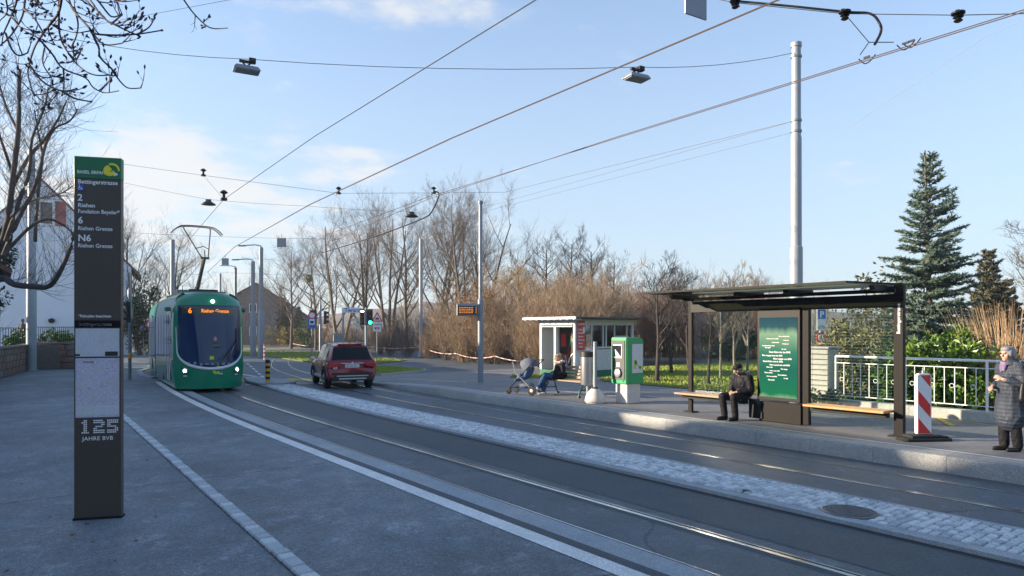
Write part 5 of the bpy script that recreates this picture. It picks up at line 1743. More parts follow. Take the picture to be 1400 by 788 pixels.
mb = MB()
mb.prism([(cx + .028 + .078 * cos(q), cz + .008 + .078 * sin(q)) for q in [radians(-5) + i * radians(120) / 14 for i in range(15)]] + [(cx + .026 + .060 * cos(q), cz + .004 + .060 * sin(q)) for q in [radians(115) - i * radians(120) / 14 for i in range(15)]], 0, .003, Matrix.Translation((0, Y_ + .0015, 0)) @ Matrix.Rotation(pi / 2, 4, 'X'))
mb.prism([(cx + .004 + .020 * cos(q), cz + .014 + .020 * sin(q)) for q in [i * 2 * pi / 12 for i in range(12)]], .001, .004, Matrix.Translation((0, Y_ + .0015, 0)) @ Matrix.Rotation(pi / 2, 4, 'X'))
mb.build('logo', 'logo_yellow', sg)
tx('Bettingerstrasse', 5.5, 250.4, .0655, .0014, sx=.95)
ic = MB().box((9 * w_ / 65 - w_ / 2, Y_, px_(255.8)), (.060, .004, .060)).build('wheelchair_sign', 'sign_blue', sg)
ix, iz = 9 * w_ / 65 - w_ / 2, px_(255.8)
mb = MB()
mb.tube([(ix - .008, Y_ - .004, iz + .02), (ix - .004, Y_ - .004, iz - .004), (ix + .014, Y_ - .004, iz - .006), (ix + .022, Y_ - .004, iz - .022)], .004, 4)
mb.tube([(ix - .002 + .016 * cos(q), Y_ - .004, iz - .010 + .016 * sin(q)) for q in [radians(110) + i * radians(250) / 9 for i in range(10)]], .003, 4)
mb.ico((ix - .009, Y_ - .003, iz + .027), .005, 1)
mb.build('symbol', 'white_letter', ic)
tx('2', 5, 273.8, .105, .0025)
tx('Riehen', 5.5, 282.5, .063, .0014)
tx('Fondation Beyeler*', 5.5, 290.8, .063, .0010, sx=.86)
tx('6', 5.5, 304.8, .105, .0025)
tx('Riehen Grenze', 5.5, 314, .063, .0010, sx=.92)
tx('N6', 5.5, 329, .105, .0025)
tx('Riehen Grenze', 5.5, 337.5, .063, .0010, sx=.92)
tx('*Fahrplan beachten', 6, 433, .043, .0009)
MB().box((0, -.001, px_(442)), (w_ - .01, .006, .078)).build('strip', 'bronze', sg)
tx('Bettingerstrasse', 6, 444.6, .052, .001)
Y_ = -.007
f1 = MB().box((0, -.002, px_(467.5)), (w_ - .035, .008, px_(448.5) - px_(487))).build('map_sheet', 'map_city', sg)
MB().box((w_ * .30, -.007, px_(483)), (.13, .004, .05)).build('map_key', 'sign_black', f1)
MB().box((-w_ * .42, -.007, px_(484.5)), (.05, .004, .022)).build('map_key', 'sign_black', f1)
f2 = MB().box((0, -.002, px_(529.5)), (w_ - .035, .008, px_(489) - px_(570))).build('map_sheet', 'map_network', sg)
MB().box((0, -.0065, px_(560)), (w_ - .045, .003, .11)).build('map_band', 'map_city', f2)
text('lettering', 'Liniennetz', .026, 'sign_black', sg, (-w_ * .30, -.008, px_(495)), bold=.0006)
for k, (dx, dz) in enumerate(((0, 1), (0, -1))):
    pass
# the 125: digits built of dots
dig = {'1': ['01100', '11100', '01100', '01100', '01100', '01100', '11110'], '2': ['111110', '111111', '000011', '011110', '110000', '111111', '111111'], '5': ['111111', '111111', '110000', '111110', '000011', '111111', '111110']}
mb = MB()
x0 = -w_ / 2 + .085
for ch in '125':
    rows = dig[ch]
    for i, rw in enumerate(rows):
        for j, c in enumerate(rw):
            if c == '1':
                q = (x0 + j * .0195, -.0015, px_(574.5) - i * .0225)
                mb.lathe([(.0086, -.002), (.0086, .001)], 8, q, 'Y')
    x0 += .0195 * len(rows[0]) + .022
mb.build('number', 'white_letter', sg)
text('lettering', 'JAHRE BVB', .062, 'white_letter', sg, (-w_ / 2 + .085, -.004, px_(601.5)), bold=.0005, sx=1.02, sp=1.05)

# ------------------------------------------------------------------ traffic lights and road signs
def signal(t, z, rz, lens, n=3, side_=0., green=None):
    M = Matrix.Translation((side_, 0, z)) @ Matrix.Rotation(rz, 4, 'Z')
    h = MB().box((0, -.10, 0), (.30, .18, .31 * n), M).build('signal_head', 'black_plastic', t, bevel=.02)
    for k in range(n):
        zz = (n - 1) * .155 - k * .31
        on = green == k
        MB().lathe([(.105, -.012), (.105, .006), (.06, .02)], 16, (0, 0, 0), 'Y').build('lens', 'lamp_glow_green' if on else 'window_dark', h, 40).matrix_local = M @ Matrix.Translation((0, -.20, zz)) @ Matrix.Rotation(pi, 4, 'Z')
        mb = MB()
        mb.grid([[(.125 * cos(q), y, zz + .125 * sin(q)) for q in [radians(-20) + i * radians(220) / 10 for i in range(11)]] for y in (-.19, -.36)])
        v = mb.build('visor', 'black_plastic', h); v.matrix_local = M
    return h


FACE = -TH * .55
p = gnd(500.5, 500, 0); p = at(500.5, 480, 40); p.z = 0
tl = thing('traffic_light', 'traffic light pole with double black heads, one showing green, beyond the red car', 'traffic light', tuple(p), FACE)
MB().lathe([(.075, 0), (.075, 3.45), (.03, 3.5)], 12).build('pole', 'galvanised_pale', tl, 35)
signal(tl, 2.93, 0, None, 3, -.24); signal(tl, 2.93, 0, None, 3, .22, green=2)
MB().box((-.24, -.215, 3.26), (.19, .02, .05)).build('white_bar', 'lamp_white', tl)
MB().box((.18, -.05, .95), (.12, .12, .2)).build('push_button', 'bollard_yellow', tl, bevel=.02)
p = at(438, 480, 48); p.z = 0
tl2 = thing('traffic_light', 'slim traffic light pole with two dark heads seen from behind next to the blue bus stop sign', 'traffic light', tuple(p), FACE)
tl2['label'] = 'slim traffic light pole with dark sideways heads beside the blue bus stop sign'
MB().lathe([(.085, 0), (.085, 3.9), (.055, 3.95), (.055, 4.2), (.0, 4.3)], 12).build('pole', 'galvanised', tl2, 35)
signal(tl2, 3.05, pi / 2, None, 3, .22); signal(tl2, 3.15, -pi / 2 + .5, None, 3, -.30)
p = at(177.5, 518, 1); p = gnd(177.5, 518.5, LZ)
tl3 = thing('traffic_light', 'traffic light with yellow push button at the end of the near pavement', 'traffic light', tuple(p), .4)
MB().lathe([(.065, 0), (.065, 3.55), (.09, 3.56), (.09, 3.85), (.03, 3.95)], 12).build('pole', 'galvanised', tl3, 35)
signal(tl3, 2.9, pi + .6, None, 3, .10)
MB().box((-.05, -.10, 1.0), (.13, .12, .24)).build('push_button', 'bollard_yellow', tl3, bevel=.02)


def disc(par, name, z, r, m, y, sides=24, rot0=0.):
    return MB().prism([(r * cos(2 * pi * i / sides + rot0), r * sin(2 * pi * i / sides + rot0)) for i in range(sides)], 0, .012, Matrix.Translation((0, y, z)) @ Matrix.Rotation(pi / 2, 4, 'X')).build(name, m, par)


def tri(par, name, z, r, m, y):
    return disc(par, name, z, r, m, y, 3, pi / 2)


p = at(515.5, 492, 45); p.z = 0
ws = thing('warning_sign', 'red-edged triangular tram warning sign with two small plates on a thin post', 'road sign', tuple(p), FACE)
MB().lathe([(.035, 0), (.035, 3.4)], 10).build('post', 'galvanised', ws, 35)
tri(ws, 'red_triangle', 2.95, .44, 'sign_red', -.045); tri(ws, 'white_triangle', 2.95, .29, 'sign_white', -.058)
mb = MB().box((0, -.075, 2.93), (.20, .006, .09)).box((0, -.075, 2.86), (.26, .006, .02)).box((0, -.075, 3.0), (.08, .006, .03))
mb.build('tram_symbol', 'sign_black', ws)
MB().box((.06, -.05, 2.56), (.66, .015, .22)).build('plate', 'sign_white', ws)
text('lettering', 'Achtung', .15, 'sign_black', ws, (.06, -.062, 2.51), align='CENTER', bold=.002)
sp_ = MB().box((0, -.05, 2.26), (.52, .015, .36)).build('plate', 'sign_white', ws)
mb = MB()
for dx in (-.12, .06):
    mb.prism([(dx - .09, .08), (dx + .09, .08), (dx + .02, -.08), (dx - .02, -.08)], 0, .006, Matrix.Translation((.03, -.062, 2.28)) @ Matrix.Rotation(pi / 2, 4, 'X'))
mb.build('red_symbol', 'sign_red', sp_)
p = at(426.5, 496, 44); p.z = 0
bs = thing('bus_stop_sign', 'blue bus stop sign on a thin post at the edge of the grass', 'road sign', tuple(p), FACE)
MB().lathe([(.035, 0), (.035, 3.1)], 10).build('post', 'galvanised', bs, 35)
MB().box((0, -.045, 2.62), (.50, .015, .68)).build('plate', 'sign_blue', bs, bevel=.004)
MB().box((0, -.056, 2.70), (.32, .006, .36)).build('white_field', 'sign_white', bs)
MB().box((0, -.063, 2.70), (.22, .006, .14)).box((0, -.063, 2.62), (.16, .006, .05)).build('bus_symbol', 'sign_black', bs)
disc(bs, 'red_ring', 3.12, .24, 'sign_red', -.045); disc(bs, 'white_disc', 3.12, .17, 'sign_white', -.058)
p = at(469, 490, 46); p.z = 0
st = thing('street_name_sign', 'white street name sign with blue letters on a grey post', 'road sign', tuple(p), FACE)
MB().lathe([(.07, 0), (.07, 3.6), (.05, 3.65)], 12).build('post', 'galvanised', st, 35)
MB().box((.60, -.06, 3.52), (1.25, .03, .36)).build('plate', 'sign_white', st, bevel=.01)
text('lettering', 'Tierarzt', .33, 'sign_blue', st, (.10, -.08, 3.41), bold=.010)
p = at(463, 490, 44); p.z = 0
cbx = thing('switch_cabinet', 'grey street cabinet behind the roof of the red car', 'cabinet', tuple(p), FACE)
MB().box((0, 0, .95), (.68, .42, 1.9)).build('body', 'galvanised_pale', cbx, bevel=.015)
for s in (-1, 1):
    MB().box((s * .165, -.215, .95), (.31, .02, 1.7)).build('door', 'galvanised', cbx, bevel=.006)
MB().box((0, 0, 1.92), (.74, .48, .05)).build('cap', 'galvanised', cbx)
p = at(487, 482, 66); p.z = 0
fp = thing('finger_post', 'small yellow-white finger post sign behind the traffic light', 'road sign', tuple(p), FACE)
MB().lathe([(.05, 0), (.05, 3.3)], 8).build('post', 'galvanised', fp, 35)
MB().box((-.05, -.06, 3.15), (1.0, .03, .22)).build('plate', 'map_city', fp)
MB().box((.15, -.06, 2.55), (.42, .03, .5)).build('plate', 'plate', fp)
# signs beyond the tram on the near side
p = at(207, 490, 46); p.z = 0
rs = thing('road_sign', 'round red and white road sign beside the flank of the tram', 'road sign', tuple(p), FACE - .3)
MB().lathe([(.04, 0), (.04, 2.9)], 8).build('post', 'galvanised', rs, 35)
disc(rs, 'red_ring', 2.55, .30, 'sign_red', -.045); disc(rs, 'white_disc', 2.55, .21, 'sign_white', -.058)
p = at(196, 490, 56); p.z = 0
rs = thing('road_sign', 'small round blue and red sign in front of the ivy-covered tree', 'road sign', tuple(p), FACE - .3)
MB().lathe([(.04, 0), (.04, 2.5)], 8).build('post', 'galvanised', rs, 35)
disc(rs, 'red_ring', 2.3, .26, 'sign_red', -.045); disc(rs, 'blue_disc', 2.3, .20, 'sign_blue', -.058)
p = gnd(203, 484, 0); p = at(203, 480, 62); p.z = 0
br = thing('barrier_rail', 'dark pipe barrier rail at the street corner behind the tram', 'railing', tuple(p), -TH)
for x in (-1.2, 0, 1.2):
    MB().tube([(x, 0, 0), (x, 0, 1.0)], .045, 8).build('post', 'black_metal', br)
MB().tube([(-1.25, 0, 1.0), (1.25, 0, 1.0)], .045, 8).build('rail', 'black_metal', br)
MB().tube([(-1.2, 0, .5), (1.2, 0, .5)], .03, 8).build('rail', 'black_metal', br)
# banded posts
def banded(name, label, cat, loc, h, r, n, ma, mb_, base=None):
    t = thing(name, label, cat, loc)
    for k in range(n):
        MB().lathe([(r, h * k / n + .001), (r, h * (k + 1) / n)], 16).build('band', (ma, mb_)[k % 2], t, 35)
    MB().lathe([(r, h + .001), (r * .85, h + .03), (.001, h + .04)], 16).build('cap', mb_, t, 35)
    return t


p = gnd(366, 522.5, .12)
banded('bollard', 'yellow and black banded bollard on the traffic island', 'bollard', tuple(p), .86, .088, 8, 'bollard_yellow', 'black_plastic')
p = at(361.5, 488, 50); p.z = 0
banded('marker_post', 'thin red and white marker post at the foot of the tall lamp pole', 'bollard', tuple(p), 1.15, .05, 8, 'sign_white', 'sign_red')

# red and white tape strung along the thicket
def tape(label, pts, sag, z):
    t = thing('barrier_tape', label, 'tape', (0, 0, 0))
    P = []
    for a, b in zip(pts, pts[1:]):
        for k in range(10):
            u = k / 10
            v = Vector(a).lerp(Vector(b), u); v.z -= sag * 4 * u * (1 - u)
            P.append(v)
    P.append(Vector(pts[-1]))
    Q = catmull(P, 3)
    for par in (0, 1):
        mb = MB()
        for i in range(len(Q) - 1):
            if i // 2 % 2 == par:
                k = len(mb.v)
                mb.v += [tuple(Q[i] - Vector((0, 0, .022))), tuple(Q[i + 1] - Vector((0, 0, .022))), tuple(Q[i + 1] + Vector((0, 0, .022))), tuple(Q[i] + Vector((0, 0, .022)))]
                mb.f.append((k, k + 1, k + 2, k + 3))
        mb.build('red_band' if par else 'white_band', 'tape_red' if par else 'tape_white', t)
    return t


tape('red and white barrier tape from the grey pole towards the junction', [pC + Vector((0, 0, .75)), (24.3, 52, .8), (24.0, 60, .7), (23.5, 68, .8)], .12, 0)
tape('red and white barrier tape from the grey pole towards the kiosk', [pC + Vector((0, -.2, .75)), (24.2, 38.5, .62), (24.0, 33.8, .60), (24.4, 29.5, .55), (24.9, 27.6, .62)], .20, 0)
for i, (x, y) in enumerate(((24.2, 38.5), (24.0, 33.8), (24.4, 29.5), (24.9, 27.6), (24.3, 52), (24, 60))):
    tag(MB().lathe([(.022, 0), (.022, .78)], 8, (x, y, 0)).build('stake', 'bark'), ('wooden stake holding the tape nearest the grey pole', 'wooden stake holding the tape halfway to the kiosk', 'wooden stake holding the tape behind the display pole', 'wooden stake at the kiosk end of the tape', 'wooden stake beyond the grey pole', 'wooden stake holding the tape nearest the junction grass')[i], 'stake')

# ------------------------------------------------------------------ the tram
TX, TY, TA = 5.93, 25.35, radians(4)
tm = thing('tram', 'green articulated tram, line 6, standing at the near platform with headlights lit', 'tram', (TX, TY, 0), -TA)


def nose(x, z):
    """Front surface of the cab: how far back from the tip at x, z."""
    return .62 * (min(1, abs(x) / 1.15)) ** 2.7 + max(0, z - 1.0) * .10 + max(0, z - 2.95) ** 2 * 1.1 + max(0, .7 - z) * .12


def wfac(z):
    return np.interp(z, [.13, .40, .9, 2.6, 3.05, 3.3, 3.45, 3.52], [.93, .975, 1, 1, .965, .90, .80, .66])


ZL = [.14, .26, .5, .7, .95, 1.3, 1.7, 2.1, 2.5, 2.8, 3.0, 3.15, 3.3, 3.4, 3.47, 3.52]
XS = [-1, -.97, -.93, -.87, -.78, -.66, -.5, -.33, -.16, 0]
XS = XS + [-x for x in XS[-2::-1]]
mb = MB()
rows = []
LEN1 = 6.6
for z in ZL:
    w = 1.15 * wfac(z)
    r = [(-w, LEN1, z)] + [(-w, q, z) for q in (4.5, 2.5, 1.5, .95)] + [(x * w, nose(x * 1.15, z), z) for x in XS] + [(w, q, z) for q in (.95, 1.5, 2.5, 4.5)] + [(w, LEN1, z)]
    rows.append(r)
mb.grid(rows)
k = len(mb.v) - len(rows[0]); mb.f.append(tuple(range(k, len(mb.v))))
mb.f.append(tuple(range(len(rows[0]) - 1, -1, -1)))
mb.build('body', 'tram_green', tm, 40)


def front_panel(name, m, z0, z1, hw, off, n=20, nx=16, par=tm):
    rows = []
    for i in range(n + 1):
        z = z0 + (z1 - z0) * i / n
        h = hw(z)
        rows.append([(x, nose(x, z) - off, z) for x in [h * (-1 + 2 * j / nx) for j in range(nx + 1)]])
    mb = MB().grid(rows)
    nb = len(rows[0])
    return mb.build(name, m, par, 60)


hw_s = lambda z: (1.03 if z > 1.75 else .80 + .23 * sqrt(max(0, 1 - ((1.75 - z) / .80) ** 2)) if z > 1.30 else .94 * sqrt(max(0, 1 - ((1.30 - z) / .42) ** 2)) ) * (1 - .05 * max(0, z - 1.8))
front_panel('windscreen', 'tram_glass', .90, 3.06, lambda z: min(1.02, 1.02 * (1 - max(0, (1.55 - z) / .66) ** 2.6) ** .5) if z > .895 else 0, .018, 34)
ds = front_panel('destination_display', 'tram_dark', 2.72, 3.02, lambda z: .92, .030, 6)
text('lettering', '6', .26, 'amber_led', ds, (-.74, nose(-.7, 2.87) - .045, 2.775), (pi / 2, 0, -.28), bold=.003)
dt = text('lettering', 'Riehen Grenze', .175, 'amber_led', ds, (-.34, nose(0, 2.87) - .050, 2.80), (pi / 2, 0, .04), bold=.0015, sx=.86)
# bright trim running round the foot of the windscreen
tp = []
for i in range(41):
    a = pi * i / 40
    x = -1.06 * cos(a); z = 1.56 - .72 * sin(a) ** .75
    tp.append((x, nose(x, z) - .02, z))
tp = [(-1.075, nose(-1.075, 2.3), 2.3), (-1.07, nose(-1.07, 1.9), 1.9)] + tp + [(1.07, nose(1.07, 1.9), 1.9), (1.075, nose(1.075, 2.3), 2.3)]
rr = [.012, .016] + [.018 + .045 * sin(pi * i / 40) ** 1.2 for i in range(41)] + [.016, .012]
MB().tube(tp, rr, 8).build('trim', 'tram_trim', tm, 60)
for s in (-1, 1):
    hl = MB().lathe([(.10, 0), (.10, .03), (.075, .04)], 16, (0, 0, 0), 'Y').build('headlight', 'chrome', tm, 40)
    hl.location = (s * .83, nose(.83, .78) - .035, .78); hl.rotation_euler = (0, 0, pi + s * .62)
    lg = MB().lathe([(.058, .035), (.05, .055)], 14, (0, 0, 0), 'Y').build('lamp', 'lamp_white', hl, 40)
    MB().box((s * .83, nose(.83, .60) - .02, .60), (.12, .03, .04), rz=s * .62).build('indicator', 'plate', tm)
rl = MB().lathe([(.055, 0), (.055, .03)], 14, (0, 0, 0), 'Y').build('roof_lamp', 'lamp_white', tm, 40)
rl.location = (.05, nose(.05, 3.2) - .02, 3.2); rl.rotation_euler = (0, 0, pi)
# emblem, wiper, dashboard line, driver
mb = MB()
E = Matrix.Translation((.12, nose(.12, .74) - .016, .77)) @ Matrix.Rotation(pi / 2, 4, 'X')
mb.prism([(.12 * cos(q), .12 * sin(q)) for q in [radians(110) + i * radians(230) / 14 for i in range(15)]] + [(.02 + .06 * cos(q), .02 + .06 * sin(q)) for q in [radians(340) - i * radians(230) / 14 for i in range(15)]], 0, .006, E)
mb.prism([(.05 + .15 * cos(q), .02 + .15 * sin(q)) for q in [radians(0) + i * radians(100) / 10 for i in range(11)]] + [(.05 + .12 * cos(q), .01 + .12 * sin(q)) for q in [radians(100) - i * radians(100) / 10 for i in range(11)]], 0, .006, E)
mb.build('emblem', 'logo_lime', tm)
text('lettering', 'BVB', .075, 'white_letter', tm, (.20, nose(.2, .66) - .022, .635), bold=.002)
MB().tube([(.30, nose(.3, 1.12) - .05, 1.10), (.62, nose(.6, 1.5) - .05, 1.48), (.88, nose(.88, 1.86) - .05, 1.85)], .014, 5).tube([(.16, nose(.2, 1.05) - .05, 1.12), (.62, nose(.6, 1.5) - .05, 1.48)], .012, 5).build('wiper', 'black_plastic', tm)
MB().tube([(.84, nose(.84, 1.2) - .05, 1.25), (.87, nose(.87, 2.2) - .05, 2.25)], .02, 5).build('wiper_blade', 'black_plastic', tm)
MB().lathe([(.09, 0), (.12, .06), (.13, .12), (.10, .22), (.05, .28)], 12, (.12, nose(.12, 1.75) - .028, 1.62)).build('driver_reflection', 'pram_fabric', tm) if False else None
dsh = MB()
R = random.Random(5)
for i in range(9):
    x = -.72 + i * .18
    dsh.box((x, nose(x, 1.02) - .022, .985 + .07 * abs(x) ** 2 + R.uniform(0, .04)), (R.uniform(.05, .12), .012, R.uniform(.04, .09)))
tag(dsh.build('dashboard', 'galvanised', tm), kind='stuff')
MB().box((-.02, nose(0, 1.24) - .024, 1.22), (.14, .008, .12)).build('permit_card', 'logo_lime', tm)
# driver behind the pane: seen as a pale shape
dp = MB().ico((.10, nose(0, 1.60) + .01, 1.60), .21, 2, (1, .16, .75)).build('driver_shape', 'tram_dark', tm, 60)
MB().ico((.10, nose(0, 1.86) + .0, 1.86), .085, 2, (.8, .36, 1.2)).build('driver_face', 'skin_dark', dp, 60)


def side_box(name, m, s, y0, y1, z0, z1, par=tm, t=.014, out=.004):
    """A panel on the flank, standing slightly proud of it."""
    w = 1.15 * min(wfac((z0 + z1) / 2), 1.0)
    return MB().box((s * (w + out), (y0 + y1) / 2, (z0 + z1) / 2), (t, y1 - y0, z1 - z0)).build(name, m, par, bevel=.004)


for s in (-1, 1):
    side_box('side_glass', 'tram_glass', s, 2.62, 6.45, 1.12, 2.72, out=.002)
    for y in (3.55, 4.5, 5.5):
        side_box('window_post', 'tram_dark', s, y - .045, y + .045, 1.12, 2.72, out=.008)
    side_box('sill_strip', 'tram_trim', s, 2.62, 6.45, 1.04, 1.11, out=.004)
    # cab door: silver frame with two panes
    dr = side_box('door', 'tram_trim', s, 1.62, 2.50, .38, 2.86, out=.003)
    side_box('door_pane', 'tram_glass', s, 1.72, 2.40, 1.0, 2.74, dr, out=.010)
    side_box('door_pane', 'tram_dark', s, 1.72, 2.40, .50, .94, dr, out=.010)
    side_box('door_edge', 'tram_dark', s, 2.04, 2.07, .40, 2.82, dr, out=.014)
    # quarter window of the cab
    rows = []
    for i in range(9):
        z = 1.22 + i * 1.45 / 8
        ya = .92 + .40 * (max(0, z - 1.9) / .8) ** 1.6
        rows.append([(s * (1.15 * wfac(z) + .006), ya + (1.50 - ya) * q / 3, z) for q in range(4)])
    MB().grid(rows).build('quarter_window', 'tram_glass', tm)
    MB().tube([(s * (1.15 * wfac(1.2) + .01), .90, 1.14), (s * (1.158), .92, 1.9), (s * 1.158, 1.10, 2.45), (s * 1.155, 1.40, 2.74), (s * 1.15, 1.58, 2.80)], .022, 6).build('trim', 'tram_trim', tm, 60)
    MB().box((s * 1.155, 1.2, 1.16), (.02, .62, .05)).build('trim', 'tram_trim', tm)
    side_box('skirt_hatch', 'tram_dark', s, 2.75, 3.35, .36, .86, out=.002)
    cp = MB().box((s * 1.26, 1.35, 2.93), (.20, .26, .16)).build('camera_pod', 'tram_green', tm, bevel=.04)
    MB().box((s * 1.26, 1.21, 2.93), (.12, .02, .09)).build('lens', 'tram_glass', cp)
    bg_ = side_box('bogie_cover', 'tram_dark', s, 4.0, 5.8, .26, .55, out=.003)
for yy in (4.1, 5.7):
    for s in (-1, 1):
        MB().lathe([(.32, -.05), (.32, .05), (.2, .07)], 20, (s * .52, yy, .31), 'X').build('wheel', 'iron', tm, 40)
MB().box((0, 3.4, .16), (1.7, 5.6, .12)).build('underframe', 'black_metal', tm)
MB().box((0, 1.0, .13), (1.4, .5, .08)).build('coupler_cover', 'black_metal', tm, bevel=.04)
# roof gear
MB().box((0, 3.9, 3.56), (1.45, 4.6, .10)).build('roof_deck', 'tram_roof', tm)
MB().box((-.0, 5.0, 3.68), (1.2, 1.6, .22)).build('resistor_box', 'tram_roof', tm, bevel=.03)
MB().tube([(-.75, 1.6, 3.46), (-.75, 1.62, 3.8)], .012, 5).build('aerial', 'black_metal', tm)
MB().tube([(.75, 2.0, 3.46), (.75, 2.0, 3.72)], .012, 5).build('aerial', 'black_metal', tm)
# pantograph
pg = bpy.data.objects.new('pantograph', None); COL.objects.link(pg); pg.parent = tm; pg.location = (.02, 2.35, 3.58)
bs_ = MB()
for s in (-1, 1):
    bs_.bar((s * .45, -.5, .06), (s * .45, .9, .06), .06, .06).bar((-.5, s * .45 + .2, .10), (.5, s * .45 + .2, .10), .06, .06)
    for q in (-.35, .75):
        bs_.lathe([(.06, -.08), (.08, -.03), (.05, 0), (.08, .03), (.05, .06)], 8, (s * .45, q, 0))
bs_.build('base_frame', 'bark_dark', pg)
MB().tube([(-.06, .75, .12), (.05, -.30, 1.30)], [.06, .045], 8).tube([(-.14, .75, .12), (-.02, -.28, 1.24)], .016, 6).build('lower_arm', 'bark', pg, 40)
MB().tube([(-.06, -.30, 1.30), (-.58, .45, 2.46)], .024, 6).tube([(.16, -.30, 1.30), (.36, .45, 2.46)], .024, 6).tube([(.05, -.30, 1.32), (.05, -.25, 1.62)], .018, 6).tube([(-.26, -.02, 1.66), (.02, -.1, 1.76), (.24, -.02, 1.66)], .018, 6).box((.05, -.3, 1.30), (.30, .08, .08)).build('upper_arm', 'bark', pg, 40)
mb = MB()
for q in (-.16, .16):
    mb.tube(catmull([(-1.0, .45 + q, 2.28), (-.78, .45 + q, 2.48), (-.5, .45 + q, 2.56), (.3, .45 + q, 2.56), (.56, .45 + q, 2.48), (.78, .45 + q, 2.28)], 5), .022, 6)
mb.bar((-.58, .45 - .2, 2.50), (-.58, .45 + .2, 2.50), .03, .03).bar((.36, .45 - .2, 2.50), (.36, .45 + .2, 2.50), .03, .03)
mb.build('collector_head', 'bark', pg, 60)
# following sections, each turned a little further round the curve
pos, ang = Vector((0, LEN1)), 0
for q, (L_, da) in enumerate(((5.6, 2.4), (6.6, 3.6), (6.0, 4.0))):
    a0 = ang; ang += radians(da)
    d = Vector((sin(a0), cos(a0)))
    joint = bpy.data.objects.new('bellows', None); COL.objects.link(joint); joint.parent = tm
    joint.location = (pos.x, pos.y, 0); joint.rotation_euler = (0, 0, -(a0 + ang) / 2)
    for w in range(3):
        mb = MB(); mb.grid([[(-1.06 + .05 * (w % 2), .02 + w * .13 + q_, .40), (-1.06 + .05 * (w % 2), .02 + w * .13 + q_, 3.25), (1.06 - .05 * (w % 2), .02 + w * .13 + q_, 3.25), (1.06 - .05 * (w % 2), .02 + w * .13 + q_, .40)] for q_ in (0, .12)])
        mb.build('fold', 'rubber', joint)
    pos = pos + Vector((sin(ang), cos(ang))) * .40
    sec = bpy.data.objects.new('section', None); COL.objects.link(sec); sec.parent = tm
    sec.location = (pos.x, pos.y, 0); sec.rotation_euler = (0, 0, -ang)
    mb = MB()
    rows = []
    for z in ZL:
        w = 1.15 * wfac(z)
        rows.append([(-w, L_, z), (-w, L_ / 2, z), (-w, 0, z), (w, 0, z), (w, L_ / 2, z), (w, L_, z), (-w, L_, z)])
    mb.grid(rows)
    k = len(mb.v) - 7; mb.f.append(tuple(range(k, k + 6))); mb.f.append((5, 4, 3, 2, 1, 0))
    mb.build('body', 'tram_green', sec, 40)
    for s in (-1, 1):
        side_box('side_glass', 'tram_glass', s, .2, L_ - .2, 1.0, 2.75, sec, out=.002)
        for y in (1.2, 2.2, 3.3, 4.4):
            side_box('window_post', 'tram_dark', s, y - .05, y + .05, 1.0, 2.75, sec, out=.008)
        side_box('door', 'tram_dark', s, 2.25, 3.75, .38, 2.85, sec, out=.006)
        side_box('door_edge', 'tram_trim', s, 2.97, 3.03, .40, 2.83, sec, out=.010)
        side_box('skirt', 'tram_dark', s, .1, L_ - .1, .26, .42, sec, out=.003)
        side_box('sill_strip', 'tram_trim', s, .2, 2.2, .93, .985, sec, out=.003)
    MB().box((0, L_ / 2, 3.60), (1.4, L_ - .8, .18)).build('roof_deck', 'tram_roof', sec, bevel=.03)
    MB().box((0, L_ / 2, .20), (1.7, L_ - .6, .2)).build('underframe', 'black_metal', sec)
    pos = pos + Vector((sin(ang), cos(ang))) * L_

# ------------------------------------------------------------------ the red car
cr = thing('car', 'dark red SUV driving away past the median, seen from behind', 'car', (10.42, 23.75, 0), radians(-12.5))
ST_ = [(.0, .80, .55, .72, .77, .60), (.03, .85, .60, .76, .80, .64), (.055, .875, .80, .98, 1.00, .70), (.10, .885, .85, 1.04, 1.08, .735), (.20, .89, .86, 1.06, 1.25, .70), (.40, .895, .86, 1.07, 1.57, .635), (.47, .895, .86, 1.07, 1.64, .63),
       (.75, .90, .86, 1.07, 1.67, .64), (1.15, .90, .86, 1.06, 1.69, .655), (1.62, .90, .86, 1.05, 1.70, .66), (1.70, .90, .86, 1.05, 1.70, .66), (2.2, .90, .86, 1.03, 1.69, .66), (2.55, .90, .86, 1.02, 1.66, .65), (2.63, .90, .86, 1.02, 1.65, .65), (2.95, .90, .86, 1.01, 1.56, .64),
       (3.30, .90, .86, 1.0, 1.30, .70), (3.55, .90, .86, .99, 1.10, .76), (3.75, .895, .84, .97, 1.04, .72), (4.2, .88, .82, .93, .97, .68), (4.5, .84, .76, .84, .86, .62), (4.62, .78, .66, .72, .74, .55)]
ys = sorted(set([s[0] for s in ST_] + [c + dx for c in (.88, 3.62) for dx in (-.41, -.405, -.36, -.27, -.14, 0, .14, .27, .36, .405, .41)]))
ST2 = []
for y in ys:
    v = [np.interp(y, [s[0] for s in ST_], [s[k] for s in ST_]) for k in range(6)]
    zb = .30 if .1 < y < 4.4 else .38
    for c in (.88, 3.62):
        if abs(y - c) < .41:
            zb = max(zb, .35 + sqrt(max(0, .41 ** 2 - (y - c) ** 2)))
    ST2.append((y, zb) + tuple(v[1:]))
secs = []
for (y, zb, w, zm, zbelt, zt_, wt) in ST2:
    zb1 = min(zb + .10, zm)
    h = [(w * .90, zb), (w * .985, zb1), (w, max(.66, zb1) if zm > .66 else zm), (w * .995, max(zm, zb1)), (w * .955, max(zbelt, zb1 + .01))]
    wg = w * .955
    h += [(wg + (wt - wg) * .5, zbelt + (zt_ - zbelt) * .55), (wt + .0, zt_ - (zt_ - zbelt) * .10), (wt * .72, zt_ - .012 * (zt_ > 1.2)), (0, zt_)]
    secs.append([(x, y, z) for x, z in h] + [(-x, y, z) for x, z in h[-2::-1]])
parts = {'body': MB(), 'side_window': [], 'rear_window': MB(), 'windscreen': MB()}
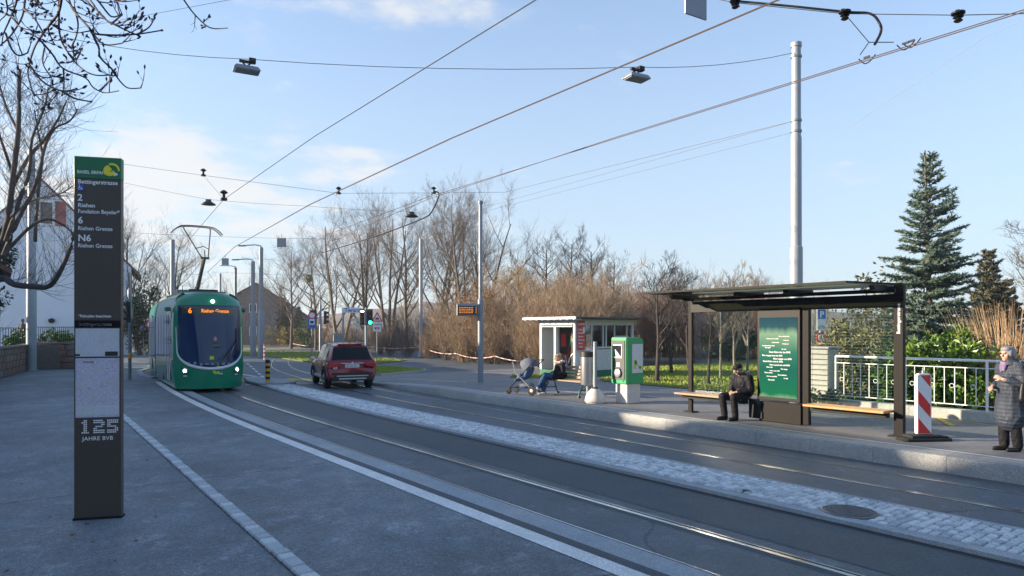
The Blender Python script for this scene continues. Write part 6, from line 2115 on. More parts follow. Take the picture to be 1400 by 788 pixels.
n = len(secs[0])
gl = {}
for i in range(len(secs) - 1):
    y0, y1 = secs[i][0][1], secs[i + 1][0][1]; ym = (y0 + y1) / 2
    for j in range(n - 1):
        jj = j if j < 8 else n - 2 - j
        key = 'body'
        if jj in (4, 5) and (.52 < ym < 1.62 or 1.70 < ym < 2.55 or 2.63 < ym < 3.2) and (jj == 4 or ym < 3.2):
            key = ('side_window', j > 8, 0 if ym < 1.66 else 1 if ym < 2.6 else 2)
        elif jj in (6, 7) and .10 < ym < .40:
            key = 'rear_window'
        elif jj in (6, 7) and 2.95 < ym < 3.55:
            key = 'windscreen'
        mb = gl.setdefault(key, MB())
        mb.add([secs[i][j], secs[i + 1][j], secs[i + 1][j + 1], secs[i][j + 1]], [(0, 1, 2, 3)])


def weld(o, d=.0005):
    b = bmesh.new(); b.from_mesh(o.data); bmesh.ops.remove_doubles(b, verts=b.verts, dist=d); bmesh.ops.recalc_face_normals(b, faces=b.faces); b.to_mesh(o.data); b.free()
    o.data.polygons.foreach_set('use_smooth', [True] * len(o.data.polygons)); o.data.set_sharp_from_angle(angle=radians(38))


mb = gl['body']
mb.add(secs[0], [tuple(range(n))]); mb.add(secs[-1], [tuple(range(n - 1, -1, -1))])
weld(mb.build('body', 'car_red', cr))
for k, mb in gl.items():
    if k != 'body':
        weld(mb.build('side_window' if isinstance(k, tuple) else k, 'car_glass', cr))
MB().box((0, 2.2, .42), (1.60, 3.6, .24)).build('underbody', 'black_plastic', cr)
WH = []
for (x, y) in ((-.78, .88), (.78, .88), (-.78, 3.62), (.78, 3.62)):
    t_ = MB().lathe([(.20, -.10), (.33, -.11), (.355, -.08), (.355, .08), (.33, .11), (.20, .10)], 28, (0, 0, 0), 'X').build('wheel', 'rubber', cr, 40)
    t_.location = (x, y, .355)
    sgn = 1 if x > 0 else -1
    rm = MB().lathe([(.215, -.02), (.215, .02), (.05, .035)], 24, (sgn * .085, 0, 0), 'X')
    rm.build('hub', 'black_metal', t_, 40)
    for q in range(5):
        a = 2 * pi * q / 5
        MB().bar((sgn * .115, .04 * cos(a), .04 * sin(a)), (sgn * .108, .20 * cos(a), .20 * sin(a)), .055, .02).build('spoke', 'silver_trim', t_)
    pts = [(sgn * .905, y + .40 * cos(q), .355 + .40 * sin(q)) for q in [radians(-8) + i * radians(196) / 14 for i in range(15)]]
    MB().tube(pts, .028, 6).build('arch_trim', 'black_plastic', cr, 50)
# back end fittings
MB().box((0, -.012, .47), (1.52, .07, .30)).build('bumper', 'black_plastic', cr, bevel=.03)
MB().box((0, -.052, .50), (1.16, .02, .045)).build('bumper_bar', 'silver_trim', cr, bevel=.008)
MB().box((0, -.05, .40), (1.0, .02, .05)).build('skid_plate', 'silver_trim', cr)
for s in (-1, 1):
    tlp = MB()
    tlp.prism([(.42, .97), (.86, .97), (.885, .87), (.86, .80), (.60, .84), (.44, .90)] if s > 0 else [(-.42, .97), (-.44, .90), (-.60, .84), (-.86, .80), (-.885, .87), (-.86, .97)], -.075, -.02, Matrix.Rotation(pi / 2, 4, 'X') @ Matrix.Scale(-1, 4, (0, 0, 1)))
    tlp.build('tail_light', 'tail_red', cr, bevel=.008)
    MB().box((s * .885, .16, .92), (.03, .26, .12)).build('tail_light', 'tail_red', cr, bevel=.01)
    MB().box((s * .74, -.05, .50), (.14, .02, .06)).build('reflector', 'tail_red', cr)
    mr = MB().box((s * 1.01, 2.98, 1.08), (.20, .11, .15)).build('mirror', 'black_plastic', cr, bevel=.03)
    MB().box((s * 1.01, 2.92, 1.08), (.17, .01, .12)).build('mirror_glass', 'chrome', mr)
    MB().bar((s * .60, .75, 1.695), (s * .61, 2.5, 1.70), .035, .035).build('roof_rail', 'silver_trim', cr)
    MB().box((s * .905, 2.2, .40), (.03, 2.1, .10)).build('sill_trim', 'silver_trim', cr, bevel=.01)
    for yy in (1.95, 2.85):
        MB().box((s * .905, yy, .93), (.02, .16, .03)).build('door_handle', 'chrome', cr, bevel=.006)
    for yy in (1.32, 2.58):
        MB().box((s * .8985, yy, .72), (.006, .010, .62)).build('door_gap', 'black_plastic', cr)
MB().box((0, .012, .955), (.86, .02, .04)).build('chrome_strip', 'chrome', cr, bevel=.006)
for s in (-1, 1):
    MB().bar((s * .43, .012, .955), (s * .50, .02, .885), .03, .022).build('chrome_strip', 'chrome', cr)
pl = MB().box((0, .018, .86), (.52, .012, .12)).build('number_plate', 'plate', cr, bevel=.004)
text('lettering', 'BL 185 421', .085, 'sign_black', pl, (-.21, .010, .832), bold=.001)
mb = MB()
for a in (pi / 2, pi / 2 + 2 * pi / 3, pi / 2 + 4 * pi / 3):
    c = (.035 * cos(a), .035 * sin(a))
    u = (cos(a), sin(a)); v = (-sin(a), cos(a))
    mb.prism([(c[0] + u[0] * p_ + v[0] * q_, c[1] + u[1] * p_ + v[1] * q_) for p_, q_ in ((.035, 0), (0, .02), (-.035, 0), (0, -.02))], 0, .008, Matrix.Translation((0, .0, .955)) @ Matrix.Rotation(pi / 2, 4, 'X'))
mb.build('badge', 'white_letter', cr)
MB().lathe([(.075, 0), (.075, .006)], 18, (0, 0, 0), 'Y').build('country_sticker', 'white_letter', cr).location = (-.62, .0, .80)
text('lettering', 'CH', .06, 'sign_black', cr, (-.655, -.004, .782), bold=.002)
MB().lathe([(.022, 0), (.012, .03), (.004, .14)], 8, (0, .62, 1.665)).build('roof_aerial', 'black_plastic', cr)
MB().box((0, .50, 1.655), (.9, .14, .03)).build('spoiler', 'car_red', cr, bevel=.01)
MB().box((0, .415, 1.625), (.35, .02, .02)).build('brake_lamp', 'tail_red', cr)
mb = MB().tube([(-.20, .155, 1.13), (.16, .20, 1.17)], .008, 5)
mb.build('rear_wiper', 'black_plastic', cr)

# ------------------------------------------------------------------ street furniture of the platform
def TZ(y):
    return plat_z(y)


c_ = gnd(856.8, 553, PZ)
vm = thing('ticket_machine', 'green ticket machine on a pale pinkish stone pedestal', 'ticket machine', (c_.x + .02, c_.y + .02, PZ))
MB().box((.30, .24, .27), (.50, .42, .54)).build('pedestal', 'pedestal_pink', vm, bevel=.01)
mb = MB()
pf = [(-.04, .52), (.62, .52), (.62, 1.66), (.50, 1.73), (-.04, 1.73)]
mb.add([(x, -.03, z) for x, z in pf] + [(x, .53, z) for x, z in pf], [(0, 1, 2, 3, 4), (9, 8, 7, 6, 5)] + [(i, 5 + i, 5 + (i + 1) % 5, (i + 1) % 5) for i in range(5)])
mb.build('body', 'machine_green', vm, bevel=.02, seg=2)
fc = MB().box((-.048, .25, 1.14), (.02, .46, 1.02)).build('front_panel', 'machine_face', vm, bevel=.006)
MB().box((-.062, .26, 1.37), (.02, .33, .36)).build('screen_frame', 'alu', fc, bevel=.005)
MB().box((-.070, .26, 1.37), (.012, .27, .30)).build('screen', 'window_dark', fc)
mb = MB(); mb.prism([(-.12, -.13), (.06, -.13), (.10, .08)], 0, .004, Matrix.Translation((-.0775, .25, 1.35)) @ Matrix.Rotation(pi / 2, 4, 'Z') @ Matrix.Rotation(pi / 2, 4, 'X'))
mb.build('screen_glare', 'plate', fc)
MB().box((-.062, .24, .80), (.016, .20, .24)).build('ticket_tray', 'black_metal', fc, bevel=.02)
MB().lathe([(.09, -.05), (.11, -.04), (.11, .02)], 18, (-.062, .24, .80), 'X').build('tray_cup', 'silver_trim', fc, 40)
MB().box((-.062, .24, 1.02), (.012, .13, .10)).build('coin_slot', 'plate', fc)
MB().box((-.062, .38, 1.05), (.012, .07, .16)).build('card_slot', 'black_metal', fc)
for z in (.60, .66):
    MB().lathe([(.02, 0), (.02, .008)], 8, (-.052, .08, z), 'X').build('lock', 'chrome', vm)
mp_ = MB().box((.36, -.037, 1.18), (.40, .012, .76)).build('map_sheet', 'map_city', vm)
mb = MB()
R = random.Random(8)
for k in range(9):
    mb.prism([(R.uniform(-.03, .03) + .05 * cos(q) * R.uniform(.6, 1), .05 * sin(q)) for q in (0, 1.2, 2.4, 3.8, 5)], 0, .003, Matrix.Translation((.36 + R.uniform(-.12, .12), -.044, .93 + R.uniform(0, .18))) @ Matrix.Rotation(pi / 2, 4, 'X'))
mb.build('zone_shape', 'logo_lime', mp_)

# bench: cast feet, seat and back slats
BX, BY0, BY1 = 13.42, 14.25, 16.15
bz = TZ(15.2)
bn = thing('bench', 'park bench with pale wooden slats and dark green cast iron feet', 'bench', (BX, BY0, bz))
LB = BY1 - BY0
for y in (.18, LB - .18):
    mb = MB().tube(catmull([(-.24, y, .02), (-.19, y, .20), (-.10, y, .33), (-.22, y, .42), (.05, y, .43), (.22, y, .41)], 4), .026, 8).tube(catmull([(.28, y, .02), (.20, y, .22), (.16, y, .40), (.26, y, .62), (.33, y, .82)], 4), .026, 8).bar((-.19, y, .20), (.20, y, .20), .03, .03)
    mb.box((-.24, y, .02), (.10, .07, .04)).box((.28, y, .02), (.10, .07, .04))
    mb.build('leg', 'bench_green', bn, 50)
for k in range(4):
    piece('seat_slat', 'wood_bench', bn, (-.21 + k * .115, LB / 2, .445), (.095, LB, .032), bevel=.006)
for k in range(4):
    piece('back_slat', 'wood_bench', bn, (.20 + k * .034, LB / 2, .53 + k * .095), (.028, LB, .078), rot=(0, radians(19), 0), bevel=.006)
# litter bin on a steel post and the stone foot beside it
q = gnd(806, 552, PZ)
mf = thing('sign_foot', 'domed pale concrete foot holding a short steel post beside the bench', 'post', (q.x + .22, q.y + .02, TZ(q.y)))
MB().lathe([(.24, 0), (.24, .04), (.275, .045), (.27, .10), (.24, .20), (.18, .30), (.12, .36), (.10, .38)], 28).build('foot', 'pedestal_pink', mf, 40)
MB().lathe([(.05, .36), (.05, 1.62)], 12).build('post', 'galvanised_pale', mf, 40)
MB().lathe([(.07, .37), (.09, .40), (.06, .42)], 12).build('collar', 'iron', mf, 40)
lb = thing('litter_bin', 'brushed steel litter bin with black rim fixed beside the bench', 'litter bin', (mf.location.x + .12, mf.location.y + .40, TZ(q.y)))
MB().lathe([(.20, .45), (.205, .47), (.205, 1.22)], 24).build('body', 'brushed', lb, 40)
MB().lathe([(.215, 1.20), (.215, 1.34), (.16, 1.35), (.15, 1.28)], 24).build('rim', 'black_plastic', lb, 40)
MB().lathe([(.05, 0), (.05, .46)], 10).build('post', 'galvanised', lb, 40)

# beacon with rubber foot
q = gnd(1262, 602, PZ)
bk = thing('beacon', 'red and white striped plastic beacon standing in a black rubber foot', 'beacon', (q.x, q.y, PZ), -TH + .10)
mb = MB()
mb.prism([(-.40, -.17), (.42, -.17), (.46, -.10), (.46, .10), (.42, .17), (-.40, .17), (-.44, .1), (-.44, -.1)], 0, .05)
mb.prism([(-.30, -.13), (.22, -.13), (.22, .13), (-.30, .13)], .049, .10)
mb.prism([(.26, -.12), (.40, -.12), (.40, .12), (.26, .12)], .049, .08)
mb.build('foot', 'rubber', bk, bevel=.012)
mb = MB()
mb.prism([(-.125, 0), (.125, 0), (.14, .015), (.14, 1.02), (.10, 1.06), (-.10, 1.06), (-.14, 1.02), (-.14, .015)], -.035, .035, Matrix.Translation((0, 0, .11)) @ Matrix.Rotation(pi / 2, 4, 'X'))
pb = mb.build('panel', 'sign_white', bk, bevel=.012)
for (z0, kd_) in ((.74, 0), (.40, 0), (.06, 0)):
    zz = z0 + .12
    lo, hi = -.112, .112
    poly = [(lo, zz + .22), (hi, zz - .06), (hi, zz - .06 - .20 + .06), (lo, zz + .08)]
    if z0 == .74:
        poly = [(-.075, 1.14), (.112, 1.14), (.112, .93), ]
    if z0 == .40:
        poly = [(-.112, .87), (.112, .62), (.112, .40), (-.112, .64)]
    if z0 == .06:
        poly = [(-.112, .39), (.112, .14), (.112, .125), (-.112, .125)]
    MB().prism(poly, 0, .004, Matrix.Translation((0, -.0355, 0)) @ Matrix.Rotation(pi / 2, 4, 'X')).build('stripe', 'beacon_red', pb)
MB().lathe([(.022, 1.16), (.022, 1.22), (.012, 1.23), (.012, 1.27)], 8).build('handle', 'galvanised', bk)

# gate pillar, sign post, low wall and railing
GP = gnd(1122, 557, PZ)
GX = 16.45
gp = thing('gate_pillar', 'pale ribbed concrete gate pillar at the end of the railing', 'pillar', (GX, 9.15, PZ))
MB().box((.28, 0, .73), (.50, .52, 1.46)).build('core', 'concrete', gp, bevel=.01)
for k in range(11):
    piece('rib', 'concrete', gp, (.0, 0, .08 + k * .13), (.08, .56, .105), bevel=.01)
MB().box((.26, 0, 1.485), (.64, .62, .05)).build('cap', 'concrete', gp, bevel=.008)
p = at(1122, 480, 18.6)
pgs = thing('parking_sign', 'blue parking sign above two round red-edged signs on a post behind the gate pillar', 'road sign', (p.x, p.y, .1), -TH + .1)
MB().lathe([(.035, 0), (.035, 2.72)], 10).build('post', 'galvanised', pgs, 35)
MB().box((0, -.045, 2.38), (.27, .014, .60)).build('plate', 'sign_white', pgs, bevel=.004)
MB().box((0, -.054, 2.52), (.22, .006, .25)).build('blue_field', 'sign_blue', pgs)
text('lettering', 'P', .24, 'white_letter', pgs, (0, -.060, 2.435), align='CENTER', bold=.008)
mb = MB()
for s in (-1, 1):
    mb.tube([(s * .055 + .035 * cos(a), -.056, 2.16 + .035 * sin(a)) for a in [i * pi / 6 for i in range(13)]], .005, 4)
mb.tube([(-.055, -.056, 2.16), (-.02, -.056, 2.215), (.03, -.056, 2.215), (.055, -.056, 2.16)], .005, 4)
mb.build('bicycle_symbol', 'sign_black', pgs)
for k, z in enumerate((1.88, 1.56)):
    disc(pgs, 'red_ring', z, .15, 'sign_red', -.045); disc(pgs, 'white_disc', z, .105, 'sign_white', -.058)
    (MB().box((0, -.073, z), (.09, .004, .06)).box((0, -.073, z + .05), (.05, .004, .05))).build('symbol', 'sign_black' if k else 'sign_red', pgs)
lwall = thing('low_wall', 'low concrete wall carrying the white railing along the garden', 'wall', (GX, 0, PZ))
mb = MB()
rows = [[(0, 8.9 - i * 1.0, -.05), (0, 8.9 - i, .20), (.02, 8.9 - i, .22), (.26, 8.9 - i, .22), (.26, 8.9 - i, -.05)] for i in range(16)]
mb.grid(rows).build('body', 'concrete', lwall, 30)
rl_ = thing('railing', 'white tubular railing with ring ornaments along the garden', 'railing', (GX + .12, 0, PZ + .22))
y = 8.75
post_y = []
while y > -5.5:
    post_y.append(y); y -= 1.62
for i, y in enumerate(post_y):
    MB().tube([(0, y, -.2), (0, y, 1.06)], .026, 8).build('post', 'white_coat', rl_, 50) if i == 0 else link('post', rl_.children[0].data, None, rl_)
    if i:
        rl_.children[-1].location.y = y - post_y[0]
for i in range(len(post_y) - 1):
    y0, y1 = post_y[i], post_y[i + 1]
    MB().tube([(0, y0, 1.06), (0, y1, 1.06)], .030, 8).build('top_rail', 'white_coat', rl_, 50)
    for z in (.90, .10):
        MB().bar((0, y0, z), (0, y1, z), .025, .018).build('rail', 'white_coat', rl_)
    nb = 8
    for k in range(1, nb):
        yy = y0 + (y1 - y0) * k / nb
        piece('picket', 'white_coat', rl_, (0, yy, .5), (.014, .014, .80))
        if k % 2 == 1:
            key = ('ring',)
            if key not in _PC:
                o = MB().tube([(0, .045 * cos(a), .045 * sin(a)) for a in [q_ * pi / 6 for q_ in range(13)]], .007, 5).build('ring', 'white_coat', rl_, 60)
                _PC[key] = o.data
            else:
                o = link('ring', _PC[key], None, rl_)
            o.location = (0, yy + .055, .50)
# garden statue beside the pole
p = at(31, 470, 42); p.z = LZ
sta = thing('statue', 'dark weathered garden statue of a standing figure behind the stone wall', 'statue', (p.x, p.y, 1.15), -TH)
MB().box((0, 0, .15), (.55, .55, .6)).build('plinth', 'sandstone_grey', sta, bevel=.03)

# ------------------------------------------------------------------ people
def blob(name, prims, voxel, m, parent=None, smooth=4):
    """One continuous skin over capsules ('c', a, b, ra, rb), ellipsoids ('e', c, radii, rot) and loops of points ('t', pts, radii)."""
    mb = MB()
    for p in prims:
        if p[0] == 'c':
            a, b = Vector(p[1]), Vector(p[2])
            mb.tube([a, a.lerp(b, .33), a.lerp(b, .66), b], [p[3], p[3] + (p[4] - p[3]) * .33, p[3] + (p[4] - p[3]) * .66, p[4]], 14)
            mb.ico(a, p[3], 2); mb.ico(b, p[4], 2)
        elif p[0] == 't':
            mb.tube(p[1], p[2], 12)
            r = p[2] if isinstance(p[2], (list, tuple)) else [p[2]] * len(p[1])
            mb.ico(p[1][0], r[0], 2); mb.ico(p[1][-1], r[-1], 2)
        else:
            R_ = p[3].to_matrix().to_4x4() if len(p) > 3 else Matrix.Identity(4)
            t = MB().ico((0, 0, 0), 1, 3, p[2])
            mb.add(t.v, t.f, Matrix.Translation(p[1]) @ R_)
    o = mb.build(name, m)
    r = o.modifiers.new('r', 'REMESH'); r.mode, r.voxel_size = 'VOXEL', voxel
    s = o.modifiers.new('s', 'SMOOTH'); s.factor, s.iterations = .5, smooth
    bpy.context.view_layer.update()
    me = bpy.data.meshes.new_from_object(o.evaluated_get(bpy.context.evaluated_depsgraph_get()))
    o.modifiers.clear()
    o.data = me
    me.name = name
    me.polygons.foreach_set('use_smooth', [True] * len(me.polygons))
    if parent:
        o.parent = parent
    return o


def hand(w, d, up, s=1., curl=.6, right=1):
    """A hand from wrist w along d, back of the hand towards up: palm, four bent fingers, thumb."""
    w, d, up = Vector(w), Vector(d).normalized(), Vector(up)
    up = (up - d * up.dot(d)).normalized()
    sd_ = d.cross(up) * right
    out = [('e', w + d * .045 * s, (.042 * s, .030 * s, .016 * s), Matrix((d, sd_, up)).transposed().to_quaternion())]
    for i, L in enumerate((.070, .078, .072, .056)):
        b = w + d * .082 * s + sd_ * (.027 - .018 * i) * s
        d1 = (d * cos(curl * .6) - up * sin(curl * .6))
        m = b + d1 * L * .5 * s
        d2 = (d * cos(curl * 1.6) - up * sin(curl * 1.6))
        out.append(('t', [b - d * .02 * s, b, m, m + d2 * L * .5 * s], [.0095 * s, .0092 * s, .0085 * s, .0072 * s]))
    b = w + d * .03 * s + sd_ * .030 * s
    t1 = (d * .6 + sd_ * .7 - up * .3).normalized()
    out.append(('t', [b, b + t1 * .032 * s, b + (t1 * .035 + (d * .8 - up * .4) * .028) * s], [.012 * s, .0105 * s, .0085 * s]))
    return out


def head(c, fwd, s=1., tilt=0.):
    """Head at c facing fwd: skull, jaw, nose, brow, lips, ears, neck left to the body."""
    f = Vector(fwd).normalized()
    r = f.cross(Vector((0, 0, 1))).normalized()
    u = r.cross(f).normalized()
    M = Matrix((r, f, u)).transposed()
    q = M.to_quaternion()
    P = lambda x, y, z: Vector(c) + (r * x + f * y + u * z) * s
    o = [('e', P(0, -.008, .022), (.076 * s, .096 * s, .094 * s), q), ('e', P(0, .030, -.045), (.056 * s, .060 * s, .068 * s), q), ('e', P(0, .066, -.088), (.026 * s, .022 * s, .020 * s), q),
         ('t', [P(0, .088, .018), P(0, .108, -.018), P(0, .100, -.030)], [.010 * s, .014 * s, .012 * s]), ('e', P(0, .080, .036), (.052 * s, .018 * s, .012 * s), q), ('e', P(0, .086, -.056), (.024 * s, .012 * s, .010 * s), q)]
    for sg in (-1, 1):
        o.append(('e', P(sg * .077, -.008, -.008), (.010 * s, .020 * s, .032 * s), q))
        o.append(('e', P(sg * .042, .056, -.018), (.026 * s, .026 * s, .022 * s), q))
    return o, P, q


def eyes(par, P, s=1.):
    for sg in (-1, 1):
        MB().ico(P(sg * .031, .083, .012), .0105 * s, 2).build('eye', 'sign_black', par, 60)


def face(dx, dy):
    return atan2(dx, -dy)


# standing woman: faces along -y in her own frame
q = gnd(1380, 616.5, PZ)
rzw = face(-.86, .50)
hd, P, hq = head((0, -.035, 1.545), (.12, -1, -.05))
arm_l = [('c', (.185, .01, 1.34), (.235, .03, 1.08), .050, .042), ('c', (.235, .03, 1.08), (.10, -.20, 1.15), .040, .030)]
arm_r = [('c', (-.185, .01, 1.34), (-.23, .03, 1.08), .050, .042), ('c', (-.23, .03, 1.08), (-.13, -.18, 1.02), .040, .030)]
prims = hd + [('c', (0, .012, 1.36), (0, -.015, 1.50), .062, .054), ('e', (0, .01, 1.22), (.17, .11, .20)), ('e', (0, .01, .98), (.165, .125, .20))] + arm_l + arm_r
prims += hand((.095, -.205, 1.155), (-.6, -.5, .35), (0, -.8, .6), 1, 1.0, -1) + hand((-.125, -.19, 1.02), (.5, -.7, -.1), (0, -.3, 1), 1, .8, 1)
for s in (-1, 1):
    prims += [('c', (s * .085, .01, .88), (s * .085, -.01 + s * .02, .48), .085, .058), ('c', (s * .085, -.01 + s * .02, .48), (s * .085, .03 + s * .04, .09), .055, .036), ('c', (s * .085, .03 + s * .04, .05), (s * .095, -.12 + s * .04, .035), .026, .024)]
wo = blob('person', prims, .0075, 'skin')
wo.location, wo.rotation_euler = (q.x, q.y, PZ), (0, 0, rzw)
tag(wo, 'grey-haired woman in a long slate quilted coat with violet scarf standing on the platform', 'person')
eyes(wo, P)
MBh = [('e', P(0, -.030, .040), (.092, .106, .092), hq), ('e', P(0, .030, .082), (.074, .064, .044), hq), ('e', P(0, -.068, -.015), (.076, .060, .085), hq), ('e', P(.066, -.014, .012), (.030, .062, .072), hq), ('e', P(-.066, -.014, .012), (.030, .062, .072), hq)]
blob('hair', MBh, .009, 'hair_grey', wo, 3)
coat = [('e', (0, .015, 1.27), (.205, .142, .16)), ('c', (.10, .015, 1.37), (-.10, .015, 1.37), .085, .085), ('t', [(0, .015, 1.22), (0, .02, 1.0), (0, .02, .80), (0, .02, .60), (0, .02, .54)], [.170, .185, .212, .232, .240]),
        ('c', (.185, .01, 1.34), (.245, .035, 1.07), .078, .070), ('c', (.245, .035, 1.07), (.125, -.165, 1.14), .070, .056), ('c', (-.185, .01, 1.34), (-.24, .035, 1.07), .078, .070), ('c', (-.24, .035, 1.07), (-.145, -.15, 1.03), .070, .056)]
co = blob('coat', coat, .0095, 'coat_slate', wo, 3)
co.scale.y = .90
MB().grid([[(r * cos(a), .012 + r * .9 * sin(a), z) for a in [2 * pi * i / 24 for i in range(25)]] for (r, z) in ((.150, 1.38), (.128, 1.44), (.118, 1.475), (.138, 1.468))]).build('collar', 'coat_slate', wo, 60)
blob('scarf', [('t', [(.095 * cos(a), .0 + .085 * sin(a) - .012, 1.402 + .010 * sin(a * 2)) for a in [2 * pi * i / 16 for i in range(17)]], .026), ('t', [(.03, -.095, 1.40), (.04, -.118, 1.35), (.04, -.128, 1.29)], [.030, .034, .022]), ('t', [(-.03, -.095, 1.40), (-.02, -.120, 1.34), (-.015, -.128, 1.27)], [.028, .032, .020])], .009, 'scarf_violet', wo, 2)
tr_ = []
for s in (-1, 1):
    tr_ += [('c', (s * .085, .015, .86), (s * .088, -.005 + s * .02, .48), .105, .082), ('c', (s * .088, -.005 + s * .02, .48), (s * .088, .03 + s * .04, .10), .082, .074)]
blob('trousers', tr_, .010, 'trouser_dark', wo, 3)
for s in (-1, 1):
    blob('shoe', [('e', (s * .088, .04 + s * .04, .048), (.046, .062, .046)), ('e', (s * .092, -.075 + s * .04, .036), (.046, .105, .034)), ('c', (s * .088, .05 + s * .04, .02), (s * .093, -.15 + s * .04, .02), .03, .026)], .008, 'shoe_black', wo, 2)
# her shoulder bag
bgp = wo.matrix_basis if False else Matrix.Translation((q.x, q.y, PZ)) @ Matrix.Rotation(rzw, 4, 'Z')
bagM = bgp @ Matrix.Translation((.325, .06, 0))
bag = thing('shoulder_bag', 'black shoulder bag hanging at the side of the standing woman', 'bag', tuple(bagM.translation), rzw)
blob('body', [('e', (0, 0, .97), (.045, .17, .17)), ('c', (0, -.14, .85), (0, .15, .85), .045, .045), ('c', (0, -.13, 1.08), (0, .14, 1.08), .034, .034), ('c', (0, -.155, .86), (0, -.135, 1.06), .04, .034), ('c', (0, .165, .86), (0, .145, 1.06), .04, .034)], .011, 'bag_black', bag, 3)
MB().tube(catmull([(0, -.12, 1.10), (-.06, -.06, 1.28), (-.155, .00, 1.435), (-.10, .10, 1.30), (0, .13, 1.10)], 6), .011, 6).build('strap', 'bag_black', bag, 60)


# seated figures
def sitter(name, label, loc, rz, m):
    """Joints are written by the caller; returns an empty-like record for its parts."""
    return None


# man on the shelter bench
ML = Vector((12.86, 8.86, PZ)); rzm = face(-.985, .17)
hd, P, hq = head((0, -.13, 1.085), (.10, -1, -.42))
leg = lambda s, dx=0: [(s * .095, -.02, .50), (s * .125, -.44 + dx, .505), (s * .115, -.38 + dx, .09)]
prims = hd + [('c', (0, -.035, .93), (0, -.105, 1.03), .066, .058), ('e', (0, .01, .78), (.18, .12, .22)), ('e', (0, .03, .56), (.18, .14, .13)),
              ('c', (.20, -.01, .90), (.245, -.02, .66), .055, .045), ('c', (.245, -.02, .66), (.08, -.24, .60), .042, .032), ('c', (-.20, -.01, .90), (-.245, -.02, .66), .055, .045), ('c', (-.245, -.02, .66), (-.07, -.25, .595), .042, .032)]
prims += hand((.075, -.245, .60), (-.75, -.6, -.1), (0, -.3, 1), 1.05, .9, -1) + hand((-.065, -.255, .595), (.6, -.75, -.1), (0, -.3, 1), 1.05, .9, 1)
for s in (-1, 1):
    a, b, c = leg(s, .06 if s > 0 else -.02)
    prims += [('c', a, b, .09, .062), ('c', b, c, .058, .042), ('c', (c[0], c[1], .05), (c[0] + s * .02, c[1] - .14, .035), .028, .025)]
mn = blob('person', prims, .0075, 'skin_dark')
mn.location, mn.rotation_euler = ML, (0, 0, rzm)
tag(mn, 'man in black jacket and flat black cap sitting on the shelter bench with lowered head', 'person')
eyes(mn, P)
blob('cap', [('e', P(0, -.012, .060), (.092, .112, .058), hq), ('e', P(0, .080, .050), (.070, .062, .014), hq), ('e', P(0, -.05, .030), (.086, .068, .040), hq)], .008, 'coat_black', mn, 2)
blob('hair', [('e', P(0, -.050, -.020), (.077, .058, .050), hq)], .008, 'hair_grey', mn, 2)
blob('jacket', [('e', (0, .015, .80), (.225, .165, .23)), ('e', (0, .045, .60), (.225, .185, .16)), ('c', (.10, -.02, .925), (-.10, -.02, .925), .085, .085), ('t', [(.10 * cos(a), -.05 + .09 * sin(a), .985) for a in [2 * pi * i / 14 for i in range(15)]], .030),
                ('c', (.20, -.01, .90), (.262, -.01, .65), .088, .078), ('c', (.262, -.01, .65), (.115, -.21, .605), .078, .058), ('c', (-.20, -.01, .90), (-.262, -.01, .65), .088, .078), ('c', (-.262, -.01, .65), (-.105, -.22, .60), .078, .058)], .0095, 'coat_black', mn, 3)
tr_ = [('e', (0, .02, .53), (.19, .15, .095))]
for s in (-1, 1):
    a, b, c = leg(s, .06 if s > 0 else -.02)
    tr_ += [('c', a, b, .105, .082), ('c', b, (c[0], c[1], .11), .080, .070)]
blob('trousers', tr_, .010, 'trouser_dark', mn, 3)
for s in (-1, 1):
    a, b, c = leg(s, .06 if s > 0 else -.02)
    blob('shoe', [('e', (c[0], c[1] + .02, .055), (.050, .068, .054)), ('e', (c[0] + s * .01, c[1] - .10, .040), (.052, .115, .040)), ('c', (c[0], c[1] + .04, .022), (c[0] + s * .015, c[1] - .18, .020), .034, .030)], .008, 'shoe_black', mn, 2)

# woman with blond hair on the bench beside the pram
WLo = Vector((13.40, 15.52, bz)); rzs = face(-.97, .26)
hd, P, hq = head((0, -.07, 1.085), (-.15, -1, -.30))
prims = hd + [('c', (0, -.01, .93), (0, -.05, 1.03), .056, .050), ('e', (0, .03, .76), (.165, .11, .22)), ('e', (0, .05, .55), (.175, .135, .12)),
              ('c', (.18, .02, .90), (.225, -.02, .66), .050, .040), ('c', (.225, -.02, .66), (.07, -.25, .63), .038, .028), ('c', (-.18, .02, .90), (-.225, -.02, .66), .050, .040), ('c', (-.225, -.02, .66), (-.07, -.26, .62), .038, .028)]
prims += hand((.065, -.255, .63), (-.6, -.75, .1), (0, -.4, 1), 1, .8, -1) + hand((-.065, -.265, .62), (.5, -.8, .1), (0, -.4, 1), 1, .8, 1)
L1 = [(.09, -.02, .50), (.03, -.50, .60), (-.06, -.66, .24)]          # crossed over the other knee
L2 = [(-.09, -.02, .50), (-.06, -.46, .50), (-.05, -.52, .09)]
for (a, b, c) in (L1, L2):
    prims += [('c', a, b, .085, .058), ('c', b, c, .054, .038)]
ws_ = blob('person', prims, .0075, 'skin')
ws_.location, ws_.rotation_euler = WLo, (0, 0, rzs)
tag(ws_, 'blond woman in dark coat and blue jeans sitting cross-legged on the slatted bench', 'person')
eyes(ws_, P)
blob('hair', [('e', P(0, -.026, .036), (.088, .104, .086), hq), ('e', P(0, .03, .078), (.066, .056, .036), hq), ('e', P(0, -.060, -.02), (.072, .055, .07), hq), ('e', P(0, -.110, .075), (.046, .046, .046), hq)], .008, 'hair_blond', ws_, 2)
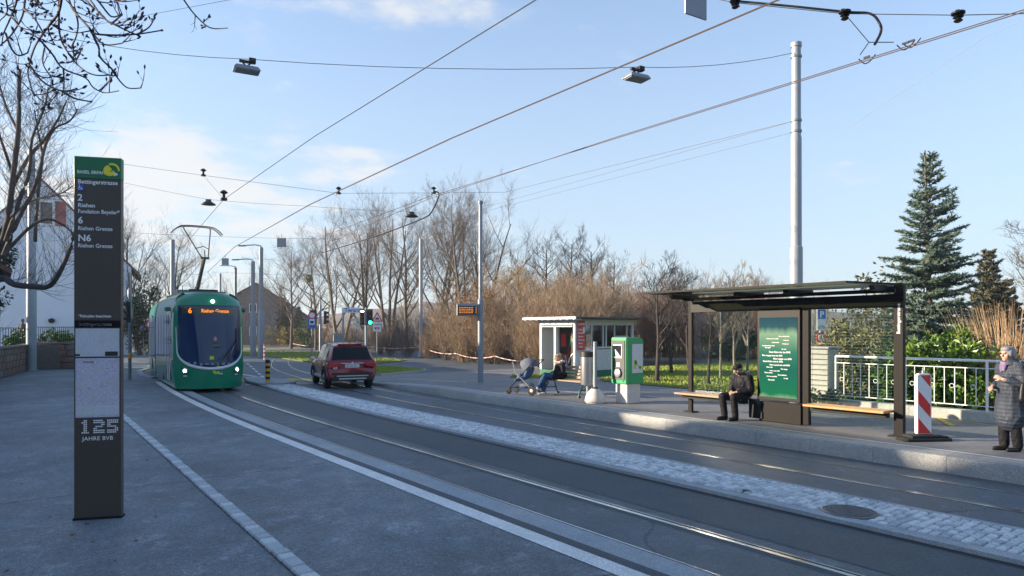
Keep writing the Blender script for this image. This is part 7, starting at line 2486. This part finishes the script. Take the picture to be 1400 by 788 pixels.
blob('coat', [('e', (0, .03, .78), (.205, .15, .23)), ('e', (0, .05, .58), (.21, .17, .15)), ('c', (.09, .02, .91), (-.09, .02, .91), .08, .08), ('c', (.18, .02, .90), (.24, -.01, .65), .080, .070), ('c', (.24, -.01, .65), (.105, -.215, .63), .070, .052),
              ('c', (-.18, .02, .90), (-.24, -.01, .65), .080, .070), ('c', (-.24, -.01, .65), (-.105, -.225, .625), .070, .052), ('c', (.10, .0, .52), (.09, -.22, .54), .12, .10), ('c', (-.10, .0, .51), (-.09, -.20, .51), .12, .10)], .0095, 'coat_black', ws_, 3)
blob('fur_collar', [('t', [(.125 * cos(a), .0 + .115 * sin(a), .965 + .02 * sin(a)) for a in [2 * pi * i / 16 for i in range(17)]], [.042 + .007 * (i % 2) for i in range(17)])], .010, 'fur', ws_, 1)
blob('jeans', [('e', (0, .03, .52), (.18, .14, .085)), ('c', L1[0], L1[1], .100, .074), ('c', L1[1], L1[2], .072, .056), ('c', L2[0], L2[1], .100, .074), ('c', L2[1], (L2[2][0], L2[2][1], .12), .072, .054)], .009, 'jeans', ws_, 3)
blob('shoe', [('e', (-.05, -.51, .05), (.044, .06, .048)), ('e', (-.05, -.60, .036), (.045, .105, .036))], .008, 'shoe_white', ws_, 2)
blob('shoe', [('e', (-.065, -.68, .19), (.044, .06, .05)), ('e', (-.085, -.77, .17), (.045, .10, .038), Matrix.Rotation(-.35, 3, 'X').to_quaternion())], .008, 'shoe_white', ws_, 2)

# pram
pr = thing('pram', 'grey and blue pushchair with black frame parked in front of the blond woman', 'pram', (12.62, 16.15, TZ(16.1)), face(-.35, .94) )
for s in (-1, 1):
    x = s * .24
    MB().tube([(x * .8, -.48, .16), (x, -.10, .50), (x, .26, .86), (x, .44, 1.02)], .015, 7).build('frame', 'black_metal', pr, 50)
    MB().tube([(x, .34, .16), (x, .06, .42), (x, -.22, .62), (x * .95, -.34, .98)], .014, 7).build('frame', 'silver_trim', pr, 50)
    w = MB().lathe([(.105, -.025), (.135, -.022), (.145, 0), (.135, .022), (.105, .025)], 22, (0, 0, 0), 'X').build('wheel', 'rubber', pr, 50)
    w.location = (x * 1.15, .36, .145)
    MB().lathe([(.100, -.012), (.100, .012), (.03, .03)], 18, (0, 0, 0), 'X').build('rim', 'plate', w, 50)
    w = MB().lathe([(.065, -.022), (.09, -.018), (.10, 0), (.09, .018), (.065, .022)], 20, (0, 0, 0), 'X').build('wheel', 'rubber', pr, 50)
    w.location = (x * .9, -.48, .10)
    MB().lathe([(.062, -.012), (.062, .012)], 16, (0, 0, 0), 'X').build('rim', 'alu', w, 50)
MB().tube([(-.24, .44, 1.02), (-.20, .50, 1.04), (.20, .50, 1.04), (.24, .44, 1.02)], .017, 8).build('handle', 'rubber', pr, 50)
MB().tube([(-.24, .34, .16), (.24, .34, .16)], .012, 6).tube([(-.2, -.44, .18), (.2, -.44, .18)], .012, 6).build('axle', 'black_metal', pr)
blob('seat', [('e', (0, .10, .66), (.19, .10, .24), Matrix.Rotation(-.5, 3, 'X').to_quaternion()), ('e', (0, -.12, .50), (.19, .18, .07)), ('c', (-.14, -.28, .42), (.14, -.28, .42), .05, .05)], .014, 'pram_blue', pr, 2)
mb = MB()
mb.grid([[(.23 * cos(b), .10 + .34 * cos(a) * max(.05, sin(b)) ** .5, .70 + .40 * sin(a) * max(.05, sin(b)) ** .6) for b in [pi * i / 10 for i in range(11)]] for a in [radians(25) + radians(115) * k / 8 for k in range(9)]])
mb.build('hood', 'pram_fabric', pr, 60)
blob('basket', [('e', (0, .02, .27), (.18, .26, .09))], .015, 'pram_fabric', pr, 2)
blob('blanket', [('e', (0, -.12, .58), (.17, .20, .06))], .015, 'pram_blue', pr, 2)

# statue figure
blob('figure', [('e', (0, 0, 1.62), (.085, .10, .12)), ('c', (0, 0, 1.42), (0, 0, 1.54), .06, .05), ('e', (0, 0, 1.25), (.18, .12, .2)), ('t', [(0, 0, 1.2), (0, 0, .95), (.03, 0, .72), (0, 0, .46)], [.14, .15, .15, .17]),
                ('c', (-.19, 0, 1.36), (-.27, .02, 1.10), .05, .045), ('c', (-.27, .02, 1.10), (-.12, -.10, .98), .042, .035), ('c', (.19, 0, 1.36), (.25, 0, 1.08), .05, .045), ('c', (.25, 0, 1.08), (.20, -.10, .86), .042, .034)], .016, 'statue_stone', sta, 2)

# fallen leaves on the near pavement
R = random.Random(19)
lvs = []
for i in range(26):
    lvs.append((R.uniform(-1.0, 2.2), R.uniform(5.2, 14)))
for i, (px, py) in enumerate(((119, 717), (157, 767), (127, 741), (88, 620))):
    g_ = gnd(px, py, LZ); lvs.append((g_.x, g_.y))
for i, (x, y) in enumerate(lvs):
    s = R.uniform(.022, .04); a = R.uniform(0, 6)
    o = MB().add([(0, -s, .004), (s * .5, -.2 * s, .010), (s * .35, .5 * s, .004), (0, s, .012), (-s * .4, .4 * s, .005), (-s * .5, -.2 * s, .012)], [(0, 1, 2, 3), (0, 3, 4, 5)]).build('fallen_leaf', 'leaf_dry')
    o.location, o.rotation_euler = (x, y, LZ + .002), (0, 0, a)
    tag(o, 'small dry brown leaf lying on the near pavement', 'leaf', 'dry leaves on the near pavement')


# ------------------------------------------------------------------ haze over the whole place
hm = bpy.data.materials.new('haze'); hm.use_nodes = True
ht = hm.node_tree; ht.nodes.clear()
ho = ht.nodes.new('ShaderNodeOutputMaterial'); hv = ht.nodes.new('ShaderNodeVolumePrincipled')
hv.inputs['Color'].default_value, hv.inputs['Density'].default_value, hv.inputs['Anisotropy'].default_value = (.86, .92, 1, 1), .0006, .3
ht.links.new(hv.outputs[0], ho.inputs['Volume'])
MATS['haze'] = hm
tag(MB().box((0, 0, 14), (3200, 3200, 30.2)).build('haze', 'haze'), kind='stuff')
